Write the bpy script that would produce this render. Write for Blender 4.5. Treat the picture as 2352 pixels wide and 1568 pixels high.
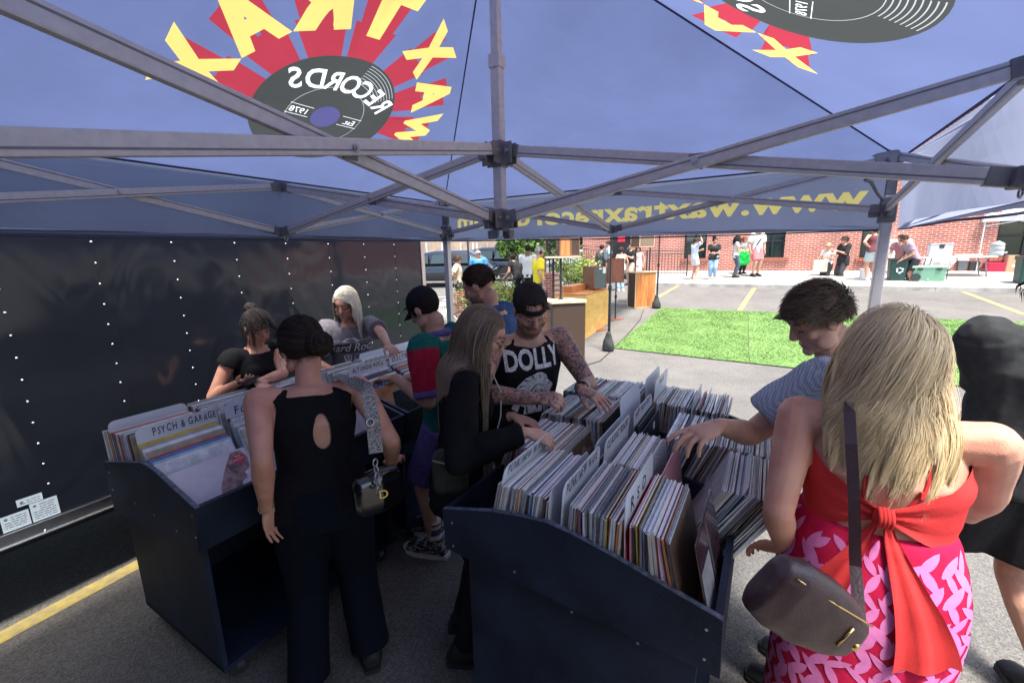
import bpy, bmesh, math, random
import numpy as np
from mathutils import Vector, Matrix, noise
from mathutils.geometry import delaunay_2d_cdt
from mathutils.bvhtree import BVHTree
for o in list(bpy.data.objects): bpy.data.objects.remove(o)
sc = bpy.context.scene
COL = sc.collection
R_ = math.radians
DEBUG = globals().get('DEBUG', False)
rng = np.random.default_rng(7)
random.seed(7)

# ------------------------------------------------------------------ camera
EYE = 1.87
PITCH, ROLL, FPX = R_(11.42), R_(-1.27), 994.3
Fw = np.array([0, math.cos(PITCH), -math.sin(PITCH)])
_r0 = np.array([1., 0, 0]); _u0 = np.array([0, math.sin(PITCH), math.cos(PITCH)])
Rt = _r0*math.cos(ROLL)+_u0*math.sin(ROLL)
Up = -_r0*math.sin(ROLL)+_u0*math.cos(ROLL)
CAM = np.array([0, 0, EYE])
cam = bpy.data.cameras.new('camera'); cam_o = bpy.data.objects.new('camera', cam); COL.objects.link(cam_o)
cam_o.matrix_world = Matrix(((Rt[0], Up[0], -Fw[0], 0), (Rt[1], Up[1], -Fw[1], 0), (Rt[2], Up[2], -Fw[2], EYE), (0, 0, 0, 1)))
cam.sensor_width = 36; cam.lens = 36*FPX/2352; cam.clip_start = 0.03; cam.clip_end = 2000
sc.camera = cam_o
# ------------------------------------------------------------------ sky, sun, exposure
SUN_EL, SUN_AZ = 68, 157          # azimuth measured clockwise from +y
w = bpy.data.worlds.new('World'); sc.world = w; w.use_nodes = True
nt = w.node_tree
sky = nt.nodes.new('ShaderNodeTexSky'); sky.sky_type = 'NISHITA'; sky.sun_disc = False
sky.sun_elevation = R_(SUN_EL); sky.sun_rotation = R_(SUN_AZ); sky.dust_density = 3.0; sky.air_density = 1.0
bg = nt.nodes['Background']; bg.inputs['Strength'].default_value = 0.15
nt.links.new(sky.outputs[0], bg.inputs[0])
sl = bpy.data.lights.new('sun', 'SUN'); sl.energy = 3.3; sl.angle = R_(11); sl.color = (1, .96, .9)
so = bpy.data.objects.new('sun', sl); COL.objects.link(so)
so.rotation_euler = Vector((math.sin(R_(SUN_AZ))*math.cos(R_(SUN_EL)), math.cos(R_(SUN_AZ))*math.cos(R_(SUN_EL)), math.sin(R_(SUN_EL)))).to_track_quat('Z', 'Y').to_euler()
sc.view_settings.view_transform = 'Standard'; sc.view_settings.look = 'None'
sc.view_settings.exposure = 1.55; sc.view_settings.gamma = 1
sc.render.engine = 'CYCLES'
sc.cycles.max_bounces = 8; sc.cycles.transparent_max_bounces = 8; sc.cycles.use_denoising = True

# ------------------------------------------------------------------ where things stand
def ray(x, y): return Fw*FPX+Rt*(x-1176)+Up*(784-y)
def gz(x, y, z=0.):                       # point of that sight line at height z
    d = ray(x, y); return CAM+d*(z-EYE)/d[2]
def gf(x, y, fwd):                        # point at that depth ahead
    d = ray(x, y); return CAM+d/FPX*fwd
AZ = R_(30.8)
AH = np.array([math.sin(AZ), math.cos(AZ), 0]); DH = np.array([math.cos(AZ), -math.sin(AZ), 0]); ZZ = np.array([0, 0, 1.])
def ground(x, y):
    u = x*AH[0]+y*AH[1]
    s = (u-8.2)/.5
    v = .066*.5*(math.log1p(math.exp(s)) if s < 30 else s)
    return min(v, .56) if v < .54 else .56-.02*math.exp(-(v-.54)/.02)
def gp(x, y, it=25):                      # where the sight line meets the sloping ground
    z = 0.
    for _ in range(it):
        p = gz(x, y, z); z = .5*z+.5*ground(p[0], p[1])
    return gz(x, y, z)
def ua(u, d, z=0.): return AH*u+DH*d+ZZ*z

# ------------------------------------------------------------------ materials
_m = {}
def mat(name, col, rough=.6, metal=0., var=.12, scale=30., bump=0., bscale=60., col2=None, coat=0., trans=0., spec=.5, sheen=0., alpha=1., emit=0., aniso=None, ttex='Object'):
    if name in _m: return _m[name]
    m = bpy.data.materials.new(name); m.use_nodes = True
    n = m.node_tree.nodes; l = m.node_tree.links; b = n['Principled BSDF']
    b.inputs['Roughness'].default_value = rough; b.inputs['Metallic'].default_value = metal
    b.inputs['Specular IOR Level'].default_value = spec
    if coat: b.inputs['Coat Weight'].default_value = coat; b.inputs['Coat Roughness'].default_value = .08
    if trans: b.inputs['Transmission Weight'].default_value = trans
    if sheen: b.inputs['Sheen Weight'].default_value = sheen
    if alpha < 1: b.inputs['Alpha'].default_value = alpha
    if emit: b.inputs['Emission Color'].default_value = (*col[:3], 1); b.inputs['Emission Strength'].default_value = emit
    tc = n.new('ShaderNodeTexCoord'); src = tc.outputs[ttex]
    if aniso:
        mp = n.new('ShaderNodeMapping'); mp.inputs['Scale'].default_value = aniso; l.new(src, mp.inputs[0]); src = mp.outputs[0]
    if var > 0 or col2:
        no = n.new('ShaderNodeTexNoise'); no.inputs['Scale'].default_value = scale; no.inputs['Detail'].default_value = 6
        l.new(src, no.inputs['Vector'])
        cr = n.new('ShaderNodeValToRGB'); l.new(no.outputs[0], cr.inputs[0])
        c2 = col2 if col2 else tuple(min(1, c*(1+var)) for c in col); c1 = col if col2 else tuple(c*(1-var) for c in col)
        cr.color_ramp.elements[0].position = .35; cr.color_ramp.elements[1].position = .65
        cr.color_ramp.elements[0].color = (*c1, 1); cr.color_ramp.elements[1].color = (*c2, 1)
        l.new(cr.outputs[0], b.inputs['Base Color'])
    else: b.inputs['Base Color'].default_value = (*col, 1)
    if bump:
        nb = n.new('ShaderNodeTexNoise'); nb.inputs['Scale'].default_value = bscale; nb.inputs['Detail'].default_value = 4; l.new(src, nb.inputs['Vector'])
        bm_ = n.new('ShaderNodeBump'); bm_.inputs['Strength'].default_value = bump; bm_.inputs['Distance'].default_value = .01
        l.new(nb.outputs[0], bm_.inputs['Height']); l.new(bm_.outputs[0], b.inputs['Normal'])
    _m[name] = m; return m
def cloth_sheet(name, col, tr, var=.08):       # thin fabric that lets light through
    if name in _m: return _m[name]
    m = bpy.data.materials.new(name); m.use_nodes = True; n = m.node_tree.nodes; l = m.node_tree.links
    n.remove(n['Principled BSDF']); out = n['Material Output']
    d = n.new('ShaderNodeBsdfDiffuse'); t = n.new('ShaderNodeBsdfTranslucent'); mx = n.new('ShaderNodeMixShader'); mx.inputs[0].default_value = tr
    tc = n.new('ShaderNodeTexCoord'); no = n.new('ShaderNodeTexNoise'); no.inputs['Scale'].default_value = 2.2; no.inputs['Detail'].default_value = 5
    l.new(tc.outputs['Object'], no.inputs['Vector'])
    cr = n.new('ShaderNodeValToRGB'); cr.color_ramp.elements[0].position = .3; cr.color_ramp.elements[1].position = .7
    cr.color_ramp.elements[0].color = (*[c*(1-var) for c in col], 1); cr.color_ramp.elements[1].color = (*[min(1, c*(1+var)) for c in col], 1)
    l.new(no.outputs[0], cr.inputs[0]); l.new(cr.outputs[0], d.inputs[0]); l.new(cr.outputs[0], t.inputs[0])
    nb = n.new('ShaderNodeTexNoise'); nb.inputs['Scale'].default_value = 2.2; nb.inputs['Detail'].default_value = 4; nb.inputs['Distortion'].default_value = .1
    mp = n.new('ShaderNodeMapping'); mp.inputs['Scale'].default_value = (1, 1, .35); l.new(tc.outputs['Object'], mp.inputs[0]); l.new(mp.outputs[0], nb.inputs['Vector'])
    bp = n.new('ShaderNodeBump'); bp.inputs['Strength'].default_value = .4; bp.inputs['Distance'].default_value = .05
    l.new(nb.outputs[0], bp.inputs['Height']); l.new(bp.outputs[0], d.inputs['Normal']); l.new(bp.outputs[0], t.inputs['Normal'])
    l.new(d.outputs[0], mx.inputs[1]); l.new(t.outputs[0], mx.inputs[2]); l.new(mx.outputs[0], out.inputs[0])
    _m[name] = m; return m

# ------------------------------------------------------------------ objects
def tag(o, label=None, cat=None, group=None, kind=None):
    if label: o['label'] = label
    if cat: o['category'] = cat
    if group: o['group'] = group
    if kind: o['kind'] = kind
    return o
def empty(name, loc, label=None, cat=None, group=None, rz=0):
    o = bpy.data.objects.new(name, None); o.empty_display_size = .1; COL.objects.link(o)
    o.location = tuple(loc); o.rotation_euler = (0, 0, rz)
    return tag(o, label, cat, group)
def origin_of(o):
    v = np.zeros(3)
    while o is not None: v = v+np.array(o.location); o = o.parent
    return v
def mesh_obj(name, V, Fc, mats, parent=None, mi=None, smooth=False, origin=None, colors=None):
    V = np.asarray(V, float).reshape(-1, 3)
    if parent is not None: org = origin_of(parent)
    elif origin is not None: org = np.asarray(origin, float)
    else: org = np.array([(V[:, 0].min()+V[:, 0].max())/2, (V[:, 1].min()+V[:, 1].max())/2, V[:, 2].min()])
    me = bpy.data.meshes.new(name); me.from_pydata((V-org).tolist(), [], [tuple(int(i) for i in f) for f in Fc])
    for m in (mats if isinstance(mats, (list, tuple)) else [mats]): me.materials.append(m)
    if mi is not None: me.polygons.foreach_set('material_index', np.asarray(mi, dtype=np.int32))
    if smooth: me.polygons.foreach_set('use_smooth', [True]*len(me.polygons))
    if colors is not None:
        a = me.color_attributes.new('tone', 'FLOAT_COLOR', 'POINT')
        c = np.ones((len(V), 4)); c[:, :3] = np.asarray(colors).reshape(-1, 1) if np.ndim(colors) == 1 else colors
        a.data.foreach_set('color', c.ravel())
    me.update()
    o = bpy.data.objects.new(name, me); COL.objects.link(o)
    if parent is not None: o.parent = parent
    else: o.location = tuple(org)
    return o
def nrm(v):
    v = np.asarray(v, float); n = np.linalg.norm(v); return v/n if n > 1e-9 else v
class MB:
    def __init__(s): s.V = []; s.F = []; s.M = []
    def add(s, V, F, m=0):
        b = len(s.V); s.V += [tuple(v) for v in V]; s.F += [tuple(i+b for i in f) for f in F]; s.M += [m]*len(F); return s
    def box(s, c, size, ax=None, m=0, bev=0.):
        c = np.asarray(c, float); ax = ax if ax is not None else (np.array([1., 0, 0]), np.array([0, 1., 0]), ZZ)
        h = [np.asarray(a)*x/2 for a, x in zip(ax, size)]
        if bev <= 0:
            V = [c+i*h[0]+j*h[1]+k*h[2] for k in (-1, 1) for j in (-1, 1) for i in (-1, 1)]
            return s.add(V, [(0, 2, 3, 1), (4, 5, 7, 6), (0, 1, 5, 4), (2, 6, 7, 3), (0, 4, 6, 2), (1, 3, 7, 5)], m)
        bm = bmesh.new(); bmesh.ops.create_cube(bm, size=2)
        for v in bm.verts: v.co = Vector((v.co.x*size[0]/2, v.co.y*size[1]/2, v.co.z*size[2]/2))
        bmesh.ops.bevel(bm, geom=list(bm.edges), offset=bev, segments=2, affect='EDGES', profile=.6)
        bm.verts.ensure_lookup_table()
        V = [c+np.asarray(ax[0])*v.co.x+np.asarray(ax[1])*v.co.y+np.asarray(ax[2])*v.co.z for v in bm.verts]
        F = [tuple(v.index for v in f.verts) for f in bm.faces]; bm.free()
        return s.add(V, F, m)
    def bar(s, p, q, w, h, up=ZZ, m=0, bev=0.):
        p = np.asarray(p, float); q = np.asarray(q, float); d = q-p; L = np.linalg.norm(d); d = d/L
        sx = np.cross(d, up); sx = nrm(sx) if np.linalg.norm(sx) > 1e-4 else np.array([1., 0, 0]); u = np.cross(sx, d)
        return s.box((p+q)/2, (w, L, h), (sx, d, u), m, bev)
    def tube(s, pts, r, n=8, m=0, cap=True, flat=None):
        pts = [np.asarray(p, float) for p in pts]; r = list(r) if hasattr(r, '__len__') else [r]*len(pts)
        V = []; prev = None
        for i, p in enumerate(pts):
            t = nrm(pts[min(i+1, len(pts)-1)]-pts[max(i-1, 0)])
            if prev is None: a = np.cross(t, ZZ if abs(t[2]) < .9 else np.array([1., 0, 0]))
            else: a = prev-t*(prev@t)
            a = nrm(a); b = np.cross(t, a); prev = a
            for k in range(n):
                th = 2*math.pi*k/n; V.append(p+r[i]*(a*math.cos(th)+b*math.sin(th)*(flat or 1)))
        F = [(i*n+k, i*n+(k+1) % n, (i+1)*n+(k+1) % n, (i+1)*n+k) for i in range(len(pts)-1) for k in range(n)]
        if cap: F += [tuple(range(n-1, -1, -1)), tuple(range((len(pts)-1)*n, len(pts)*n))]
        return s.add(V, F, m)
    def loft(s, rings, n=20, m=0, sq=2., cap=True):        # rings: (centre, half axis vector, half axis vector)
        V = []
        for c, a, b in rings:
            c = np.asarray(c, float); a = np.asarray(a, float); b = np.asarray(b, float)
            for k in range(n):
                th = 2*math.pi*k/n; ct, st = math.cos(th), math.sin(th)
                V.append(c+a*math.copysign(abs(ct)**(2/sq), ct)+b*math.copysign(abs(st)**(2/sq), st))
        F = [(i*n+k, i*n+(k+1) % n, (i+1)*n+(k+1) % n, (i+1)*n+k) for i in range(len(rings)-1) for k in range(n)]
        if cap: F += [tuple(range(n-1, -1, -1)), tuple(range((len(rings)-1)*n, len(rings)*n))]
        return s.add(V, F, m)
    def ell(s, c, r, ax=None, m=0, nu=12, nv=9):
        ax = ax if ax is not None else (np.array([1., 0, 0]), np.array([0, 1., 0]), ZZ)
        rings = []
        for i in range(nv+1):
            ph = -math.pi/2+math.pi*(i+.02 if i == 0 else (i-.02 if i == nv else i))/nv
            rings.append((np.asarray(c)+np.asarray(ax[2])*r[2]*math.sin(ph), np.asarray(ax[0])*r[0]*math.cos(ph), np.asarray(ax[1])*r[1]*math.cos(ph)))
        return s.loft(rings, nu, m)
    def prism(s, poly, ext, m=0):                          # poly: 3D points, ext: vector
        n = len(poly); P = [np.asarray(p, float) for p in poly]; e = np.asarray(ext, float)
        V = P+[p+e for p in P]
        return s.add(V, [tuple(range(n-1, -1, -1)), tuple(range(n, 2*n))]+[(i, (i+1) % n, (i+1) % n+n, i+n) for i in range(n)], m)
    def quad(s, *p, m=0): return s.add(p, [tuple(range(len(p)))], m)
    def build(s, name, mats, parent=None, smooth=False, origin=None):
        return mesh_obj(name, s.V, s.F, mats, parent, s.M, smooth, origin)
    def thing(s, name, mats, label, cat, group=None, smooth=False):
        return tag(s.build(name, mats, None, smooth), label, cat, group)

# ------------------------------------------------------------------ lettering and flat artwork
_tx = {}
def text2d(txt, size=1., bold=0., shear=0., space=1.):
    key = (txt, bold, shear, space)
    if key not in _tx:
        cu = bpy.data.curves.new('t', 'FONT'); cu.body = txt; cu.size = 1; cu.offset = bold; cu.shear = shear; cu.space_character = space
        cu.resolution_u = 3; cu.align_x = 'CENTER'
        ob = bpy.data.objects.new('t', cu); COL.objects.link(ob)
        me = bpy.data.meshes.new_from_object(ob.evaluated_get(bpy.context.evaluated_depsgraph_get()))
        V = np.array([v.co[:2] for v in me.vertices]); F = [tuple(p.vertices) for p in me.polygons]
        bpy.data.objects.remove(ob); bpy.data.curves.remove(cu); bpy.data.meshes.remove(me)
        _tx[key] = (V, F)
    V, F = _tx[key]
    return V*size, F
def poly_shape(pts): return (np.array(pts, float), [tuple(range(len(pts)))])
def circle(cx, cy, r, n=40, r2=None): return poly_shape([(cx+r*math.cos(2*math.pi*k/n), cy+(r2 or r)*math.sin(2*math.pi*k/n)) for k in range(n)])
def ring(cx, cy, r, wd, a0=0, a1=360, n=40):
    A = [R_(a0+(a1-a0)*k/n) for k in range(n+1)]
    V = [(cx+r*math.cos(a), cy+r*math.sin(a)) for a in A]+[(cx+(r+wd)*math.cos(a), cy+(r+wd)*math.sin(a)) for a in A]
    return (np.array(V), [(k, k+1, k+n+2, k+n+1) for k in range(n)])
def xf(shape, sx=1, sy=1, rot=0, tx=0, ty=0):
    V, F = shape; c, s = math.cos(rot), math.sin(rot); X = V[:, 0]*sx; Y = V[:, 1]*sy
    return (np.stack([X*c-Y*s+tx, X*s+Y*c+ty], 1), F)
def _inside(P, V, F):
    res = np.zeros(len(P), bool)
    lo, hi = V.min(0), V.max(0); cand = np.where(((P >= lo) & (P <= hi)).all(1))[0]
    if not len(cand): return res
    Q = P[cand]; r = np.zeros(len(Q), bool)
    for f in F:
        c = np.zeros(len(Q), bool); pts = V[list(f)]
        for i in range(len(pts)):
            a, b = pts[i], pts[i-1]
            if a[1] == b[1]: continue
            k = ((a[1] > Q[:, 1]) != (b[1] > Q[:, 1])) & (Q[:, 0] < (b[0]-a[0])*(Q[:, 1]-a[1])/(b[1]-a[1])+a[0]); c ^= k
        r |= c
    res[cand] = r; return res
def artwork(outline, shapes, grid=0., keep_bg=True):
    """flat region cut into coloured areas. shapes: [(material index, (V,F))], later ones on top. returns V2, F, material index"""
    pts = []; edges = []
    def loop(P):
        b = len(pts); pts.extend(P); n = len(P); edges.extend((b+i, b+(i+1) % n) for i in range(n))
    loop([tuple(p) for p in outline])
    for mi, (V, F) in shapes:
        b = len(pts); pts.extend(tuple(v) for v in V); cnt = {}
        for f in F:
            for i in range(len(f)):
                e = tuple(sorted((f[i], f[i-1]))); cnt[e] = cnt.get(e, 0)+1
        edges.extend((b+e[0], b+e[1]) for e, c in cnt.items() if c == 1)
    out = np.array(outline, float)
    if grid:
        lo, hi = out.min(0), out.max(0)
        G = np.array([(x, y) for x in np.arange(lo[0]+grid*.37, hi[0], grid) for y in np.arange(lo[1]+grid*.41, hi[1], grid)])
        if len(G): pts.extend(tuple(g) for g in G[_inside(G, out, [tuple(range(len(out)))])])
    v, e, f, *_ = delaunay_2d_cdt([Vector(p) for p in pts], edges, [], 0, 1e-5)
    V = np.array([(a.x, a.y) for a in v]); F = [tuple(x) for x in f]
    Cn = np.array([V[list(x)].mean(0) for x in F])
    ok = _inside(Cn, out, [tuple(range(len(out)))]); mi = np.zeros(len(F), int)
    hit = np.zeros(len(F), bool)
    for m, (SV, SF) in shapes:
        k = _inside(Cn, SV, SF); mi[k] = m; hit |= k
    if not keep_bg: ok &= hit
    idx = np.where(ok)[0]
    return V, [F[i] for i in idx], mi[idx]
def art_on_plane(name, art, mats, org, ex, ey, parent=None, off=0., origin=None, fn=None):
    V2, F, mi = art; ex = np.asarray(ex, float); ey = np.asarray(ey, float); n = np.cross(ex, ey)
    V = np.asarray(org)+V2[:, :1]*ex+V2[:, 1:2]*ey+n*off
    if fn is not None: V = fn(V, V2, n)
    used = sorted({i for f in F for i in f}); mp = {u: k for k, u in enumerate(used)}
    return mesh_obj(name, V[used], [tuple(mp[i] for i in f) for f in F], mats, parent, mi, origin=origin)
def label_plane(name, txt, size, m, org, ex, ey, parent, bold=.0, shear=0., space=1., off=.0008):
    V, F = text2d(txt, size, bold, shear, space); ex = np.asarray(ex, float); ey = np.asarray(ey, float); n = np.cross(ex, ey)
    P = np.asarray(org)+V[:, :1]*ex+V[:, 1:2]*ey+n*off
    return mesh_obj(name, P, F, m, parent)
def project_on(tree, P, d):
    """move points P along d until they meet a surface"""
    out = []
    for p in P:
        h = tree.ray_cast(Vector(p), Vector(d))
        out.append(np.array(h[0]) if h[0] is not None else None)
    return out
# ================================================================== ground, road, pavement
M_asph = mat('asphalt', (.075, .072, .068), .9, var=0, bump=0)
def asphalt():
    m = M_asph; n = m.node_tree.nodes; l = m.node_tree.links; b = n['Principled BSDF']
    tc = n['Texture Coordinate']
    v = n.new('ShaderNodeTexVoronoi'); v.inputs['Scale'].default_value = 135; l.new(tc.outputs['Object'], v.inputs['Vector'])
    cr = n.new('ShaderNodeValToRGB'); cr.color_ramp.elements[0].color = (.095, .091, .085, 1); cr.color_ramp.elements[1].color = (.215, .205, .188, 1)
    cr.color_ramp.elements[0].position = .15; cr.color_ramp.elements[1].position = .95
    l.new(v.outputs['Color'], cr.inputs[0])
    n2 = n.new('ShaderNodeTexNoise'); n2.inputs['Scale'].default_value = 1.1; n2.inputs['Detail'].default_value = 9; n2.inputs['Roughness'].default_value = .65; l.new(tc.outputs['Object'], n2.inputs['Vector'])
    c2 = n.new('ShaderNodeValToRGB'); c2.color_ramp.elements[0].color = (.72, .71, .7, 1); c2.color_ramp.elements[1].color = (1.1, 1.08, 1.04, 1); c2.color_ramp.elements[0].position = .3; c2.color_ramp.elements[1].position = .7
    l.new(n2.outputs[0], c2.inputs[0])
    mx = n.new('ShaderNodeMixRGB'); mx.blend_type = 'MULTIPLY'; mx.inputs[0].default_value = 1; l.new(cr.outputs[0], mx.inputs[1]); l.new(c2.outputs[0], mx.inputs[2]); l.new(mx.outputs[0], b.inputs['Base Color'])
    bp = n.new('ShaderNodeBump'); bp.inputs['Strength'].default_value = .5; bp.inputs['Distance'].default_value = .006; l.new(v.outputs['Distance'], bp.inputs['Height']); l.new(bp.outputs[0], b.inputs['Normal'])
asphalt()
def sheet(name, us, ds, lift, m, kind='structure', zf=None):
    V = []; nu, nd = len(us), len(ds)
    for u in us:
        for d in ds:
            p = ua(u, d); V.append((p[0], p[1], (zf or ground)(p[0], p[1])+lift))
    F = [(i*nd+j, i*nd+j+1, (i+1)*nd+j+1, (i+1)*nd+j) for i in range(nu-1) for j in range(nd-1)]
    o = mesh_obj(name, V, F, m, origin=(0, 0, 0)); o['kind'] = kind; return o
us = list(np.arange(-10, 7, 1.))+list(np.arange(7, 18, .25))+[20, 30, 60, 120, 300]
sheet('ground', us, [-300, -100, -40, -20, -10, -5, -2, 0, 3, 6, 10, 20, 40, 100, 300], 0, M_asph)
M_yel = mat('yellow_paint', (.50, .38, .10), .8, var=.25, scale=22, bump=.3, bscale=90, col2=(.33, .27, .13))
def stripe(p, q, wd):
    p = np.array(p[:2]); q = np.array(q[:2]); d = (q-p)/np.linalg.norm(q-p); s = np.array([-d[1], d[0]])*wd/2; N = 24
    V = []
    for i in range(N+1):
        c = p+(q-p)*i/N
        for k in (-1, 1):
            e = c+s*k*(1+.06*noise.noise(Vector((i*1.7, k*3., 1)))); V.append((*e, ground(*e)+.004))
    o = mesh_obj('parking_line', V, [(2*i, 2*i+1, 2*i+3, 2*i+2) for i in range(N)], M_yel, origin=(*p, 0)); o['kind'] = 'structure'
stripe(gz(-140, 1540), gz(420, 1241), .11)
stripe(gp(1697, 716), gp(1733, 662), .12)
stripe(gp(1512, 682), gp(1556, 658), .12)
stripe(gp(2352, 722), gp(2212, 671), .12)
stripe(gp(2210, 670), gp(2209, 669.5), .1)
# kerb + pavement, parallel to the wall
UK, UW, ZK, ZW = 16.9, 20.6, .705, .985
M_conc = mat('concrete', (.38, .362, .33), .85, var=.15, scale=2.5, bump=.25, bscale=80)
M_kerb = mat('kerb_concrete', (.36, .345, .31), .85, var=.25, scale=3, bump=.3, bscale=60)
D0, D1 = -4.6, 26
def zside(x, y): 
    u = x*AH[0]+y*AH[1]; return ZK+(ZW-ZK)*(min(max(u, UK+.15), UW+.5)-UK-.15)/(UW-UK-.15)
mb = MB()
dd = D0
while dd < D1:
    d2 = min(dd+2.9, D1)
    mb.prism([ua(UK, dd+.004, .3), ua(UK+.15, dd+.004, .3), ua(UK+.15, dd+.004, ZK), ua(UK+.03, dd+.004, ZK), ua(UK, dd+.004, ZK-.03)], DH*(d2-dd-.008)); dd = d2
o = mb.build('kerb', M_kerb, origin=(0, 0, 0)); o['kind'] = 'structure'
mb = MB(); dd = D0
while dd < D1:
    d2 = min(dd+2.9, D1)
    V = [ua(UK+.155, dd+.006, ZK), ua(UK+.155, d2-.006, ZK), ua(UW+.1, d2-.006, ZW+.0), ua(UW+.1, dd+.006, ZW)]
    mb.prism([v-ZZ*.25 for v in V], ZZ*.25); dd = d2
o = mb.build('pavement', M_conc, origin=(0, 0, 0)); o['kind'] = 'structure'
# street and far pavement at the left
M_street = mat('street_asphalt', (.16, .155, .15), .9, var=.15, scale=1.5, bump=.2)
M_path = mat('pale_paving', (.5, .48, .44), .85, var=.12, scale=4, bump=.2)
def flat_poly(name, pts, m, lift):
    V = [(p[0], p[1], ground(p[0], p[1])+lift) for p in pts]
    o = mesh_obj(name, V, [tuple(range(len(pts)))], m, origin=(*V[0][:2], 0)); o['kind'] = 'structure'; return o
flat_poly('path', [(-9, 15.5), (3.2, 17.2), (3.2, 20.5), (-9, 20.5)], M_path, .012)
# ------------------------------------------------------------------ artificial turf mats
def turf_material():
    m = mat('artificial_turf', (.1, .3, .02), .85, var=0); n = m.node_tree.nodes; l = m.node_tree.links; b = n['Principled BSDF']
    tc = n['Texture Coordinate']; mp = n.new('ShaderNodeMapping'); mp.inputs['Rotation'].default_value = (0, 0, -AZ); mp.inputs['Scale'].default_value = (7, 55, 1); l.new(tc.outputs['Object'], mp.inputs[0])
    no = n.new('ShaderNodeTexNoise'); no.inputs['Scale'].default_value = 1; no.inputs['Detail'].default_value = 8; l.new(mp.outputs[0], no.inputs['Vector'])
    n2 = n.new('ShaderNodeTexNoise'); n2.inputs['Scale'].default_value = 1.4; l.new(tc.outputs['Object'], n2.inputs['Vector'])
    cr = n.new('ShaderNodeValToRGB'); cr.color_ramp.elements[0].color = (.10, .19, .045, 1); cr.color_ramp.elements[1].color = (.15, .26, .065, 1); cr.color_ramp.elements[0].position = .38; cr.color_ramp.elements[1].position = .62
    mx = n.new('ShaderNodeMixRGB'); mx.inputs[0].default_value = .45; l.new(no.outputs[0], mx.inputs[1]); l.new(n2.outputs[0], mx.inputs[2]); l.new(mx.outputs[0], cr.inputs[0]); l.new(cr.outputs[0], b.inputs['Base Color'])
    bp = n.new('ShaderNodeBump'); bp.inputs['Strength'].default_value = .5; bp.inputs['Distance'].default_value = .02; l.new(no.outputs[0], bp.inputs['Height']); l.new(bp.outputs[0], b.inputs['Normal'])
    return m
M_turf = turf_material(); M_back = mat('turf_backing', (.02, .025, .02), .9)
def turf(c4, label):
    # c4: near-left, near-right, far-right, far-left on the ground
    c4 = [np.array(c[:2]) for c in c4]; N = 26; V = []
    for i in range(N+1):
        for j in range(N+1):
            s, t = i/N, j/N
            p = (c4[0]*(1-s)+c4[1]*s)*(1-t)+(c4[3]*(1-s)+c4[2]*s)*t
            V.append((p[0], p[1], ground(*p)+.02+.006*noise.noise(Vector((p[0]*2, p[1]*2, 3)))))
    mb = MB(); mb.add(V, [(i*(N+1)+j, (i+1)*(N+1)+j, (i+1)*(N+1)+j+1, i*(N+1)+j+1) for i in range(N) for j in range(N)])
    B = [i*(N+1) for i in range(N+1)]+[N*(N+1)+j for j in range(1, N+1)]+[i*(N+1)+N for i in range(N-1, -1, -1)]+[j for j in range(N-1, 0, -1)]
    for a, b in zip(B, B[1:]+B[:1]):
        pa, pb = np.array(V[a]), np.array(V[b]); mb.quad(pa, pa-ZZ*.017, pb-ZZ*.017, pb, m=1)
    o = mb.thing('turf_mat', [M_turf, M_back], label, 'turf mat')
    g = np.random.default_rng(len(label)); n = 26000; s = g.random(n)[:, None]; t = g.random(n)[:, None]
    p = (c4[0]*(1-s)+c4[1]*s)*(1-t)+(c4[3]*(1-s)+c4[2]*s)*t; z = np.array([ground(*q) for q in p])+.019; p3 = np.column_stack([p, z])
    an = g.random(n)*6.28; wv = np.column_stack([np.cos(an), np.sin(an), np.zeros(n)])*.011; up_ = np.column_stack([g.normal(size=(n, 2))*.016, .008+.008*g.random(n)])
    PV = np.stack([p3-wv, p3+wv, p3+up_], 1).reshape(-1, 3); q = mesh_obj('pile', PV, [(3*i, 3*i+1, 3*i+2) for i in range(n)], M_turf, o); q['kind'] = 'stuff'
g0, g1, g2, g3 = gp(1405, 800), gp(1719.5, 835), gp(1717, 716), gp(1520, 708)
turf([g0, g1, g2, g3], 'green artificial turf mat with its corner at the black weight bag')
g4, g5 = gp(1880, 853), gp(2070, 729)
e1 = g1+(g1-g0)*1.45; e2 = g2+(g2-g3)*1.45
turf([g1+(g1-g0)*.006, e1, e2, g2+(g2-g3)*.006], 'green artificial turf mat running behind the man in the checked shirt')
turf([e1+(g1-g0)*.006, g1+(g1-g0)*2.6, g2+(g2-g3)*2.6, e2+(g2-g3)*.006], 'green artificial turf mat between the blonde woman and the man in black')
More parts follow.
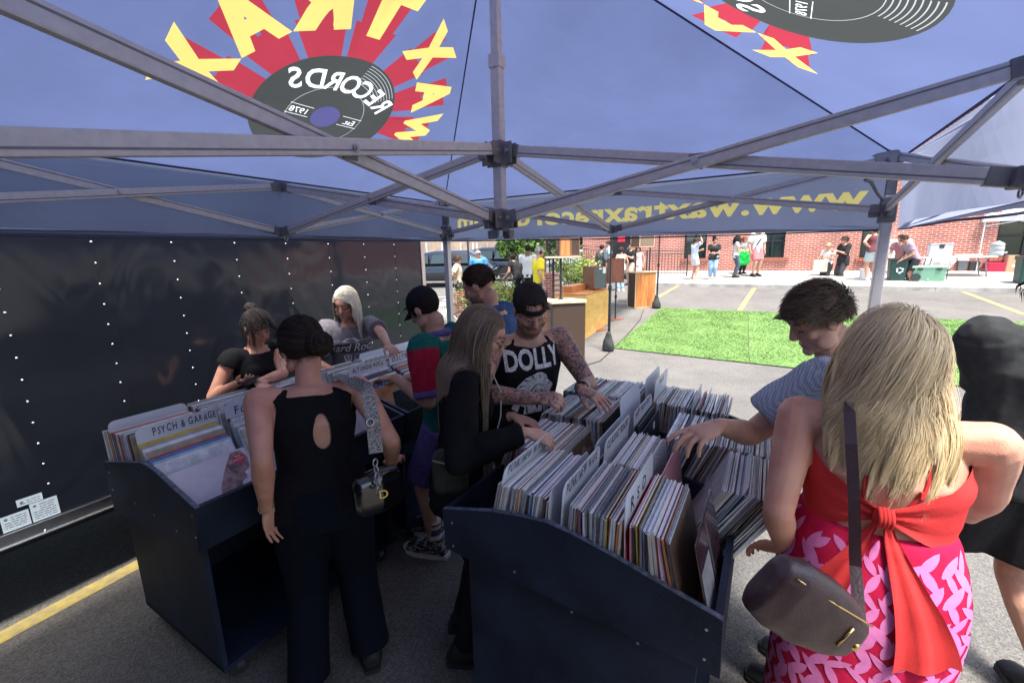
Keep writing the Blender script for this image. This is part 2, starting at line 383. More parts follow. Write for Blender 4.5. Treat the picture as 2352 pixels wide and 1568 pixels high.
# ================================================================== black trailer
def coach():
    m = mat('black_trailer_skin', (.010, .012, .018), .17, var=0, spec=.35, coat=.12); n = m.node_tree.nodes; l = m.node_tree.links; b = n['Principled BSDF']
    tc = n['Texture Coordinate']; mp = n.new('ShaderNodeMapping'); mp.inputs['Rotation'].default_value = (0, 0, AZ); mp.inputs['Scale'].default_value = (1, 1, .7); l.new(tc.outputs['Object'], mp.inputs[0])
    no = n.new('ShaderNodeTexNoise'); no.inputs['Scale'].default_value = 2.6; no.inputs['Detail'].default_value = 2; no.inputs['Distortion'].default_value = .6; l.new(mp.outputs[0], no.inputs['Vector'])
    bp = n.new('ShaderNodeBump'); bp.inputs['Strength'].default_value = .45; bp.inputs['Distance'].default_value = .035; l.new(no.outputs[0], bp.inputs['Height']); l.new(bp.outputs[0], b.inputs['Normal']); l.new(bp.outputs[0], b.inputs['Coat Normal'])
    n3 = n.new('ShaderNodeTexNoise'); n3.inputs['Scale'].default_value = 5; n3.inputs['Detail'].default_value = 8; l.new(mp.outputs[0], n3.inputs['Vector'])
    mr = n.new('ShaderNodeMapRange'); mr.inputs[3].default_value = .06; mr.inputs[4].default_value = .2; l.new(n3.outputs[0], mr.inputs[0]); l.new(mr.outputs[0], b.inputs['Roughness'])
    return m
M_skin = coach(); M_alu = mat('bare_aluminium', (.62, .62, .63), .3, 1., var=.06, scale=40, bump=.05)
M_rivet = mat('rivet_metal', (.85, .85, .86), .25, .6, var=0); M_blk = mat('matt_black', (.012, .012, .013), .7, var=.2)
TD = -3.25; TU0, TU1 = -4.2, 3.63
tr = empty('cargo_trailer', ua(1.0, TD-1.05, 0), 'long black riveted cargo trailer parked along the left', 'trailer')
mb = MB(); mb.box(ua((TU0+TU1)/2, TD-1.05, 1.52), (2.1, TU1-TU0, 2.0), (DH, AH, ZZ)); mb.build('body', M_skin, tr)
mb = MB()
for k in range(-12, 9):
    for z in np.arange(.6, 2.45, .1155):
        c = ua(.555+.378*k, TD+.001, z+.015*((k % 3)-1)*0)
        mb.ell(c, (.003, .0055, .0055), (DH, AH, ZZ), nu=8, nv=4)
o = mb.build('rivets', M_rivet, tr, True); o['kind'] = 'stuff'
mb = MB()
for k in range(-6, 4):
    u = .555+.378*(k*2+1)+.02
    if u < TU1: mb.box(ua(u, TD+.0015, 1.52), (.0018, .035, 1.96), (DH, AH, ZZ))
mb.build('panel_seam', M_skin, tr)
mb = MB(); uc = (TU0+TU1)/2; L = TU1-TU0
mb.box(ua(uc, TD+.004, .492), (.006, L, .066), (DH, AH, ZZ)); mb.box(ua(uc, TD+.010, .526), (.012, L, .008), (DH, AH, ZZ), bev=.002); mb.box(ua(uc, TD+.010, .457), (.012, L, .009), (DH, AH, ZZ), bev=.002)
for u in np.arange(TU0+.2, TU1, .3): mb.ell(ua(u, TD+.008, .478+.01*math.sin(u*9)), (.004, .007, .007), (DH, AH, ZZ), nu=8, nv=4)
mb.build('bottom_rail', M_alu, tr)
mb = MB(); mb.box(ua(TU1-.03, TD+.006, 1.52), (.01, .05, 2.0), (DH, AH, ZZ)); mb.box(ua(TU1+.004, TD-.03, 1.52), (.06, .008, 2.0), (DH, AH, ZZ))
for z in np.arange(.6, 2.5, .2): mb.ell(ua(TU1-.03, TD+.012, z), (.004, .008, .008), (DH, AH, ZZ), nu=8, nv=4)
mb.build('corner_trim', M_alu, tr)
mb = MB(); mb.box(ua(uc, TD+.004, 2.47), (.01, L, .09), (DH, AH, ZZ)); mb.build('roof_rail', M_alu, tr)
mb = MB(); mb.box(ua(uc, TD-1.05, .43), (1.9, L-.2, .1), (DH, AH, ZZ))
for u in np.arange(TU0+.3, TU1, .6): mb.box(ua(u, TD-1.05, .36), (1.9, .05, .05), (DH, AH, ZZ))
mb.build('chassis', M_blk, tr)
for u in (-1.4, -2.25):
    for s in (-.2, -1.9):
        mb = MB(); c = ua(u, TD+s, .34); mb.tube([c-DH*.1, c+DH*.1], .34, 24); wh = mb.build('wheel', mat('tyre', (.02, .02, .02), .85), tr, False)
        mb = MB(); mb.tube([c+DH*.1, c+DH*.112], .19, 16); mb.build('rim', M_alu, wh)
# notices stuck low on the trailer
M_stk = mat('pale_blue_sticker', (.42, .5, .56), .5, var=.04); M_ink = mat('grey_ink', (.1, .12, .14), .6, var=0)
def sticker(u0, u1, z0, z1, n):
    wv, hv = u1-u0, z1-z0; sh = []
    r = random.Random(n)
    sh.append((1, circle(.018, hv-.02, .007, 12)))
    z = hv-.014
    while z > .012:
        x = .035 if z > hv*.6 else .01
        while x < wv-.015:
            ww = r.uniform(.008, .03)
            sh.append((1, poly_shape([(x, z-.0045), (min(x+ww, wv-.01), z-.0045), (min(x+ww, wv-.01), z), (x, z)]))); x += ww+.004
        z -= .0125
    a = artwork([(0, 0), (wv, 0), (wv, hv), (0, hv)], sh)
    art_on_plane('warning_sticker', a, [M_stk, M_ink], ua(u0, TD+.0035, z0), AH, ZZ, tr)
sticker(.362, .462, .535, .62, 1); sticker(.468, .572, .535, .64, 2); sticker(.428, .522, .643, .683, 3)

# ------------------------------------------------------------------ added unseen trailer behind the camera, blocks sun and sky light
light_blocker = empty('cargo_trailer', ua(-2.9, -1.0, 0), 'added unseen black trailer behind the photographer, blocking sun and sky light', 'trailer')
mb = MB(); mb.box(ua(-2.25, -1.0, 1.74), (8.0, 2.1, 2.54), (DH, AH, ZZ)); mb.build('body', M_skin, light_blocker)
mb = MB(); mb.box(ua(-1.195, -1.0, .50), (8.0, .012, .07), (DH, AH, ZZ)); mb.box(ua(-1.195, -1.0, 2.96), (8.0, .012, .07), (DH, AH, ZZ)); mb.build('rail', M_alu, light_blocker)
for d_ in (-.6, .3):
    for u_ in (-1.35, -3.15): mb = MB(); c = ua(u_, d_, .34); mb.tube([c-AH*.1, c+AH*.1], .34, 20); mb.build('wheel', mat('tyre', (.02, .02, .02), .85), light_blocker)
# ================================================================== blue canopy tent
TC = np.array([-.0356, 1.8728, 0]); TA = np.array([math.cos(R_(59.24)), math.sin(R_(59.24)), 0]); TB = np.array([-math.sin(R_(59.24)), math.cos(R_(59.24)), 0])
def TT(u, v, z): return TC+1.5*u*TA+1.5*v*TB+ZZ*z
blue = cloth_sheet('blue_canopy_cloth', (.094, .120, .232), .6)
blue_v = cloth_sheet('blue_valance_cloth_lit', (.27, .295, .40), .66)  # same cloth as the roof, paled so its colour carries the missing light
bcol = lambda n, c: cloth_sheet(n, c, .5, .05)
M_pyel = bcol('printed_yellow', (.72, .52, .15)); M_pred = bcol('printed_red', (.33, .035, .055)); M_pdk = bcol('printed_dark_red', (.3, .025, .04))
M_pblk = bcol('printed_black', (.05, .055, .053)); M_pwht = bcol('printed_white', (.9, .93, .97)); M_pind = bcol('printed_indigo', (.075, .075, .19)); M_pgrv = bcol('printed_grey', (.34, .36, .37))
tent = empty('canopy_tent', TC, 'blue pop-up canopy with printed record logos overhead', 'canopy tent')
PEAK = TT(0, 0, 3.16)
UN, US, VW, VE = 1.02, -1.45, 1.02, -1.02
cor = {'NW': TT(UN, VW, 2.32), 'NE': TT(UN, VE, 2.32), 'SW': TT(US, VW, 2.32), 'SE': TT(US, VE, 2.32)}
def logo():
    """drawn as read from outside (x to the right), centre at the record"""
    S = []; r0 = .36
    glyph = {'W': 175, 'A': 147, 'X': 118, 'T': 83, 'R': 57, 'A2': 30, 'X2': 3}
    def red_fan(a0, a1, r1, m):
        S.append((m, poly_shape([(r0*.9*math.cos(R_(a0)), r0*.9*math.sin(R_(a0))), (r0*.9*math.cos(R_(a1)), r0*.9*math.sin(R_(a1))), (r1*math.cos(R_(a1)), r1*math.sin(R_(a1))), (r1*math.cos(R_(a0)), r1*math.sin(R_(a0)))])))
    for g, a in glyph.items():
        wd = 11
        red_fan(a-wd, a+wd, .53, 2); red_fan(a-wd+3, a-wd+9, .50, 3); red_fan(a+2, a+8, .49, 3)
        for k, (u0, u1) in enumerate(((-.8, -.1), (.1, .85))):   # the red sides of the letters
            S.append((2, poly_shape([(r0*math.cos(R_(a+u0*wd)), r0*math.sin(R_(a+u0*wd))), (r0*math.cos(R_(a+u1*wd)), r0*math.sin(R_(a+u1*wd))), ((.70 if k else .68)*math.cos(R_(a+u1*wd*.93)), .69*math.sin(R_(a+u1*wd*.93))), (.66*math.cos(R_(a+u0*wd)), .66*math.sin(R_(a+u0*wd)))])))
    for g, a in glyph.items():
        V, F = text2d(g[0], .30, .058)
        V = V.copy(); V[:, 0] -= (V[:, 0].min()+V[:, 0].max())/2; V[:, 1] -= V[:, 1].min()
        V[:, 1] *= .235/max(V[:, 1].max(), .01); V[:, 0] *= .225/max(np.ptp(V[:, 0]), .01)*(1.15 if g[0] == 'W' else 1)
        V[:, 0] *= 1+.3*(V[:, 1]/.235)        # letters flare outwards
        S.append((1, xf((V, F), 1, 1, R_(a-90), .475*math.cos(R_(a)), .475*math.sin(R_(a)))))
    S.append((4, circle(0, 0, r0, 60)))
    for k, rr in enumerate(np.arange(.235, .345, .0155)): S.append((7, ring(0, 0, rr, .0035, 95, 142, 14))); S.append((7, ring(0, 0, rr, .0035, 262, 292, 12)))
    S.append((7, ring(0, -.02, .2, .003, 0, 360, 48)))
    S.append((6, circle(0, -.02, .075, 28)))
    word = 'RECORDS'; rad = .47; cy = -.31; widths = []
    for i, ch in enumerate(word):
        a = 90+(i-3)*-9.6
        V, F = text2d(ch, .135, .018)
        S.append((5, xf((V, F), .95, 1.12, R_(a-90), rad*math.cos(R_(a)), cy+rad*math.sin(R_(a)))))
    for txt, x in (('1978', .145), ('Est.', -.145)):
        S.append((5, xf(text2d(txt, .05, .003), 1, 1, 0, x, -.035)))
        for y in (-.05, .015): S.append((5, poly_shape([(x-.06, y), (x+.06, y), (x+.06, y+.0025), (x-.06, y+.0025)])))
    return S
LOGO = logo()
def panel(c1, c2, shapes, name, outside_sign):
    ex = c2-c1; W = np.linalg.norm(ex); ex = ex/W; m = (c1+c2)/2; ey = PEAK-m; top = np.array([ey@ex, 0]); ey = ey-ex*(ey@ex); H = np.linalg.norm(ey); ey = ey/H
    out = [(-W/2, 0), (W/2, 0), (top[0], H)]
    sh = [(mi, xf(s, -1, 1, 0, top[0]*.9, .60)) for mi, s in shapes]
    art = artwork(out, sh, .11)
    n = np.cross(ex, ey)
    if n[2] < 0: n = -n
    def sag(V, V2, nn):
        x, y = V2[:, 0]/(W/2), V2[:, 1]/H
        e = np.clip(1-np.abs(x-top[0]/(W/2)*y)-y, 0, 1)*np.clip(y, 0, 1)     # zero on all three edges
        return V-n*(.22*e)[:, None]
    o = art_on_plane(name, art, [blue, M_pyel, M_pred, M_pdk, M_pblk, M_pwht, M_pind, M_pgrv], m, ex, ey, tent, fn=sag)
    for p in o.data.polygons: p.use_smooth = True
panel(cor['SW'], cor['NW'], LOGO, 'roof_panel', 1)
panel(cor['NW'], cor['NE'], [], 'roof_panel', 1)
panel(cor['NE'], cor['SE'], LOGO, 'roof_panel', 1)
panel(cor['SE'], cor['SW'], [], 'roof_panel', 1)
# hip seams
M_seam = mat('dark_seam', (.045, .05, .11), .8, var=0)
for k in cor:
    mb = MB(); c = cor[k]; mb.tube([c+(PEAK-c)*t-ZZ*.006 for t in np.linspace(0.02, .985, 12)], .004, 5); mb.build('hip_seam', M_seam, tent)
# valances
zb = {'NW': 1.995, 'NE': 1.955, 'SW': 1.99, 'SE': 1.97}
def valance(a, b, txt=None):
    ca, cb = cor[a], cor[b]; L = np.linalg.norm(cb-ca); ex = (cb-ca)/L; out = np.cross(ex, ZZ)
    if (ca-TC)@out < 0: out = -out
    sh = []
    if txt:
        V, F = text2d(txt, .175, .03, 0, 1.06); V = V.copy(); V[:, 0] -= (V[:, 0].max()+V[:, 0].min())/2; V[:, 0] *= 2.83/np.ptp(V[:, 0])*-1; V[:, 0] += L/2; V[:, 1] += .115
        sh = [(1, (V, F))]
    art = artwork([(0, 0), (L, 0), (L, .34), (0, .34)], sh, .07)
    def fn(V, V2, nn):
        t = V2[:, 0]/L; z0 = zb[a]*(1-t)+zb[b]*t+.012*np.sin(t*math.pi)*-1; k = V2[:, 1]/.34
        V = V.copy(); V[:, 2] = z0*(1-k)+(2.315)*k
        wv = .022*(1-k)*np.sin(t*17+1)+.012*(1-k)*np.sin(t*41)
        return V+out*(wv+.01)[:, None]
    P = ca*1.; P[2] = 0
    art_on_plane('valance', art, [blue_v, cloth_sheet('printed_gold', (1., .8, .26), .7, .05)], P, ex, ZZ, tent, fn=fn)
    mb = MB(); pts = []
    for t in np.linspace(0, 1, 40):
        z0 = zb[a]*(1-t)+zb[b]*t-.012*math.sin(t*math.pi); p = ca+(cb-ca)*t; p[2] = z0-.001
        pts.append(p+out*(.01+.022*math.sin(t*17+1)+.012*math.sin(t*41)))
    mb.tube(pts, .0045, 5); mb.build('hem', M_seam, tent)
    mb = MB(); mb.tube([ca+(cb-ca)*t-ZZ*.003 for t in (.01, .5, .99)], .006, 5); mb.build('eave_seam', M_seam, tent)
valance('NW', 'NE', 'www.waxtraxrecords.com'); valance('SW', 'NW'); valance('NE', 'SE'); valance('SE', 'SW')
# frame
M_fr = mat('grey_powder_coat', (.52, .505, .515), .42, .1, var=.07, scale=50, bump=.04, bscale=300); M_frd = mat('dark_bracket', (.17, .17, .185), .5, .2, var=.1)
M_leg = mat('silver_leg', (.56, .56, .58), .35, .5, var=.04); M_bolt = mat('bolt_steel', (.45, .45, .47), .3, .9, var=0)
def bolt(parent, p, ax, r=.011):
    mb = MB(); p = np.asarray(p, float); mb.tube([p, p+ax*.006], r, 10); mb.tube([p+ax*.006, p+ax*.011], r*.6, 6); mb.build('bolt', M_bolt, parent)
def truss(p, q, side, w=.019, h=.038):
    mb = MB(); off = np.asarray(side)*.012; p = p+off; q = q+off; d = nrm(q-p); n = nrm(np.cross(d, side)) if True else ZZ
    mb.bar(p, q, w, h, n, bev=.004)
    mb.bar(p+d*.01-side*0, p+d*.0101, w*1.01, h*1.01, n) if False else None
    o = mb.build('truss_bar', M_fr, tent)
    # groove line of the extrusion
    mb = MB(); s2 = np.cross(d, n); 
    for k in (-1, 1): mb.bar(p+d*.03+s2*k*(w/2+.0004)-n*.009, q-d*.03+s2*k*(w/2+.0004)-n*.009, .0012, .004, n)
    mb.build('groove', M_frd, o)
    for e, dd in ((p, d), (q, -d)): mb = MB(); mb.bar(e-dd*.012, e+dd*.035, w*1.35, h*1.12, n, bev=.003); mb.build('end_cap', M_frd, o)
    return o
zl, zh, sl_, sh_, cl, ch_ = 2.055, 2.325, 2.025, 2.28, 2.01, 2.285
mids = {'N': (1, 0), 'S': (-1, 0), 'W': (0, 1), 'E': (0, -1)}; cors = {'NW': (1, 1), 'NE': (1, -1), 'SW': (-1, 1), 'SE': (-1, -1)}
def inset(a, b, k=.02): return a+(b-a)*k
for mk, (mu, mv) in mids.items():
    mp = np.array([mu, mv])
    for ck, (cu_, cv) in cors.items():
        if mk not in ck: continue
        side = nrm(TA*mu+TB*mv)
        lo, hi = TT(mu, mv, sl_), TT(mu, mv, sh_); c0, c1 = TT(cu_, cv, zl), TT(cu_, cv, zh)
        truss(inset(lo, c1), inset(c1, lo, .03), side); truss(inset(hi, c0), inset(c0, hi, .03), -side)
        x = (lo+c1+hi+c0)/4; bolt(tent, x-side*.022, -side); bolt(tent, x+side*.022, side)
    s2 = nrm(TA*mv-TB*mu)
    h0, h1 = TT(0, 0, cl), TT(0, 0, ch_); lo, hi = TT(mu, mv, sl_), TT(mu, mv, sh_)
    truss(inset(h0, hi, .035), inset(hi, h0, .02), s2, .022, .042); truss(inset(h1, lo, .035), inset(lo, h1, .02), -s2, .022, .042)
    x = (h0+hi+h1+lo)/4; bolt(tent, x-s2*.024, -s2); bolt(tent, x+s2*.024, s2)
    mb = MB(); mb.box(x+s2*.0, (.045, .007, .05), (nrm(lo-h0)*1., s2, ZZ)); mb.build('pivot_plate', M_frd, tent)
    for zc in (sl_, sh_):
        p = TT(mu, mv, zc); mb = MB(); mb.box(p, (.06, .045, .052), (s2, nrm(TA*mu+TB*mv), ZZ), bev=.006); br = mb.build('joint_bracket', M_frd, tent)
        if zc == sl_ or mk == 'W': 
            mb = MB(); mb.tube([p-ZZ*.024+s2*.011*math.cos(t)-ZZ*.012*(1+math.sin(t)) for t in np.linspace(0, 2*math.pi, 13)], .0028, 6); mb.build('ring_pull', M_bolt, br)
# centre pole with hub and slider
mb = MB(); P0 = TT(0, 0, cl-.005); mb.box(TT(0, 0, (cl+2.62)/2), (.040, .040, 2.62-cl), (TA, TB, ZZ), bev=.004); mb.build('centre_pole', M_fr, tent)
mb = MB(); mb.box(TT(0, 0, 2.84), (.034, .034, .62), (TA, TB, ZZ), bev=.004); mb.box(TT(0, 0, 2.605), (.05, .05, .05), (TA, TB, ZZ), bev=.004); mb.build('inner_pole', M_fr, tent)
mb = MB(); mb.ell(PEAK-ZZ*.02, (.09, .09, .02)); mb.build('peak_cap', M_frd, tent, True)
for zc, hh in ((cl, .085), (ch_-.02, .10)):
    mb = MB(); mb.box(TT(0, 0, zc), (.054, .054, hh), (TA, TB, ZZ), bev=.004)
    for dv in (TA, -TA, TB, -TB):
        s2 = np.cross(dv, ZZ)
        for k in (-1, 1): mb.box(TT(0, 0, zc)+dv*.045+s2*k*.019, (.05, .007, hh*.8), (dv, s2, ZZ), bev=.002)
    hb = mb.build('centre_hub', M_frd, tent)
    for dv in (TA, -TA, TB, -TB):
        s2 = np.cross(dv, ZZ)
        bolt(hb, TT(0, 0, zc+.005)+dv*.05+s2*.023, s2, .009); bolt(hb, TT(0, 0, zc+.005)+dv*.05-s2*.023, -s2, .009)
        if zc == cl:
            mb = MB(); q = TT(0, 0, zc-hh/2)+dv*.045
            mb.prism([q+s2*x-ZZ*y for x, y in ((-.02, 0), (.02, 0), (.02, .022), (.012, .034), (-.012, .034), (-.02, .022))]+[], dv*.008); mb.build('hanging_lug', M_frd, hb)
# legs
for ck, (cu_, cv) in cors.items():
    b = TT(cu_, cv, 0); ix = -nrm(TA*cu_); iy = -nrm(TB*cv)
    leg = MB(); leg.box(b+ZZ*1.08, (.05, .05, 2.10), (TA, TB, ZZ), bev=.006)
    lo = leg.build('leg', M_leg, tent)
    mb = MB(); mb.box(b+ZZ*.006, (.11, .11, .01), (TA, TB, ZZ)); mb.build('foot_plate', M_bolt, lo)
    mb = MB(); mb.box(b+ZZ*2.2, (.042, .042, .2), (TA, TB, ZZ)); mb.box(b+ZZ*2.325, (.085, .085, .07), (TA, TB, ZZ), bev=.012); mb.build('corner_top', M_frd, tent)
    mb = MB(); mb.box(b+ZZ*zl, (.068, .068, .13), (TA, TB, ZZ), bev=.006)
    for v in (ix, iy): mb.box(b+v*.05+ZZ*zl, (.06, .026, .07), (v, np.cross(v, ZZ), ZZ), bev=.01)
    sl2 = mb.build('slider', M_frd, tent)
    mb = MB(); q = b+ix*.03+iy*.03+ZZ*(zl+.05); mb.tube([q, q+(ix+iy)*.03+ZZ*.03, q+(ix+iy)*.07+ZZ*.09, q+(ix+iy)*.1+ZZ*.1], [.006, .007, .009, .009], 7); mb.build('pull_handle', M_frd, sl2)
    for v in (ix, iy): bolt(sl2, b+v*.065+np.cross(v, ZZ)*.014+ZZ*zl, np.cross(v, ZZ), .009)
    # hook-and-loop tab between canopy corner and frame
    mb = MB(); c = b+ZZ*2.30; mb.quad(c+ix*.1+ZZ*.045, c+iy*.1+ZZ*.045, c+iy*.06-ZZ*.01, c+ix*.06-ZZ*.01); mb.build('corner_patch', mat('grey_mesh_patch', (.42, .44, .5), .9), tent)
# ================================================================== record crates on castors
M_bin = mat('navy_black_paint', (.013, .021, .041), .6, spec=.3, var=.35, scale=5, bump=.25, bscale=120)
def scuffed(m):
    n = m.node_tree.nodes; l = m.node_tree.links; b = n['Principled BSDF']; src = b.inputs['Base Color'].links[0].from_socket; tc = n['Texture Coordinate']
    fac = None
    for sc_, st_, lo_, hi_ in ((7., (1, 1, 6), .66, .70), (3., (5, 5, .6), .69, .72), (45., (1, 1, 1), .70, .73)):
        mp = n.new('ShaderNodeMapping'); mp.inputs['Scale'].default_value = st_; mp.inputs['Rotation'].default_value = (.15, .1, 0); l.new(tc.outputs['Object'], mp.inputs[0]); no = n.new('ShaderNodeTexNoise'); no.inputs['Scale'].default_value = sc_; no.inputs['Detail'].default_value = 9; no.inputs['Roughness'].default_value = .7; l.new(mp.outputs[0], no.inputs['Vector'])
        mr = n.new('ShaderNodeMapRange'); mr.inputs[1].default_value = lo_; mr.inputs[2].default_value = hi_; l.new(no.outputs[0], mr.inputs[0])
        if fac is None: fac = mr.outputs[0]
        else: a = n.new('ShaderNodeMath'); a.operation = 'MAXIMUM'; l.new(fac, a.inputs[0]); l.new(mr.outputs[0], a.inputs[1]); fac = a.outputs[0]
    k = n.new('ShaderNodeMath'); k.operation = 'MULTIPLY'; k.inputs[1].default_value = .45; l.new(fac, k.inputs[0])
    mx = n.new('ShaderNodeMixRGB'); l.new(k.outputs[0], mx.inputs[0]); l.new(src, mx.inputs[1]); mx.inputs[2].default_value = (.075, .085, .11, 1); l.new(mx.outputs[0], b.inputs['Base Color'])
scuffed(M_bin)
M_bin_in = mat('worn_paint_inside', (.02, .025, .042), .7, var=.3, scale=20)
M_cast = mat('castor_rubber', (.03, .03, .03), .6); 
def make_bin(O, L, prof, low, base_s, label, inner=(.345, .70, 1.05), s_front=.905):
    """prof: (s, z) of the rim from back to front, low: (s, z) of the tub's underside from front to back"""
    O = np.array([O[0], O[1], 0.])
    P = lambda s, t, z: O+DH*s+AH*t+ZZ*z
    root = empty('record_crate', P(.45, L/2, 0), label, 'record crate', 'painted record crates on castors')
    th = .019
    for t in (-th, L):
        mb = MB(); poly = [P(s, t, z) for s, z in prof+low]; mb.prism(poly, AH*th); o = mb.build('end_panel', M_bin, root)
        mb = MB(); dv = -AH if t < 0 else AH; q_ = t-.0005 if t < 0 else t+th+.0005
        for s_, z_ in ((.05, prof[0][1]-.04), (.05, prof[0][1]-.13), (.3, prof[1][1]-.19), (.5, .80), (.7, .79), (sf_:=prof[-1][0]-.035, prof[-1][1]-.04), (sf_, prof[-1][1]-.13)): c_ = P(s_, q_, z_); mb.tube([c_, c_+dv*.0015], .0042, 8)
        sc_o = mb.build('screws', M_bolt, o); sc_o['kind'] = 'stuff'
        mb = MB()       # worn upper edge
        for (s0, z0), (s1, z1) in zip(prof[:-1], prof[1:]): mb.bar(P(s0, t+th/2, z0+.0006), P(s1, t+th/2, z1+.0006), th*.9, .0016)
        mb.build('worn_edge', mat('worn_edge_paint', (.09, .105, .14), .6, var=.5, scale=60), o)
    (sb, zb_), (sf, zf) = prof[0], prof[-1]; (sfl, zfl), (sbl, zbl) = low[0], low[-1]
    mb = MB(); mb.prism([P(sb, 0, zb_), P(sb+.018, 0, zb_+.002), P(sbl+.018, 0, zbl), P(sbl, 0, zbl)], AH*L); mb.build('back_panel', M_bin, root)
    mb = MB(); mb.prism([P(sf-.02, 0, zf+.003), P(sf, 0, zf), P(sfl, 0, zfl), P(sfl-.02, 0, zfl)], AH*L); mb.build('front_panel', M_bin, root)
    mb = MB(); mb.prism([P(sbl+.018, 0, zbl+.02), P(sfl-.02, 0, zfl+.02), P(sfl-.02, 0, zfl), P(sbl+.018, 0, zbl)], AH*L); mb.build('tub_floor', M_bin_in, root)
    for t in inner:
        if t < L-.1:
            mb = MB(); mb.prism([P(.02, t, zbl+.1), P(.4, t, zbl+.16), P(sf-.05, t, zfl+.13), P(sfl-.022, t, zfl+.022), P(.02, t, zbl+.022)], AH*.012); mb.build('tub_divider', M_bin_in, root)
    b0, b1 = base_s; zt = min(zbl, zfl)+.02; z0 = .10
    for t in (.03, L-.05):
        mb = MB(); mb.box(P((b0+b1)/2, t, (zt+z0)/2+.02), (b1-b0, .02, zt-z0+.04), (DH, AH, ZZ)); mb.build('base_side', M_bin, root)
    mb = MB(); mb.box(P(b0+.01, L/2, (zt+z0)/2), (.02, L-.1, zt-z0), (DH, AH, ZZ)); mb.build('base_back', M_bin, root)
    mb = MB(); mb.box(P((b0+b1)/2, L/2, z0+.012), (b1-b0+.01, L-.04, .022), (DH, AH, ZZ)); mb.build('bottom_shelf', M_bin, root)
    for s in (b0+.06, b1-.05):
        for t in (.1, L-.12):
            mb = MB(); c = P(s, t, .045); mb.tube([c-DH*.013, c+DH*.013], .042, 16); cw = mb.build('castor', M_cast, root)
            mb = MB(); mb.box(c+ZZ*.047, (.05, .05, .006), (DH, AH, ZZ)); mb.bar(c+DH*.018+ZZ*.045, c+DH*.018-ZZ*.005, .004, .03, AH); mb.bar(c-DH*.018+ZZ*.045, c-DH*.018-ZZ*.005, .004, .03, AH); mb.build('castor_fork', M_alu, cw)
    return root, P
OR = (-.256, 1.40); OL = (-1.98, 1.964)
PR_ = [(.009, .995), (.22, 1.05), (.33, 1.066), (.418, 1.073), (.50, 1.062), (.613, 1.037), (.76, .998), (.905, .958)]
binR, PR = make_bin(OR, 1.43, PR_, [(.909, .787), (.07, .838), (.013, .843)], (.085, .85), 'navy black record crate in the foreground holding the PUNK and CLASSIC ROCK rows')
PL_ = [(0, .925), (.25, .985), (.46, 1.032), (.505, 1.033), (.6, 1.022), (.75, .985), (.905, .95)]
lowL = [(.862, .742), (.04, .668), (.0, .661)]
binL, PL = make_bin(OL, 1.07, PL_, lowL, (.012, .79), 'navy black record crate at left holding the PSYCH & GARAGE and FOLK rows')
OL2 = (OL[0]+AH[0]*1.13, OL[1]+AH[1]*1.13)
binL2, PL2 = make_bin(OL2, 1.07, PL_, lowL, (.012, .79), 'navy black record crate beside the trailer holding the ALT/INDIE ROCK row')
# ------------------------------------------------------------------ sleeves
pal = {'white': (.76, .76, .75), 'cream': (.64, .59, .47), 'grey': (.38, .38, .38), 'black': (.03, .03, .034), 'brown': (.17, .11, .07), 'red': (.5, .045, .05), 'pink': (.6, .28, .33),
       'blue': (.1, .2, .38), 'pale blue': (.36, .5, .6), 'green': (.09, .2, .14), 'yellow': (.62, .45, .08), 'orange': (.55, .23, .07), 'purple': (.17, .1, .22), 'tan': (.4, .32, .22)}
M_poly = mat('clear_poly_bag', (.5, .54, .58), .12, var=.3, scale=90, bump=.9, bscale=130, spec=.7)
SL = {}
for k, c in pal.items():
    mt = mat(k.replace(' ', '_')+'_card', c, .42, var=.18, scale=25, spec=.6)
    lite = tuple(.22*x+.78*.82 for x in c); me_ = mat(k.replace(' ', '_')+'_card_edge', lite, .5, var=.3, scale=70)
    b = MB(); W_, H_ = .314, .315
    b.box((0, 0, H_/2), (1, W_, H_), m=0); o = b.build('record_sleeve', [mt, me_], origin=(0, 0, 0)); me = o.data
    for p in me.polygons:
        if p.normal.z > .5: p.material_index = 1
    SL[k] = me; bpy.data.objects.remove(o)
b = MB(); b.box((0, 0, .158), (1, .322, .32), m=0); o = b.build('record_sleeve', M_poly, origin=(0, 0, 0)); SL['clear plastic'] = o.data; bpy.data.objects.remove(o)
RW = [('white', 42), ('cream', 14), ('grey', 22), ('black', 13), ('brown', 7), ('red', 4), ('pink', 3), ('blue', 5), ('pale blue', 6), ('green', 3), ('yellow', 2), ('orange', 2), ('purple', 3), ('tan', 6), ('clear plastic', 9)]
rest = MB(); rest_cols = list(pal)+['clear plastic']
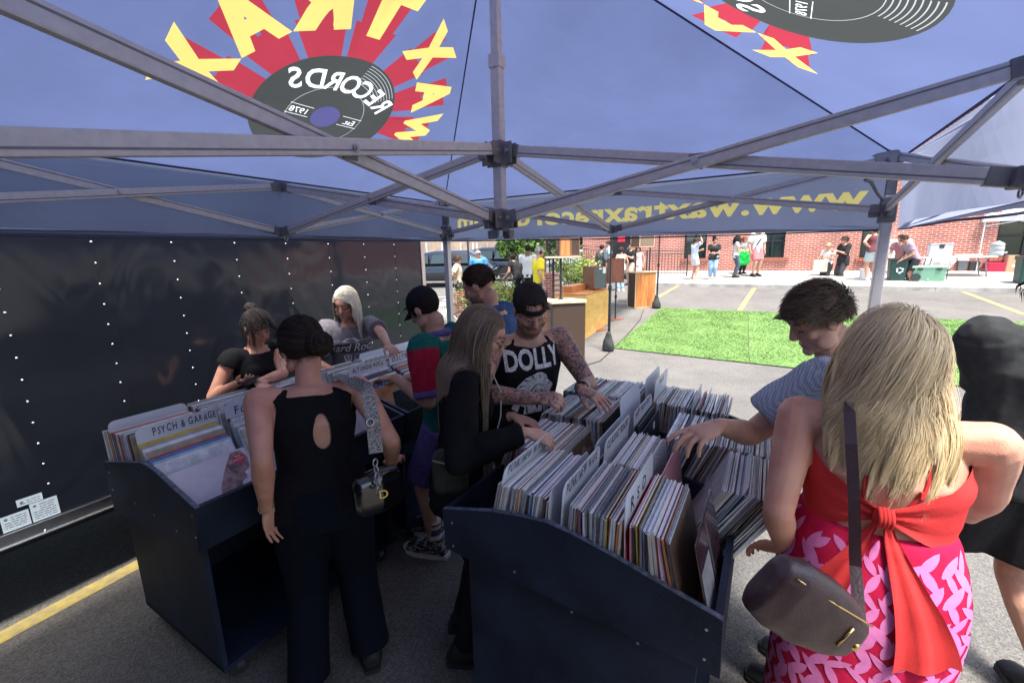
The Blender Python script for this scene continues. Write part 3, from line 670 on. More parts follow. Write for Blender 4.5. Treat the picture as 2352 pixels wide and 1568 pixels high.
def seg(P, t0, s0, s1, l0, l1, z0, z1, where, th=.0056, single=True, force=None, seed=1, w=.316):
    """sleeves from s0 to s1 (at mid height), lean from l0 to l1 degrees (top towards +s), tops from z0 to z1"""
    r = random.Random(seed); s = s0; i = 0
    ks = [k for k, _ in RW]; ws = [v for _, v in RW]; last = None
    while s < s1:
        k = r.choices(ks, ws)[0]
        if last and r.random() < .15: k = last
        if force and i in force: k = force[i]
        last = k; f = (s-s0)/(s1-s0); lean = R_(l0+(l1-l0)*f+r.uniform(-1.8, 1.8)+2.0*math.sin(i*.21+seed)); zt = z0+(z1-z0)*f+r.uniform(-.006, .006)+(r.random() < .12)*r.uniform(.0, .012)
        tk = th*r.choice((.55, .8, .8, 1, 1, 1.5)); 
        if k == 'clear plastic': tk *= 1.2
        H = .315; up = ZZ*math.cos(lean)+DH*math.sin(lean); nx = DH*math.cos(lean)-ZZ*math.sin(lean)
        base = P(s, t0+.158+r.uniform(-.006, .006), 0)*1.; base[2] = 0
        c = base+ZZ*(zt)-up*H+DH*(H/2)*math.sin(lean)
        yaw = r.uniform(-.012, .012); ay = AH*math.cos(yaw)+DH*math.sin(yaw)
        if single:
            o = bpy.data.objects.new('record_sleeve', SL[k]); COL.objects.link(o)
            M = Matrix(((nx[0]*tk*.8, ay[0], up[0], c[0]), (nx[1]*tk*.8, ay[1], up[1], c[1]), (nx[2]*tk*.8, ay[2], up[2], c[2]), (0, 0, 0, 1)))
            o.matrix_world = M; COUNT[0] += 1
            tag(o, f'{k} record sleeve {where}', 'record sleeve', 'record sleeves standing in the crates')
        else:
            rest.box(c+up*H/2, (tk*.8, .314, H), (nx, ay, up), rest_cols.index(k))
        s += tk/math.cos(min(abs(lean), 1.0)); i += 1
COUNT = [0]
M_div = mat('white_plastic_divider', (.66, .69, .73), .35, var=.05, scale=6); M_mark = mat('black_marker', (.02, .02, .03), .7, var=0)
def hand_text(txt, size, seed=0):
    r = random.Random(seed); V = []; F = []; x = 0
    for ch in txt:
        if ch == ' ': x += size*.38; continue
        v, f = text2d(ch, size, .012, .12); v = v.copy(); wd = np.ptp(v[:, 0]); v[:, 0] -= v[:, 0].min()
        k = r.uniform(.9, 1.12); v, _ = xf((v, f), k*.9, k, r.uniform(-.07, .07), x, r.uniform(-.06, .06)*size)
        b = len(V); V += list(map(tuple, v)); F += [tuple(i+b for i in g) for g in f]; x += wd*k*.9+size*.13
    V = np.array(V); V[:, 0] -= x/2; return V, F
def divider(P, t0, s, zt, lean, txt=None, label=None, size=.05, w=.325, h=.30, ty=.055, seed=3, fit=.27, tx=0., col=None, bold=1.):
    if txt: ty = ty-.014; size *= .92; zt += .014
    lean = R_(lean); up = ZZ*math.cos(lean)+DH*math.sin(lean); nx = DH*math.cos(lean)-ZZ*math.sin(lean)
    c = P(s, t0+.16, 0)*1.; c[2] = zt; c = c-up*h/2
    r = .028; poly = []
    for cx, cy, a0 in ((w/2-r, h/2-r, 0), (-w/2+r, h/2-r, 90), (-w/2+.003, -h/2+.003, 180), (w/2-.003, -h/2+.003, 270)):
        rr = r if cy > 0 else .003
        for k in range(7): a = R_(a0+15*k); poly.append(c+AH*(cx+rr*math.cos(a))+up*(cy+rr*math.sin(a)))
    mb = MB(); mb.prism(poly, nx*.0022)
    o = mb.build('divider_card', col or M_div); tag(o, label, 'divider card', 'divider cards between the records')
    if txt:
        V, F = hand_text(txt, size, seed); k = min(1.4, fit/np.ptp(V[:, 0])); V = V*np.array([k, 1.])
        Pn = c+up*(h/2-ty)+AH*tx; mesh_obj('handwriting', Pn+V[:, :1]*AH+V[:, 1:2]*up+nx*.0030, F, M_mark, o)
    return o
# --- foreground crate, nearest row (t = 0)
seg(PR, .0, .205, .245, 14, 13, 1.14, 1.14, 'left of the first PUNK/NEW WAVE card', seed=11)
divider(PR, 0, .262, 1.195, 13, 'PUNK/NEW WAVE', 'white divider card reading PUNK/NEW WAVE at the left end of the nearest row', size=.052, seed=5)
seg(PR, .0, .262, .40, 13, 4, 1.145, 1.135, 'between the two PUNK/NEW WAVE cards', force={3: 'clear plastic', 8: 'cream', 12: 'pale blue', 13: 'blue', 16: 'pink', 19: 'grey', 21: 'brown', 23: 'red'}, seed=4)
divider(PR, 0, .418, 1.17, 3, None, 'blank white divider card just left of the second PUNK/NEW WAVE card')
divider(PR, 0, .462, 1.185, 3, 'PUNK/NEW WAVE', 'white divider card reading PUNK/NEW WAVE in the middle of the nearest row', size=.055, seed=9)
seg(PR, .0, .47, .632, 3, 0, 1.14, 1.13, 'between the PUNK/NEW WAVE and R S D cards', force={2: 'pale blue', 5: 'orange', 9: 'purple', 12: 'clear plastic', 13: 'clear plastic', 17: 'clear plastic', 18: 'clear plastic', 22: 'yellow', 24: 'white'}, seed=21)
divider(PR, 0, .645, 1.20, -1, 'R S D', 'white divider card reading R S D in the nearest row', size=.062, seed=2, fit=.17, tx=-.02, ty=.085)
seg(PR, .0, .655, .80, -2, -11, 1.135, 1.12, 'right of the R S D card', force={0: 'red', 1: 'red', 6: 'yellow', 18: 'red', 20: 'pink', 22: 'white', 24: 'clear plastic', 25: 'clear plastic'}, seed=31)
# --- second row (t = .36)
seg(PR, .36, .0, .30, 20, -8, 1.09, 1.10, 'under the hands of the woman in the black jacket', seed=41)
seg(PR, .36, .385, .425, 4, 4, 1.09, 1.09, 'just left of the CLASSIC ROCK card', force={0: 'clear plastic', 1: 'clear plastic', 3: 'clear plastic', 4: 'clear plastic'}, seed=42)
divider(PR, .36, .432, 1.18, 4, None, 'blank white divider card just left of the CLASSIC ROCK card')
divider(PR, .36, .468, 1.18, 4, 'CLASSIC ROCK', 'white divider card reading CLASSIC ROCK in the second row', size=.05, seed=14)
seg(PR, .36, .478, .64, 8, -6, 1.115, 1.11, 'just right of the CLASSIC ROCK card', force={0: 'cream', 3: 'cream', 25: 'pink'}, seed=43)
seg(PR, .36, .79, .955, 26, 32, 1.11, 1.10, 'leaning at the right end of the second row', seed=44)
divider(PR, .36, .868, 1.125, 27, None, 'blank white card leaning at the right end of the second row, nearer its middle', w=.31)
divider(PR, .36, .93, 1.13, 29, None, 'blank white card leaning at the right end of the second row, nearest the edge', w=.31)
# --- third and fourth rows
seg(PR, .72, -.01, .355, 14, -6, 1.105, 1.115, '', single=False, seed=51)
divider(PR, .72, .41, 1.235, -6, None, 'large blank white divider card standing tall in the third row', h=.36)
divider(PR, .72, .475, 1.17, -2, 'HIP HOP/RAP', 'white divider card reading HIP HOP/RAP in the third row', size=.045, seed=8, h=.28, ty=.045)
seg(PR, .72, .482, .50, 0, -2, 1.12, 1.12, '', single=False, force={0: 'black', 1: 'black', 2: 'black', 3: 'black'}, seed=52)
seg(PR, .72, .575, .80, 12, 26, 1.10, 1.10, '', single=False, seed=53)
seg(PR, .72, .81, .985, 24, 28, 1.10, 1.09, '', single=False, seed=54)
seg(PR, 1.075, -.03, .405, 10, -4, 1.11, 1.12, '', single=False, seed=61)
divider(PR, 1.075, .435, 1.235, -3, None, 'blank white divider card behind the HIP HOP/RAP card in the farthest row', h=.34)
seg(PR, 1.075, .45, .50, 0, 0, 1.12, 1.12, '', single=False, force={1: 'pink', 2: 'pink', 3: 'red'}, seed=62)
divider(PR, 1.075, .482, 1.215, 2, 'JAZZ', 'white divider card with faint writing in the farthest row', size=.035, w=.31, fit=.1)
seg(PR, 1.075, .51, .80, 2, 8, 1.12, 1.11, '', single=False, force={48: 'yellow'}, seed=63)
divider(PR, 1.075, .665, 1.17, 4, None, 'small blank white card among the farthest row of sleeves, left of the pair', w=.30)
divider(PR, 1.075, .715, 1.155, 5, None, 'small blank white card among the farthest row of sleeves, right of the pair', w=.30)
# --- left crate
seg(PL, .005, -.005, .06, -6, -5, 1.07, 1.085, 'at the back left of the PSYCH & GARAGE row', seed=71)
divider(PL, .005, .075, 1.135, -4, None, 'blank white divider card at the back of the PSYCH & GARAGE row')
seg(PL, .005, .085, .34, -5, -8, 1.085, 1.11, 'behind the PSYCH & GARAGE card', seed=72)
divider(PL, .005, .385, 1.145, -10, 'PSYCH & GARAGE', 'white divider card reading PSYCH & GARAGE', size=.05, seed=6, fit=.26, tx=.03, ty=.062)
seg(PL, .005, .435, .60, -16, -38, 1.10, 1.02, 'in front of the PSYCH & GARAGE card', force={3: 'yellow', 4: 'tan', 8: 'white', 11: 'tan'}, seed=73, th=.008)
seg(PL, .36, -.005, .38, -4, -9, 1.085, 1.11, 'behind the FOLK card', seed=74)
divider(PL, .36, .34, 1.14, -8, 'THE/AMF', 'white divider card reading THE/AMF behind the FOLK card', size=.04, w=.31, fit=.16, tx=-.05, ty=.05)
divider(PL, .36, .40, 1.145, -9, 'FOLK', 'white divider card reading FOLK', size=.062, seed=12, fit=.13, tx=-.05, ty=.075)
seg(PL, .36, .45, .60, -16, -30, 1.10, 1.04, 'in front of the FOLK card', seed=75, th=.009)
seg(PL, .715, -.005, .60, -5, -22, 1.09, 1.07, '', single=False, seed=76, th=.008)
for i, (t0, zz) in enumerate(((.005, 1.09), (.36, 1.09), (.715, 1.09))):
    seg(PL2, t0, -.005, .36, -4, -9, zz, zz+.025, '', single=False, seed=81+i, th=.007)
    seg(PL2, t0, .42, .66, -14, -36, zz+.01, zz-.06, '', single=False, seed=91+i, th=.008, force={9: 'red', 10: 'pink'})
divider(PL2, .005, .375, 1.145, -9, 'ALT/INDIE ROCK', 'white divider card reading ALT/INDIE ROCK', size=.045, fit=.27, seed=15)
divider(PL2, .36, .375, 1.145, -9, 'ELECTRONIC', 'white divider card reading ELECTRONIC behind the man in the polo shirt', size=.05, fit=.27, seed=16)
divider(PL2, .36, .06, 1.15, -4, None, 'blank white divider card under the hand of the blond person in the grey shirt')
divider(PL2, .715, .06, 1.15, -4, None, 'blank white divider card behind the ELECTRONIC card')
rest_o = rest.build('record_sleeves', [mat(k.replace(' ', '_')+'_card', (1, 1, 1)) if k != 'clear plastic' else M_poly for k in rest_cols], origin=(0, 0, 0))
tag(rest_o, 'packed record sleeves filling the farther rows of the crates', 'record sleeves', None, 'stuff')
# sleeves whose front covers show
def cover(P, t, s_top, z_top, lean, size, shapes, mats, label, thick=.004, vis=1.):
    lean = R_(lean); up = ZZ*math.cos(lean)+DH*math.sin(lean); nx = DH*math.cos(lean)-ZZ*math.sin(lean)
    c0 = P(s_top, t, 0)*1.; c0[2] = z_top; c0 = c0-up*size
    root = MB(); root.prism([c0, c0+AH*size, c0+AH*size+up*size, c0+up*size], -nx*thick)
    o = root.build('record_sleeve', mats[0]); tag(o, label, 'record sleeve', 'record sleeves standing in the crates')
    art = artwork([(0.002, 0.002), (size-.002, 0.002), (size-.002, size-.002), (0.002, size-.002)], [(m, xf(s, size, size)) for m, s in shapes])
    art_on_plane('cover_art', art, mats, c0, AH, up, o, off=.0012)
    return o
cw = mat('white_cover', (.62, .58, .62), .3, var=.04); c_h = mat('plum_brown_ink', (.13, .07, .085), .35, var=.6, scale=30, col2=(.42, .27, .26)); c_l = mat('lemon_ink', (.62, .55, .28), .4, var=.2); c_r = mat('red_sticker', (.5, .03, .07), .4, var=.05)
hand = poly_shape([(.42, .30), (.47, .52), (.58, .70), (.70, .86), (.80, .98), (.93, .97), (.97, .82), (.93, .66), (.84, .62), (.83, .52), (.75, .50), (.70, .40), (.60, .33), (.50, .27)])
mate = [cw, c_h, c_l, c_r, mat('white_ink', (.75, .75, .75), .5, var=0)]
cover(PL, .005, .615, 1.0, -48, .315, [(2, poly_shape([(.30, .14), (.33, .36), (.52, .38), (.64, .30), (.62, .20), (.5, .12)])), (2, circle(.36, .15, .155, 28, .05)), (1, hand), (4, circle(.86, .60, .03, 14)), (3, poly_shape([(.62, .26), (.70, .42), (.74, .44), (.78, .30), (.72, .22)])),
    (3, circle(.86, .85, .085, 32)), (4, xf(text2d('The', .05), 1, 1, .1, .86, .875)), (4, xf(text2d('Black Keys', .036, .004), 1, 1, .1, .86, .835)), (4, xf(text2d('* * *', .03), 1, 1, .1, .86, .795))], mate,
    'white record sleeve with a brown hand and lemon slice on its cover')
cover(PL, .36, .62, 1.02, -44, .315, [(1, poly_shape([(0, .1), (1, .1), (1, .3), (0, .3)]))], [mat('silver_cover', (.4, .42, .46), .3, var=.3, scale=9), c_h], 'silver record sleeve at the front of the FOLK row')
cover(PR, .0, .83, 1.13, -12, .316, [(1, poly_shape([(.0, .0), (.5, .0), (.42, .72), (.0, .74)])), (2, poly_shape([(.55, .0), (.62, .0), (.5, .95), (.44, .95)]))], [mat('plum_cover', (.07, .035, .05), .15, var=.4, scale=12, coat=.5), mat('pale_grey_ink', (.36, .38, .4), .25, var=.15), mat('dark_grey_ink', (.1, .1, .11), .3)],
    'plum and grey record sleeve closing the right end of the nearest row')
cover(PR, .36, .672, 1.11, -7, .315, [(1, poly_shape([(0, 0), (1, 0), (1, .5), (0, .3)]))], [mat('pink_cover', (.55, .25, .27), .35, var=.1), mat('pale_pink_ink', (.6, .42, .42), .4, var=.3, scale=20)], 'pink record sleeve facing the empty gap in the second row')
cover(PR, .36, .30, 1.125, -8, .315, [(1, poly_shape([(.08, .28), (.92, .28), (.92, .9), (.08, .9)])), (2, circle(.26, .68, .09)), (2, circle(.44, .66, .08)), (2, circle(.62, .7, .09)), (2, circle(.8, .64, .08)), (2, poly_shape([(.1, .28), (.9, .28), (.86, .6), (.5, .54), (.14, .62)]))], [mat('beige_cover', (.42, .4, .36), .2, var=.1), mat('sepia_ink', (.17, .11, .06), .3, var=.4), mat('tan_ink', (.36, .27, .18), .3, var=.5, scale=14)],
    'beige record sleeve with a sepia group picture, held by the woman with long hair')
cover(PR, .72, .515, 1.10, -3, .315, [(1, poly_shape([(.62, .82), (.72, .82), (.72, .93), (.62, .93)])), (2, circle(.55, .68, .02, 12, .05))], [mat('black_cover', (.03, .03, .034), .3, var=.2), mat('white_ink', (.75, .75, .75)), mat('yellow_ink', (.7, .6, .05), .4)], 'black record sleeve with a tiny white square behind the CLASSIC ROCK row')
cover(PR, 1.075, .82, 1.10, 10, .31, [(1, poly_shape([(0, 0), (1, 0), (1, .3)]))], [mat('lime_cover', (.42, .5, .22), .4, var=.2), cw], 'lime green record sleeve at the right end of the farthest row')
for i, (t0, c1, lb, word) in enumerate(((.005, (.08, .1, .11), 'dark record sleeve at the front of the ALT/INDIE ROCK row', None), (.36, (.012, .013, .016), 'black record sleeve lettered paramore under the hand of the man in the polo shirt', 'paramore'), (.715, (.05, .05, .06), 'charcoal record sleeve at the far end of the crate beside the trailer', None))):
    sh = [(1, poly_shape([(.45, .1), (.95, .1), (.95, .8), (.6, .8)]))]
    if word: sh.append((2, xf(text2d(word, .17, .01), 1, 1, 0, .5, .34)))
    cover(PL2, t0, .77, 1.055, -13, .31, sh, [mat('dark_cover_%s' % ['a', 'b', 'c'][i], c1, .3, var=.3), mat('olive_grey_ink', (.2, .22, .16), .3, var=.5, scale=15), mat('pale_ink', (.6, .6, .6), .5)], lb)
# two clear bags bulging out of the foreground rows
print('sleeves', COUNT[0])
# ================================================================== people: one remeshed body each, clothes and hair as parts
def remesh(mb, vox, smooth=2, disp=None, fac=.5):
    me = bpy.data.meshes.new('tmp'); me.from_pydata([tuple(map(float, v)) for v in mb.V], [], mb.F)
    bm = bmesh.new(); bm.from_mesh(me); bmesh.ops.recalc_face_normals(bm, faces=bm.faces); bm.to_mesh(me); bm.free()
    o = bpy.data.objects.new('tmp', me); COL.objects.link(o)
    r = o.modifiers.new('r', 'REMESH'); r.mode = 'VOXEL'; r.voxel_size = vox
    if smooth: q = o.modifiers.new('s', 'SMOOTH'); q.iterations = smooth; q.factor = fac
    m2 = bpy.data.meshes.new_from_object(o.evaluated_get(bpy.context.evaluated_depsgraph_get()))
    n = len(m2.vertices); V = np.empty(n*3); m2.vertices.foreach_get('co', V); V = V.reshape(-1, 3)
    if disp:
        N = np.empty(n*3); m2.vertex_normals.foreach_get('vector', N); N = N.reshape(-1, 3)
        amp, fr, st, sd = disp
        d = np.array([noise.noise(Vector((v[0]*fr+sd, v[1]*fr, v[2]*fr*st)))+.45*noise.noise(Vector((v[0]*fr*2.3+sd, v[1]*fr*2.3, v[2]*fr*2.3*st+3))) for v in V])
        V = V+N*(d*amp)[:, None]
    F = [tuple(p.vertices) for p in m2.polygons]
    bpy.data.objects.remove(o); bpy.data.meshes.remove(m2); bpy.data.meshes.remove(me)
    return V, F
def capsule(mb, a, b, ra, rb, n=14, flat=1.):
    a = np.asarray(a, float); b = np.asarray(b, float); d = nrm(b-a); pts = []; rs = []
    for t in (-.98, -.8, -.5, 0): pts.append(a+d*ra*t); rs.append(ra*math.sqrt(1-t*t))
    for t in (.5,): pts.append(a+(b-a)*t); rs.append((ra+rb)/2)
    for t in (0, .5, .8, .98): pts.append(b+d*rb*t); rs.append(rb*math.sqrt(1-t*t))
    mb.tube(pts, rs, n, flat=flat)
def limb(mb, pts, rs, n=14):
    P = []; Rr = []
    d0 = nrm(pts[1]-pts[0]); d1 = nrm(pts[-1]-pts[-2])
    for t in (-.95, -.6): P.append(pts[0]+d0*rs[0]*t); Rr.append(rs[0]*math.sqrt(1-t*t))
    P += list(pts); Rr += list(rs)
    for t in (.6, .95): P.append(pts[-1]+d1*rs[-1]*t); Rr.append(rs[-1]*math.sqrt(1-t*t))
    mb.tube(P, Rr, n)
def ik(S, W, a, b, hint):
    d = W-S; L = np.linalg.norm(d); L2 = min(L, (a+b)*.995); W = S+d/L*L2; x = (a*a-b*b+L2*L2)/(2*L2); h = math.sqrt(max(a*a-x*x, 0)); dn = d/L
    p = hint-S; p = p-dn*(p@dn); p = nrm(p)
    return S+dn*x+p*h, W
def hand(mb, w, d, n, side, curl=.5, spread=.25, k=1., thumb=.6, fcurl=None):
    """w wrist, d towards the fingers, n back of the hand, side: +1 thumb towards cross(d,n)"""
    d = nrm(d); n = nrm(n-d*(np.asarray(n)@d)); x = np.cross(d, n)*side
    mb.loft([(w-d*.015*k, x*.021*k, n*.017*k), (w+d*.01*k, x*.024*k, n*.016*k), (w+d*.04*k, x*.038*k, n*.015*k), (w+d*.075*k, x*.042*k, n*.0135*k), (w+d*.092*k, x*.039*k, n*.010*k)], 14)
    for i, (off, L, r) in enumerate(((.031, .070, .0088), (.0105, .079, .0090), (-.0105, .074, .0086), (-.031, .058, .0078))):
        c = (fcurl[i] if fcurl else curl); a = spread*(1.5-i)*.28; dd = nrm(d*math.cos(a)+x*math.sin(a)); p = w+d*.084*k+x*off*k; pts = [p-dd*.02*k, p]; nn = n
        for sgm, ff in ((.45, .7), (.30, 1.25), (.25, .9)):
            th = c*ff; d2 = dd*math.cos(th)-nn*math.sin(th); nn = nn*math.cos(th)+dd*math.sin(th); dd = d2; p = p+dd*L*sgm*k*1.05; pts.append(p)
        limb(mb, pts, [r*k*1.08, r*k, r*k*.98, r*k*.9, r*k*.74], 10)
    p = w+d*.018*k+x*.022*k-n*.004*k; dd = nrm(d*.75+x*.66-n*thumb*.4); p2 = p+dd*.040*k; d3 = nrm(d*.9+x*.32-n*thumb*.55); p3 = p2+d3*.032*k; p4 = p3+nrm(d3-x*.25-n*thumb*.2)*.024*k
    limb(mb, [p-dd*.01, p2, p3, p4], [.015*k, .0125*k, .0105*k, .0085*k], 10)
skins = {'fair': ((.58, .34, .24), (.48, .255, .175)), 'tan': ((.46, .26, .175), (.36, .18, .12)), 'brown': ((.2, .11, .07), (.14, .075, .05)), 'rosy': ((.62, .33, .23), (.53, .25, .17))}
def skin_mat(kind):
    nm = kind+'_skin'
    if nm in _m: return _m[nm]
    a, b = skins[kind]; m = mat(nm, b, .5, var=0, col2=a, scale=14, bump=.22, bscale=320, spec=.4)
    bs = m.node_tree.nodes['Principled BSDF']; bs.inputs['Subsurface Weight'].default_value = .12; bs.inputs['Subsurface Radius'].default_value = (.02, .008, .005); bs.inputs['Subsurface Scale'].default_value = .5
    return m
def tattoo_mat():
    m = mat('tattooed_skin', (.48, .25, .19), .5, var=0, spec=.35)
    n = m.node_tree.nodes; l = m.node_tree.links; tc = n['Texture Coordinate']
    v = n.new('ShaderNodeTexNoise'); v.inputs['Scale'].default_value = 26; v.inputs['Detail'].default_value = 7; v.inputs['Distortion'].default_value = 2.5; l.new(tc.outputs['Object'], v.inputs['Vector'])
    cr = n.new('ShaderNodeValToRGB'); e = cr.color_ramp.elements; e[0].position = .36; e[0].color = (.10, .085, .085, 1); e[1].position = .56; e[1].color = (.44, .24, .18, 1)
    x = e.new(.47); x.color = (.22, .135, .115, 1)
    l.new(v.outputs[0], cr.inputs[0]); l.new(cr.outputs[0], n['Principled BSDF'].inputs['Base Color']); return m
def head_frame(az, pitch, tilt=0.):
    f = np.array([math.sin(az)*math.cos(pitch), math.cos(az)*math.cos(pitch), -math.sin(pitch)]); r = np.array([math.cos(az), -math.sin(az), 0])
    u = np.cross(r, f); 
    if tilt: r, u = r*math.cos(tilt)+u*math.sin(tilt), u*math.cos(tilt)-r*math.sin(tilt)
    return f, r, u
def head_prims(mb, c, f, r, u, k, female, beard=False):
    E = lambda a, b, d, rx, ry, rz, nu=14: mb.ell(c+(f*a+r*b+u*d)*k, (rx*k, ry*k, rz*k), (r, f, u), nu=nu, nv=10)
    E(-.014, 0, .036, .075, .094, .086, 20); E(.02, 0, -.02, .063, .070, .082, 18); E(.045, 0, -.07, .042 if female else .048, .042, .035)
    E(.078, 0, -.088, .020 if female else .026, .018, .018); E(.036, 0, .035, .060, .056, .05)
    for s in (-1, 1):
        E(.058, s*.040, -.018, .022, .022, .022); E(.070, s*.031, .012, .0155, .0135, .0125); E(.028, s*.056, -.06, .016, .035, .028)
        E(-.004, s*.076, -.004, .009, .018, .030, 10); E(.004, s*.080, -.004, .006, .012, .022, 8)
    mb.tube([c+(f*.074+r*x+u*(.034-.1*abs(x)*abs(x)*20*.02))*k+f*(-x*x*9)*k for x in (-.045, -.025, 0, .025, .045)], [.007*k, .010*k, .009*k, .010*k, .007*k], 8)
    mb.loft([(c+(f*.080+u*.030)*k, r*.009*k, f*.010*k), (c+(f*.090+u*.010)*k, r*.010*k, f*.012*k), (c+(f*.102+u*-.012)*k, r*.012*k, f*.013*k), (c+(f*.104+u*-.024)*k, r*.015*k, f*.012*k), (c+(f*.094+u*-.031)*k, r*.014*k, f*.010*k)], 10)
    E(.084, 0, -.052, .024, .010, .0055); E(.083, 0, -.063, .020, .010, .006)
    if beard: E(.055, 0, -.078, .052, .045, .034); E(.082, 0, -.045, .03, .012, .007)
def jpt(root, *a): pass
class Person:
    pass
def person(label, pos, H, az, gz0=None, skin='fair', female=False, bend=0., side=0., head=(0, 0, 0), arms=None, legs=None, build=1., vox=.006, near=True, hips=1., face=True, shift=None, knee=0., beard=False, shoulder=1., bust=0., feet=True, handk=1., group=None, neckf=0., tattoo=False):
    """bend: forward lean of the torso (deg); head: (yaw relative to the body, pitch down, tilt); arms: {'L': (wrist, elbow hint, finger dir, back-of-hand, curl)}"""
    g = ground(pos[0], pos[1]) if gz0 is None else gz0
    a = R_(az); f = np.array([math.sin(a), math.cos(a), 0]); r = np.array([math.cos(a), -math.sin(a), 0])
    b = R_(bend); upv = nrm(ZZ*math.cos(b)+f*math.sin(b)+r*math.sin(R_(side))); fw = nrm(f*math.cos(b)-ZZ*math.sin(b)); rr = nrm(np.cross(fw, upv)); 
    P = np.array([pos[0], pos[1], g+.53*H-knee*H]); 
    if shift is not None: P = P+f*shift[0]+r*shift[1]
    q = Person(); q.H = H; q.f = f; q.r = r; q.up = upv; q.fw = fw; q.rr = rr; q.P = P; q.g = g; q.near = near; q.female = female; q.build = build; q.hips = hips; q.sh = shoulder; q.bust = bust
    q.neck = P+upv*.295*H
    hf, hr, hu = head_frame(a+R_(head[0]), R_(head[1]), R_(head[2]))
    q.hf, q.hr, q.hu = hf, hr, hu; q.k = .13*H/.225
    nd = nrm(upv*.75+hu*.35+fw*.18); q.hc = q.neck+nd*.054*H+hu*.043*H+fw*neckf
    sw = (.098 if female else .112)*shoulder
    q.S = {'L': q.neck-upv*.018*H-rr*sw*H, 'R': q.neck-upv*.018*H+rr*sw*H}
    q.E = {}; q.W = {}; q.K = {}; q.A = {}; q.Hp = {}
    for sd, sg in (('L', -1), ('R', 1)):
        S = q.S[sd]
        if arms and sd in arms and arms[sd] is not None:
            q.E[sd], q.W[sd] = ik(S, np.asarray(arms[sd][0], float), .172*H, .155*H, np.asarray(arms[sd][1], float))
        else:
            q.W[sd] = S-ZZ*.31*H+rr*sg*.03*H+f*.04*H; q.E[sd], q.W[sd] = ik(S, q.W[sd], .172*H, .155*H, S-ZZ*.17*H+rr*sg*.1-f*.1)
        hp = P+rr*sg*.052*H*hips-ZZ*.02*H; q.Hp[sd] = hp
        lo = (legs or {}).get(sd, (sg*.055*H, 0)); gr = np.array([pos[0], pos[1], 0])+r*lo[0]+f*lo[1]; gg = (ground(gr[0], gr[1]) if gz0 is None else gz0); gr[2] = gg+.045*H+(lo[2] if len(lo) > 2 else 0)
        q.K[sd], q.A[sd] = ik(hp, gr, .243*H, .242*H, hp+f*.5-ZZ*.25*H); q.A[sd] = gr
    root = empty('person', (pos[0], pos[1], g), label, 'person', group); q.root = root
    if DEBUG and near:
        pj = lambda X: (round(float(1176+FPX*(X-CAM)@Rt/((X-CAM)@Fw))), round(float(784-FPX*(X-CAM)@Up/((X-CAM)@Fw))), round(float((X-CAM)@Fw), 2))
        print('PJ', label[:34], 'head', pj(q.hc), *[(k_+sd, pj(getattr(q, k_)[sd])) for k_ in ('S', 'E', 'W') for sd in 'LR'])
    mb = MB(); B = build
    if female: prof = [(-.055, .080*hips, .060), (0, .098*hips, .066), (.05, .092*hips, .060), (.10, .074, .052), (.15, .076, .054), (.21, .083, .060), (.25, .084, .052), (.28, .070, .042), (.30, .036, .034)]
    else: prof = [(-.05, .080*hips, .058), (0, .090*hips, .062), (.05, .086, .060), (.10, .080, .058), (.15, .086, .062), (.21, .096, .066), (.25, .098, .056), (.28, .080, .046), (.30, .040, .036)]
    q.prof = [(z, w*(B if z < .24 else (1+B)/2), d*(B if z < .24 else (1+B)/2)) for z, w, d in prof]
    def tc(z): return P+upv*z*H+ZZ*0
    q.tc = tc
    mb.loft([(tc(z), rr*w*H, fw*d*H) for z, w, d in q.prof], 22, sq=2.3)
    if bust:
        for s in (-1, 1): mb.ell(tc(.205)+rr*s*.043*H+fw*.042*H, (.036*H*bust, .034*H*bust, .034*H*bust), (rr, fw, upv))
    nr = (.028 if female else .033)*H*(.7+.3*B)
    limb(mb, [q.neck-upv*.02*H, q.neck+nd*.03*H, q.hc-hu*.05*H-hf*.012*H], [nr*1.2, nr, nr*.98], 16)
    for sd in 'LR':
        S, E_, W_ = q.S[sd], q.E[sd], q.W[sd]; ka = (.88 if female else 1.05)*(.45+.55*B)
        limb(mb, [q.neck-upv*.022*H+(S-q.neck)*.35, S], [.032*H, .033*H*ka])
        limb(mb, [S, S+(E_-S)*.35, S+(E_-S)*.75, E_], [.034*H*ka, .031*H*ka, .025*H*ka, .023*H*ka])
        limb(mb, [E_, E_+(W_-E_)*.28, E_+(W_-E_)*.7, W_], [.023*H*ka, .0245*H*ka, .018*H*ka, .0145*H*ka])
        if arms and sd in arms and arms[sd] is not None and len(arms[sd]) > 2: _, _, hd, hn, cu = arms[sd][:5]; ex = arms[sd][5] if len(arms[sd]) > 5 else {}
        else: hd, hn, cu, ex = nrm(W_-E_), rr*(1 if sd == 'R' else -1), .45, {}
        sgn = 1 if sd == 'L' else -1
        hand(mb, W_, np.asarray(hd, float), np.asarray(hn, float), sgn, cu, k=H/1.72*handk*(.94 if female else 1.04), **ex)
        Hp, K, A_ = q.Hp[sd], q.K[sd], q.A[sd]; kl = (.55+.45*B)
        limb(mb, [Hp, Hp+(K-Hp)*.35, Hp+(K-Hp)*.75, K], [.056*H*kl*hips, .050*H*kl, .037*H*kl, .033*H*kl], 16)
        cf = -nrm(f); limb(mb, [K, K+(A_-K)*.28+cf*.008*H, K+(A_-K)*.65, A_], [.033*H*kl, .035*H*kl, .024*H*kl, .020*H*kl], 16)
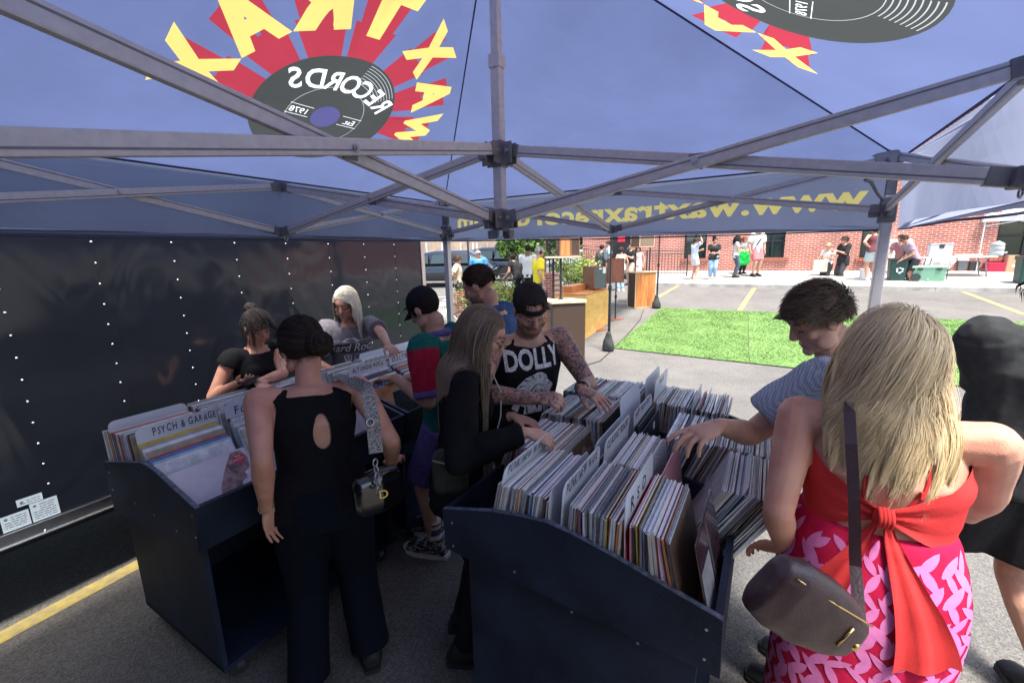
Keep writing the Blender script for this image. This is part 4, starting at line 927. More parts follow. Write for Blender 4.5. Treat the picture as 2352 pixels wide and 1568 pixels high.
        if feet:
            mb.loft([(A_-f*.035*H-ZZ*.03*H, r*.018*H, ZZ*.014*H), (A_-f*.02*H-ZZ*.02*H, r*.021*H, ZZ*.024*H), (A_+f*.02*H-ZZ*.015*H, r*.023*H, ZZ*.026*H), (A_+f*.07*H-ZZ*.028*H, r*.027*H, ZZ*.016*H), (A_+f*.105*H-ZZ*.034*H, r*.022*H, ZZ*.009*H)], 12)
    head_prims(mb, q.hc, hf, hr, hu, q.k, female, beard)
    V, F = remesh(mb, vox, 2)
    sm = skin_mat(skin); ms = [sm]; mi = np.zeros(len(F), int)
    Cn = V[np.array([x[0] for x in F])]
    if near and face:
        L = (Cn-q.hc)/q.k; lf, lr, lu = L@hf, L@hr, L@hu; inh = np.linalg.norm(L, axis=1) < .15
        ms += [mat('lip_tone_'+skin, tuple(x*y for x, y in zip(skins[skin][1], (1.05, .62, .66))), .4, var=.1), mat('lash_dark', (.03, .02, .016), .6), mat('stubble_'+skin, tuple(x*.5 for x in skins[skin][1]), .8, var=.3, scale=150)]
        mi[inh & (lf > .078) & (abs(lr) < .021) & (lu < -.047) & (lu > -.068)] = 1
        mi[inh & (lf > .062) & (abs(abs(lr)-.031) < .0125) & (abs(lu-.006+.3*abs(abs(lr)-.031)) < .0028*1.2)] = 2
        mi[inh & (lf > .06) & (abs(abs(lr)-.031) < .016) & (abs(lu-.034+.12*abs(abs(lr)-.031)) < .0036)] = 2
        if beard: mi[inh & (lf > .0) & (lu < -.035) & ~((lf > .078) & (abs(lr) < .02) & (lu > -.066) & (lu < -.05))] = 3
    if tattoo:
        ms = ms+[tattoo_mat()]; 
        for sd in 'LR':
            for p0, p1, rad in ((q.S[sd], q.E[sd], .085), (q.E[sd], q.W[sd]+(q.W[sd]-q.E[sd])*.12, .075)):
                d = p1-p0; t = np.clip(((Cn-p0)@d)/(d@d), 0, 1); mi[np.linalg.norm(Cn-(p0+t[:, None]*d), axis=1) < rad] = len(ms)-1
    o = mesh_obj('body', V, F, ms, root, mi, True); q.body = o; q.vox = vox
    return q
def top(q, m, sleeve=.5, gap=.011, z0=-.02, z1=.285, flare=1., name='shirt', wr=.006, scoop=0., strap=None, sgap=.016, mats=None, pick=None, vox=None, seed=1, cuff=None, low=None, sl_mats=None):
    """garment round the torso; sleeve: 0 none, <1 share of the upper arm, up to 2 the whole arm"""
    H = q.H; mb = MB(); rings = []
    for z, w_, d in q.prof:
        if z < z0-.001 or z > z1+.001: continue
        k = 1+(flare-1)*max(0, (.2-z)/.2); rings.append((q.tc(z)+(q.fw*0), q.rr*(w_*H*k+gap), q.fw*(d*H*k+gap)))
    if low is not None:
        z, w_, d = q.prof[1]; c = q.tc(z0)*1.; rings = [(c+ZZ*(-low), q.rr*(w_*H*flare+gap*1.2), q.fw*(d*H*flare+gap*1.2))]+rings
    mb.loft(rings, 24, sq=2.3)
    if q.bust:
        for s in (-1, 1): mb.ell(q.tc(.205)+q.rr*s*.043*H+q.fw*.042*H, [(.036*H*q.bust+gap)]*3, (q.rr, q.fw, q.up))
    for sd in 'LR':
        if sleeve <= 0 and strap is None: continue
        S, E_, W_ = q.S[sd], q.E[sd], q.W[sd]; ka = (.88 if q.female else 1.05)*(.45+.55*q.build)
        if strap is not None:
            limb(mb, [q.neck-q.up*.03*H+(S-q.neck)*.42, q.tc(.265)+(S-q.neck)*strap], [.037*H+gap, .034*H+gap]); continue
        limb(mb, [q.neck-q.up*.03*H+(S-q.neck)*.3, S], [.030*H+gap*.8, .036*H*ka+gap])
        if sleeve <= 1:
            e = S+(E_-S)*sleeve; mb.tube([S, S+(e-S)*.5, e-(e-S)*.03, e], [.038*H*ka+gap, .036*H*ka+sgap, .034*H*ka+sgap*1.3, .032*H*ka+sgap*1.25], 16)
        else:
            t = sleeve-1; limb(mb, [S, S+(E_-S)*.5, E_], [.038*H*ka+gap, .032*H*ka+gap, .028*H*ka+gap]); e = E_+(W_-E_)*t; mb.tube([E_, E_+(e-E_)*.5, e-(e-E_)*.05, e], [.028*H*ka+gap, .026*H*ka+gap, .021*H*ka+gap*.9, .02*H*ka+gap*.75], 16)
    V, F = remesh(mb, vox or q.vox*1.25, 2, (wr, 9, .55, seed) if wr else None)
    mi = None; ms = m if isinstance(m, list) else [m]
    Cn = np.array([V[list(x)].mean(0) for x in F])
    if scoop:          # neck opening: drop faces near the neck
        keep = np.ones(len(F), bool)
        for c, rad in scoop: keep &= np.linalg.norm(Cn-c, axis=1) > rad
        F = [F[i] for i in np.where(keep)[0]]; Cn = Cn[keep]
    if pick is not None: mi = pick(Cn, q)
    o = mesh_obj(name, V, F, ms, q.root, mi, True); o['_'] = 0; del o['_']
    q.topV, q.topF = V, F; return o
def pants(q, m, length=1., gap=.012, name='trousers', flare=1., wr=.006, zt=.09, thigh=1., vox=None, seed=5, pick=None, hemk=1.):
    H = q.H; mb = MB(); rings = [(q.tc(z), q.rr*(w_*H+gap), q.fw*(d*H+gap)) for z, w_, d in q.prof if z <= zt]; mb.loft(rings, 22, sq=2.3); kl = (.55+.45*q.build)
    for sd in 'LR':
        Hp, K, A_ = q.Hp[sd], q.K[sd], q.A[sd]; cf = -q.f
        if length <= .5:
            e = Hp+(K-Hp)*length*2; mb.tube([Hp+ZZ*.02, Hp+(e-Hp)*.5, e-(e-Hp)*.04, e], [.058*H*kl*q.hips+gap, .052*H*kl*thigh+gap*1.2, .047*H*kl*thigh+gap*1.5, .046*H*kl*thigh+gap*1.5], 18)
        else:
            t = (length-.5)*2; e = K+(A_-K)*t-ZZ*.0
            limb(mb, [Hp, Hp+(K-Hp)*.5, K], [.057*H*kl*q.hips+gap, .046*H*kl*thigh+gap, .036*H*kl*(thigh+flare)/2+gap], 18)
            mb.tube([K, K+(e-K)*.35+cf*.004*H, K+(e-K)*.7, e-(e-K)*.03, e], [.036*H*kl*(thigh+flare)/2+gap, .034*H*kl*flare+gap, .030*H*kl*flare*hemk+gap, .030*H*kl*flare*hemk+gap, .029*H*kl*flare*hemk+gap], 18)
    V, F = remesh(mb, vox or q.vox*1.3, 2, (wr, 8, .5, seed)); mi = None
    if pick is not None: mi = pick(np.array([V[list(x)].mean(0) for x in F]), q)
    q.botV, q.botF = V, F
    return mesh_obj(name, V, F, m if isinstance(m, list) else [m], q.root, mi, True)
def shoes(q, m, sole, name='shoe', high=.0, k=1., vox=.005):
    H = q.H
    for sd in 'LR':
        A_ = q.A[sd]; f, r = q.f, q.r; mb = MB(); w = .031*H*k
        mb.loft([(A_-f*.045*H-ZZ*.025*H, r*w*.6, ZZ*.02*H), (A_-f*.03*H-ZZ*.015*H, r*w*.85, ZZ*.032*H), (A_+f*.02*H-ZZ*.013*H, r*w*.9, ZZ*.032*H), (A_+f*.075*H-ZZ*.024*H, r*w, ZZ*.021*H), (A_+f*.115*H-ZZ*.03*H, r*w*.75, ZZ*.014*H)], 14)
        if high: mb.tube([A_-ZZ*.01*H, A_+ZZ*high], [.028*H, .026*H], 14)
        V, F = remesh(mb, vox, 1); o = mesh_obj(name, V, F, m, q.root, None, True)
        mb = MB(); z = A_[2]-.045*H
        poly = [(-.052, -.6), (-.055, 0), (-.052, .6), (0, .95), (.07, 1.08), (.112, .8), (.125, 0), (.112, -.8), (.07, -1.08), (0, -.95)]
        c = np.array([A_[0], A_[1], z]); mb.prism([c+f*a*H+r*b*w*1.05 for a, b in poly], ZZ*.014*H); mb.build('sole', sole, o)
# ------------------------------------------------------------------ hair
def hair_mat(name, dark, light, rough=.45):
    if name in _m: return _m[name]
    m = bpy.data.materials.new(name); m.use_nodes = True; n = m.node_tree.nodes; l = m.node_tree.links; b = n['Principled BSDF']
    at = n.new('ShaderNodeAttribute'); at.attribute_name = 'tone'; cr = n.new('ShaderNodeValToRGB')
    cr.color_ramp.elements[0].color = (*dark, 1); cr.color_ramp.elements[1].color = (*light, 1)
    l.new(at.outputs['Fac'], cr.inputs[0]); l.new(cr.outputs[0], b.inputs['Base Color']); b.inputs['Roughness'].default_value = rough if max(light) > .3 else .62; b.inputs['Specular IOR Level'].default_value = .35 if max(light) > .3 else .12
    _m[name] = m; return m
def scalp_shell(q, m, low=-.02, grow=.006, front=.045, name='hair_cap'):
    """skull-hugging base under the strands"""
    k = q.k; V = []; F = []; nu, nv = 40, 22; c = q.hc+(-q.hf*.014+q.hu*.036)*k; idx = {}
    for i in range(nv+1):
        for j in range(nu):
            ph = -math.pi/2+math.pi*i/nv; th = 2*math.pi*j/nu
            V.append(c+(q.hr*(.075*k+grow)*math.cos(ph)*math.cos(th)+q.hf*(.094*k+grow)*math.cos(ph)*math.sin(th)+q.hu*(.086*k+grow)*math.sin(ph)))
    V = np.array(V); L = (V-q.hc)/k; lf, lu = L@q.hf, L@q.hu
    ok = (lu > low+np.clip(lf+.02, 0, .1)*.95) & ~((lf > front) & (lu < .075))
    for i in range(nv):
        for j in range(nu):
            f = (i*nu+j, i*nu+(j+1) % nu, (i+1)*nu+(j+1) % nu, (i+1)*nu+j)
            if ok[list(f)].sum() >= 3: F.append(f)
    t = np.array([.12+.1*noise.noise(Vector(v)*40) for v in V])
    return mesh_obj(name, V, F, m, q.root, None, True, colors=t)
def hair(q, m, N=400, L=.5, steps=16, wd=.004, wave=.0, wfreq=20., lift=.012, down=.35, part=(0, 0), spread=1., ends=0., tone=(0., 1.), low=-.03, lensd=.12, seed=1, cols=(), back=0., frontcut=.05, toward=None, curl=0., name='hair', shell=True, puff=1., clump=.35, clamp_front=False, gather=None, flick=0., lock=0):
    """strands rooted on the scalp, combed away from the parting, falling and sliding over head and shoulders"""
    if shell: scalp_shell(q, m, low)
    g = np.random.default_rng(seed); k = q.k
    hf, hr, hu, hc = q.hf, q.hr, q.hu, q.hc; c0 = hc+(-hf*.014+hu*.036)*k; R3 = np.array([.075, .094, .086])*k
    P = []; 
    while len(P) < N:
        v = g.normal(size=3); v /= np.linalg.norm(v); p = c0+(hr*v[0]*R3[0]+hf*v[1]*R3[1]+hu*v[2]*R3[2]); l = (p-hc)/k
        lf, lu = l@hf, l@hu
        if lu < low+max(0, lf+.02)*.95: continue
        if lf > frontcut and lu < .07: continue
        P.append(p)
    P = np.array(P); M3 = np.stack([hr, hf, hu])
    def to_s(X): return ((X-c0)@M3.T)/R3
    s = to_s(P); nrmv = (s/R3)@M3; nrmv /= np.linalg.norm(nrmv, axis=1)[:, None]
    crown = hc+(hr*part[0]+hf*part[1]+hu*.12)*k
    D = P-crown; D = D-nrmv*(D*nrmv).sum(1)[:, None]; D /= np.linalg.norm(D, axis=1)[:, None]+1e-6
    if back: D = D-hf*back-hu*.1
    lowk = np.clip(1-((P-hc)@hu/k+.03)/.11, 0, 1); dn_ = np.array([0, 0, -1.])-nrmv*(-nrmv[:, 2:3]); D = D+dn_*(lowk*1.8)[:, None]*(1 if L > .1 else 0)
    ll = L*(1+g.normal(size=N)*lensd)
    if gather is not None: ll = np.linalg.norm(P-gather, axis=1)*1.12
    st = ll/steps; layer = g.random(N)**1.3
    hgt = np.clip(((P-hc)@hu/k+.06)/.18, 0, 1); off = lift*(.12+.75*hgt+.35*layer); paths = [P+nrmv*.003]; X = P+nrmv*(.002); cl = np.floor(g.random(N)*max(4, N*.08)); chash = np.sin(cl*12.9898)*43758.5453; chash -= np.floor(chash)
    nz = lambda fr, sd_: np.array([noise.noise(Vector((v-hc)*fr+np.array([sd_, 0, 0]))) for v in P]); big = nz(14, 3)*1.6+.5; loc = nz(55, 9)*1.3+.5; chash = np.clip(.25*chash+.45*loc+.30*big, 0, 1)
    ph = (nz(9, 5)*9+nz(30, 7)*.7)*clump+g.random(N)*6.28*(1-clump); rad = g.normal(size=(N, 3)); cen = nrm(np.array([0, 0, -1.]))
    for i in range(1, steps+1):
        t = i/steps; D = D+np.array([0, 0, -down])*(1 if L > .12 else .25); 
        if toward is not None: D = D+np.asarray(toward)*.12
        if gather is not None: D = gather-X; D = D/(np.linalg.norm(D, axis=1)[:, None]+1e-6)
        D /= np.linalg.norm(D, axis=1)[:, None]; X = X+D*st[:, None]
        s = to_s(X); sr = np.linalg.norm(s, axis=1); lim = 1+off*puff/R3.mean()*min(1, (i/steps)*3.5)
        inside = sr < lim; n_ = (s/R3)@M3; n_ /= np.linalg.norm(n_, axis=1)[:, None]+1e-9
        s2 = s*(lim/np.maximum(sr, 1e-6))[:, None]; X2 = (s2*R3)@M3+c0; X = np.where(inside[:, None], X2, X)
        D = np.where(inside[:, None], D-n_*np.minimum(0, (D*n_).sum(1))[:, None], D); D /= np.linalg.norm(D, axis=1)[:, None]+1e-9
        # keep off the face
        if not clamp_front:
            l = (X-hc)/k; lf, lr, lu = l@hf, l@hr, l@hu; face = (lf > .02) & (lu < .06) & (np.abs(lr) < .082) & (lu > -.14)
            X = X+np.where(face, (.084-np.abs(lr))*k*np.sign(lr+1e-5)*.8, 0)[:, None]*hr
        for a, b, rd in cols:
            a = np.asarray(a); b = np.asarray(b); d = b-a; tt = np.clip(((X-a)@d)/(d@d+1e-9), 0, 1); cpt = a+tt[:, None]*d; v = X-cpt; dist = np.linalg.norm(v, axis=1); r2 = rd+off*.8; ins = dist < r2
            X = np.where(ins[:, None], cpt+v/np.maximum(dist, 1e-6)[:, None]*r2[:, None], X)
        w = wave*np.sin(wfreq*t+ph)*t
        Y = X+(np.cross(D, n_)*w[:, None])+n_*((.5+.5*np.cos(wfreq*t+ph))*wave*1.1*t)[:, None]
        if flick: e_ = max(0, (t-.68)/.32)**2; Y = Y+np.cross(D, n_)*(np.sin(ph*.7)*flick*e_)[:, None]+n_*(flick*.5*e_)+ZZ*flick*.45*e_*np.abs(np.sin(ph*.7))[:, None]
        if curl: a_ = curl*np.clip(t-.55, 0, 1)**1.5; Y = Y+np.stack([np.cos(ph)*a_, np.sin(ph)*a_, np.abs(np.sin(ph*2+t*5))*a_*.6], 1)
        paths.append(Y)
    Pth = np.stack(paths, 1)        # N, steps+1, 3
    if L > .2 and N > 500:        # strands gather into locks towards the ends
        K = lock or 90; gi = g.integers(0, N, K); near_ = np.empty(N, int)
        for a in range(0, N, 2000): near_[a:a+2000] = np.argmin(((P[a:a+2000, None, :]-P[gi][None])**2).sum(2), axis=1)
        cv = (.72*(np.linspace(0, 1, steps+1)**1.4))[None, :, None]; G_ = Pth[gi[near_]]; Pth = G_+(Pth-G_)*(1-cv*(.75+.25*g.random(N))[:, None, None])
    T = np.gradient(Pth, axis=1); T /= np.linalg.norm(T, axis=2)[:, :, None]+1e-9
    out = Pth-(c0-hu*.05*k); out /= np.linalg.norm(out, axis=2)[:, :, None]+1e-9
    Sd = np.cross(T, out); Sd /= np.linalg.norm(Sd, axis=2)[:, :, None]+1e-9
    tt = np.linspace(0, 1, steps+1); wv = wd*(1-.75*tt**3)*(.5+.5*np.minimum(1, tt*6+.3)); wv = wv[None, :, None]*(0.7+.6*g.random(N))[:, None, None]
    A = Pth-Sd*wv/2; B_ = Pth+Sd*wv/2; C_ = Pth+np.cross(Sd, T)*wv*.35
    V = np.stack([A, C_, B_], 2).reshape(-1, 3); n1 = steps+1; F = []
    for i in range(N):
        b = i*n1*3
        for j in range(steps):
            a = b+j*3; F.append((a, a+1, a+4, a+3)); F.append((a+1, a+2, a+5, a+4))
    tn = tone[0]+(tone[1]-tone[0])*np.clip(.22*g.random(N)+.78*chash, 0, 1); col = np.clip(tn[:, None]+ends*tt[None, :]**1.2, 0, 1)
    col = np.repeat(col.reshape(-1), 3)
    return mesh_obj(name, V, F, m, q.root, None, True, colors=col)
def spherepart(q, m, c, r, name, N=160, wd=.004, seed=2):          # bun or knot of hair
    g = np.random.default_rng(seed); V = []; F = []; T = []
    for i in range(N):
        a = g.random()*6.28; b = g.random()*3.14; tn = g.random(); base = len(V)
        ax = nrm(g.normal(size=3)); e1 = nrm(np.cross(ax, [.3, .5, .8])); e2 = np.cross(ax, e1); rr = r*(.8+.28*g.random())
        for j in range(9):
            t = a+j*.3; p = c+(e1*math.cos(t)+e2*math.sin(t))*rr+ax*r*.35*(g.random()*.1+math.sin(b)-.5); 
            V += [p-ax*wd/2, p+nrm(p-c)*wd*.4, p+ax*wd/2]; T += [tn]*3
        for j in range(8): x = base+j*3; F += [(x, x+1, x+4, x+3), (x+1, x+2, x+5, x+4)]
    return mesh_obj(name, V, F, m, q.root, None, True, colors=np.array(T))
def cap(q, m, back=False, tip=0.):
    k = q.k*1.0; f = q.hf*(-1 if back else 1); u, r = q.hu, q.hr; c = q.hc+(u*.050-q.hf*.012)*k
    mb = MB(); V = []; nu, nv = 32, 10
    for i in range(nv+1):
        ph = math.pi/2*i/nv*1.0; 
        for j in range(nu): th = 2*math.pi*j/nu; V.append(c+u*(-.012*k)+(r*math.cos(th)*.084*k+q.hf*math.sin(th)*.104*k)*math.cos(ph)**.9+u*.098*k*math.sin(ph))
    F = [(i*nu+j, i*nu+(j+1) % nu, (i+1)*nu+(j+1) % nu, (i+1)*nu+j) for i in range(nv) for j in range(nu)]
    if back:        # the strap gap shows on the forehead
        V_ = np.array(V); F = [x for x in F if not (((V_[list(x)].mean(0)-c)@q.hf > .075*k) and abs((V_[list(x)].mean(0)-c)@r) < .038*k and (.012*k < (V_[list(x)].mean(0)-c)@u < .05*k))]
    mb.add(V, F); o = mb.build('cap', m, q.root, True)
    mb = MB()       # brim
    pts = []; n = 14
    for s, rr in ((0, 0), (1, 1)):
        for j in range(n+1):
            a = R_(-62+124*j/n); d = (r*math.sin(a)*.082+f*math.cos(a)*.100)*k
            pts.append(c-u*.012*k+d+(f*.068*k*math.cos(R_(-80+160*j/n))-u*(.014+.012*abs(math.sin(a)))*k)*s)
    mb.add([p-u*0 for p in pts]+[p-u*.004 for p in pts], [(j, j+1, n+2+j, n+1+j) for j in range(n)]+[(2*(n+1)+j, 3*(n+1)+j, 3*(n+1)+j+1, 2*(n+1)+j+1) for j in range(n)]+[(n+1+j, n+2+j, 3*(n+1)+j+1, 3*(n+1)+j) for j in range(n)])
    mb.build('brim', m, o, True)
    mb = MB(); mb.ell(c+u*.088*k, (.008, .008, .005)); mb.build('button', m, o, True)
    mb = MB()
    for j in range(3):
        a = R_(60*j+30); mb.tube([c-u*.012*k+(r*math.cos(a)*.0845+q.hf*math.sin(a)*.1045)*k*math.cos(ph)**.9+u*.0985*k*math.sin(ph) for ph in np.linspace(0, math.pi/2, 8)]+[c-u*.012*k-(r*math.cos(a)*.0845+q.hf*math.sin(a)*.1045)*k*math.cos(ph)**.9+u*.0985*k*math.sin(ph) for ph in np.linspace(math.pi/2, 0, 8)], .0012, 4)
    mb.build('seam', m, o); return o
def glasses(q, m, k2=1., lens=None):
    k = q.k; c = q.hc; f, r, u = q.hf, q.hr, q.hu; mb = MB()
    for s in (-1, 1):
        ce = c+(f*.094+r*s*.033+u*.006)*k; mb.tube([ce+(r*.026*math.cos(t)+u*.019*math.sin(t))*k for t in np.linspace(0, 2*math.pi, 17)], .0014*k2, 6, cap=False)
        mb.tube([ce+r*s*.026*k, c+(f*.06+r*s*.076+u*.012)*k, c+(f*-.02+r*s*.080+u*.008)*k], .0013*k2, 6)
    mb.tube([c+(f*.099+r*x+u*(.008+.003*(1-abs(x)/.008)))*k for x in (-.008, 0, .008)], .0013*k2, 6)
    o = mb.build('glasses', m, q.root, True)
    if lens:
        mb = MB()
        for s in (-1, 1):
            ce = c+(f*.094+r*s*.033+u*.006)*k; mb.prism([ce+(r*.026*math.cos(t)+u*.019*math.sin(t))*k for t in np.linspace(0, 2*math.pi, 16, endpoint=False)], f*.001)
        mb.build('lens', lens, o)
    return o
def cut_faces(o, mask, it=10):
    """open the cloth where mask holds and even out the new edge"""
    bm = bmesh.new(); bm.from_mesh(o.data); bm.faces.ensure_lookup_table(); bmesh.ops.delete(bm, geom=[bm.faces[i] for i in np.where(mask)[0]], context='FACES')
    bv = [v for v in bm.verts if v.is_boundary]
    for _ in range(it):
        new = {}
        for v in bv:
            nb_ = [e.other_vert(v).co for e in v.link_edges if e.is_boundary]
            if len(nb_) == 2: new[v] = v.co*.5+(nb_[0]+nb_[1])*.25
        for v, c in new.items(): v.co = c
    bm.to_mesh(o.data); bm.free()
def wrap_print(q, art, mats, c, ex, ey, d, V, F, off=.0025, name='print'):
    """flat artwork laid onto the garment surface along direction d"""
    tree = BVHTree.FromPolygons([tuple(v) for v in V], F); V2, Fc, mi = art
    P = c+V2[:, :1]*ex+V2[:, 1:2]*ey-d*.35; H_ = project_on(tree, P, d); ok = [h is not None for h in H_]
    Fk = [(f, m) for f, m in zip(Fc, mi) if all(ok[i] for i in f)]; used = sorted({i for f, _ in Fk for i in f}); mp = {u: i for i, u in enumerate(used)}
    if not used: return
    return mesh_obj(name, np.array([H_[i]-d*off for i in used]), [tuple(mp[i] for i in f) for f, _ in Fk], mats, q.root, [m for _, m in Fk], True)
# ================================================================== the shoppers
C = lambda n, c, r=.85, **k: mat(n, c, r, **{**dict(var=.12, scale=40, bump=.25, bscale=420, sheen=.0, spec=.12), **k})
M_wht_rub = mat('white_rubber', (.6, .6, .58), .6, var=.1); M_blk_rub = mat('black_rubber', (.02, .02, .02), .6, var=.1)
black_tee = C('black_jersey', (.012, .012, .014))
up = ZZ*1.
# ---- blonde woman in the red and pink dress (from behind)
p = gf(2052, 900, 1.17)
P1 = person('blonde woman seen from behind in a red tie-back top and pink leaf-patterned skirt', (p[0], p[1]), 1.70, 34, skin='rosy', female=True, bend=2, head=(-10, 14, 0), build=1.30, shoulder=1.22, hips=.92, vox=.0055,
    arms={'L': (gf(1800, 1262, 1.40), gf(1740, 1280, 1.12), -DH*.5+AH*.3-up*.2, up, .5), 'R': (gf(2215, 1215, 1.52), gf(2440, 1225, 1.15), nrm(-DH*.6+AH), up, .5)})
Mskin = skin_mat('rosy')
M_red = C('coral_red_cloth', (.62, .045, .045), .8, var=.1, scale=9)
M_dress = C('crimson_cloth', (.5, .012, .06), .8); M_leaf = C('orchid_pink_print', (.68, .20, .46), .8, var=.08)
H = P1.H
mb = MB()      # skirt: waist to shin
Rs = [(.126, .100, .070), (.112, .107, .078), (.07, .119, .087), (.03, .127, .093), (-.03, .130, .097), (-.10, .126, .097), (-.20, .125, .100), (-.32, .126, .104), (-.42, .132, .108)]
mb.loft([(P1.tc(z)*np.array([1, 1, 1]), P1.rr*w_*H, P1.fw*d_*H) for z, w_, d_ in Rs], 30, sq=2.2)
V, F = remesh(mb, .008, 2, (.012, 5, .35, 3)); sk = mesh_obj('skirt', V, F, M_dress, P1.root, None, True)
tree = BVHTree.FromPolygons([tuple(v) for v in V], F)
g_ = random.Random(5); LV = []; LF = []
def leaf_on(cz, ca, rot, L, wd):
    pts = []; n = 6
    for i in range(n+1):
        t = i/n; ww = wd*math.sin(math.pi*min(1, t*.94+.03))**.75*(1-.25*t)
        for s in (-1, 0, 1): pts.append((t*L-.5*L, s*ww*(1 if t < .98 else .3)))
    res = []
    for x, y in pts:
        dx = x*math.cos(rot)-y*math.sin(rot); dz = x*math.sin(rot)+y*math.cos(rot)
        a = ca+dx/.19; z = cz+dz; o = np.array([P1.P[0], P1.P[1], 0])+(P1.rr*math.sin(a)-P1.f*math.cos(a))*.6; o[2] = z; ct = np.array([P1.P[0], P1.P[1], z])
        h = tree.ray_cast(Vector(o), Vector(nrm(ct-o)));
        if h[0] is None: return
        res.append(np.array(h[0])-nrm(ct-o)*.0014)
    b = len(LV); LV.extend(res)
    for i in range(n):
        for s in (0, 1): a_ = b+i*3+s; LF.append((a_, a_+1, a_+4, a_+3))
zc = P1.tc(.105)[2]
for col in range(19):          # sprigs climbing the skirt
    a = -2.3+col*.25+g_.uniform(-.03, .03); z = zc-.80+g_.uniform(0, .06); tilt = g_.uniform(-.3, .3)
    while z < zc-.01:
        leaf_on(z, a, math.pi/2+tilt+g_.uniform(.45, .85), g_.uniform(.060, .088), g_.uniform(.011, .0165)); z += g_.uniform(.034, .046)
        leaf_on(z, a+.05, math.pi/2+tilt-g_.uniform(.45, .85), g_.uniform(.055, .082), g_.uniform(.011, .0165)); z += g_.uniform(.032, .046); a += g_.uniform(-.035, .035)
mesh_obj('leaf_print', LV, LF, M_leaf, sk, None, True)
# band round the back, knot and tails
mb = MB(); N = 44; Vb = []; Fb = []
btree = BVHTree.FromPolygons([tuple(v) for v in np.array([P1.body.matrix_world.translation[:]]*1)], []) if False else None
tb = MB(); tb.loft([(P1.tc(z), P1.rr*w_*H, P1.fw*d_*H) for z, w_, d_ in P1.prof], 26, sq=2.3); BV, BF = remesh(tb, .008, 2)
btree = BVHTree.FromPolygons([tuple(v) for v in BV], BF)
def onback(a, z, off):
    ct = P1.tc(.15)*1.; ct[2] = z; o = ct+(P1.rr*math.sin(a)-P1.f*math.cos(a))*.5; h = btree.ray_cast(Vector(o), Vector(nrm(ct-o)))
    return (np.array(h[0]) if h[0] is not None else ct+(o-ct)*.3)+nrm(o-ct)*off
zk = P1.tc(.165)[2]
rows = 9; Vb = []
for i in range(N+1):
    a = -2.4+4.8*i/N; e = min(1, abs(a)/1.0); e = e*e*(3-2*e); lo = zk-.018-.05*e-.01*min(1, abs(a)); hi = zk+.020+.070*e+.05*max(0, min(1, (abs(a)-.9)/.5))
    for j in range(rows):
        t = j/(rows-1); z = lo+(hi-lo)*t; fold = .005*math.sin(t*16+a*2.5)*(1.2-e*.7); Vb.append(onback(a, z, .008+fold+.006*(1-e)))
mesh_obj('tied_band', Vb, [(i*rows+j, (i+1)*rows+j, (i+1)*rows+j+1, i*rows+j+1) for i in range(N) for j in range(rows-1)], M_red, P1.root, None, True)
kn = onback(0, zk, .022); mb = MB(); mb.ell(kn, (.024, .018, .028), (P1.rr, P1.fw, ZZ))
for s in (-.6, -.2, .2, .6): mb.tube([kn+P1.rr*(.02*s+.004*math.sin(t*3))+ZZ*(.026-.052*t)-P1.f*(.018-.06*(t-.5)**2) for t in np.linspace(0, 1, 7)], .006, 6)
mb.build('knot', M_red, P1.root, True)
def tail(side, drop, w0, w1, name='bow_tail'):
    Vt = []; n = 26; m_ = 9
    for i in range(n+1):
        t = i/n; cx = side*(.012+.11*t+.02*math.sin(t*3)); ww = w0+(w1-w0)*t**.8
        for j in range(m_):
            s = j/(m_-1)*2-1; x = cx+s*ww/2; a = x/.20; z = zk-.01-drop*t*(1-.10*(s*side > .5)) - .02*abs(s)*t
            ct = P1.P*1.; ct[2] = z; o = ct+(P1.rr*math.sin(a)-P1.f*math.cos(a))*.5; h = tree.ray_cast(Vector(o), Vector(nrm(ct-o))); h2 = btree.ray_cast(Vector(o), Vector(nrm(ct-o)))
            q1 = [np.array(x_[0]) for x_ in (h, h2) if x_[0] is not None]
            q_ = max(q1, key=lambda v: -np.linalg.norm(v-o)) if q1 else ct
            Vt.append(q_+nrm(o-ct)*(.012+.010*math.sin(s*6+t*2)*t+.004*math.sin(s*13)))
    mesh_obj(name, Vt, [(i*m_+j, i*m_+j+1, (i+1)*m_+j+1, (i+1)*m_+j) for i in range(n) for j in range(m_-1)], M_red, P1.root, None, True)
tail(-1, .31, .016, .10); tail(1, .37, .02, .135)
for s, x0 in ((-1, .050), (1, .085)):          # thin shoulder straps
    pts = []
    for t in np.linspace(0, 1, 16):
        a = s*(.35+.55*t)if s > 0 else s*(.62+.05*t); z = zk+.03+.165*t; pts.append(onback(a*(1 if s > 0 else .55), z, .004))
    pts.append(P1.S['R' if s > 0 else 'L']*.55+P1.neck*.45+ZZ*.022+P1.fw*.01)
    mb = MB(); mb.tube(pts, .0042, 7); mb.build('shoulder_strap', M_red, P1.root, True)
    mb = MB(); mb.box(pts[4 if s > 0 else 2], (.014, .008, .02), bev=.002); mb.build('strap_slider', M_red, P1.root) if s > 0 else None
M_blond = hair_mat('blonde_hair', (.20, .13, .065), (.95, .76, .44), .34)
shc = [(P1.S['L'], P1.S['R'], .055), (P1.neck-up*.25, P1.neck, .105)]
hair(P1, M_blond, N=15000, L=.385, steps=26, wd=.0019, wave=.045, wfreq=9, clump=.93, lift=.026, down=.30, part=(.1, .15), tone=(.12, 1), ends=.2, cols=shc, flick=.045, seed=3, puff=.85, low=-.06, lensd=.14, lock=130)
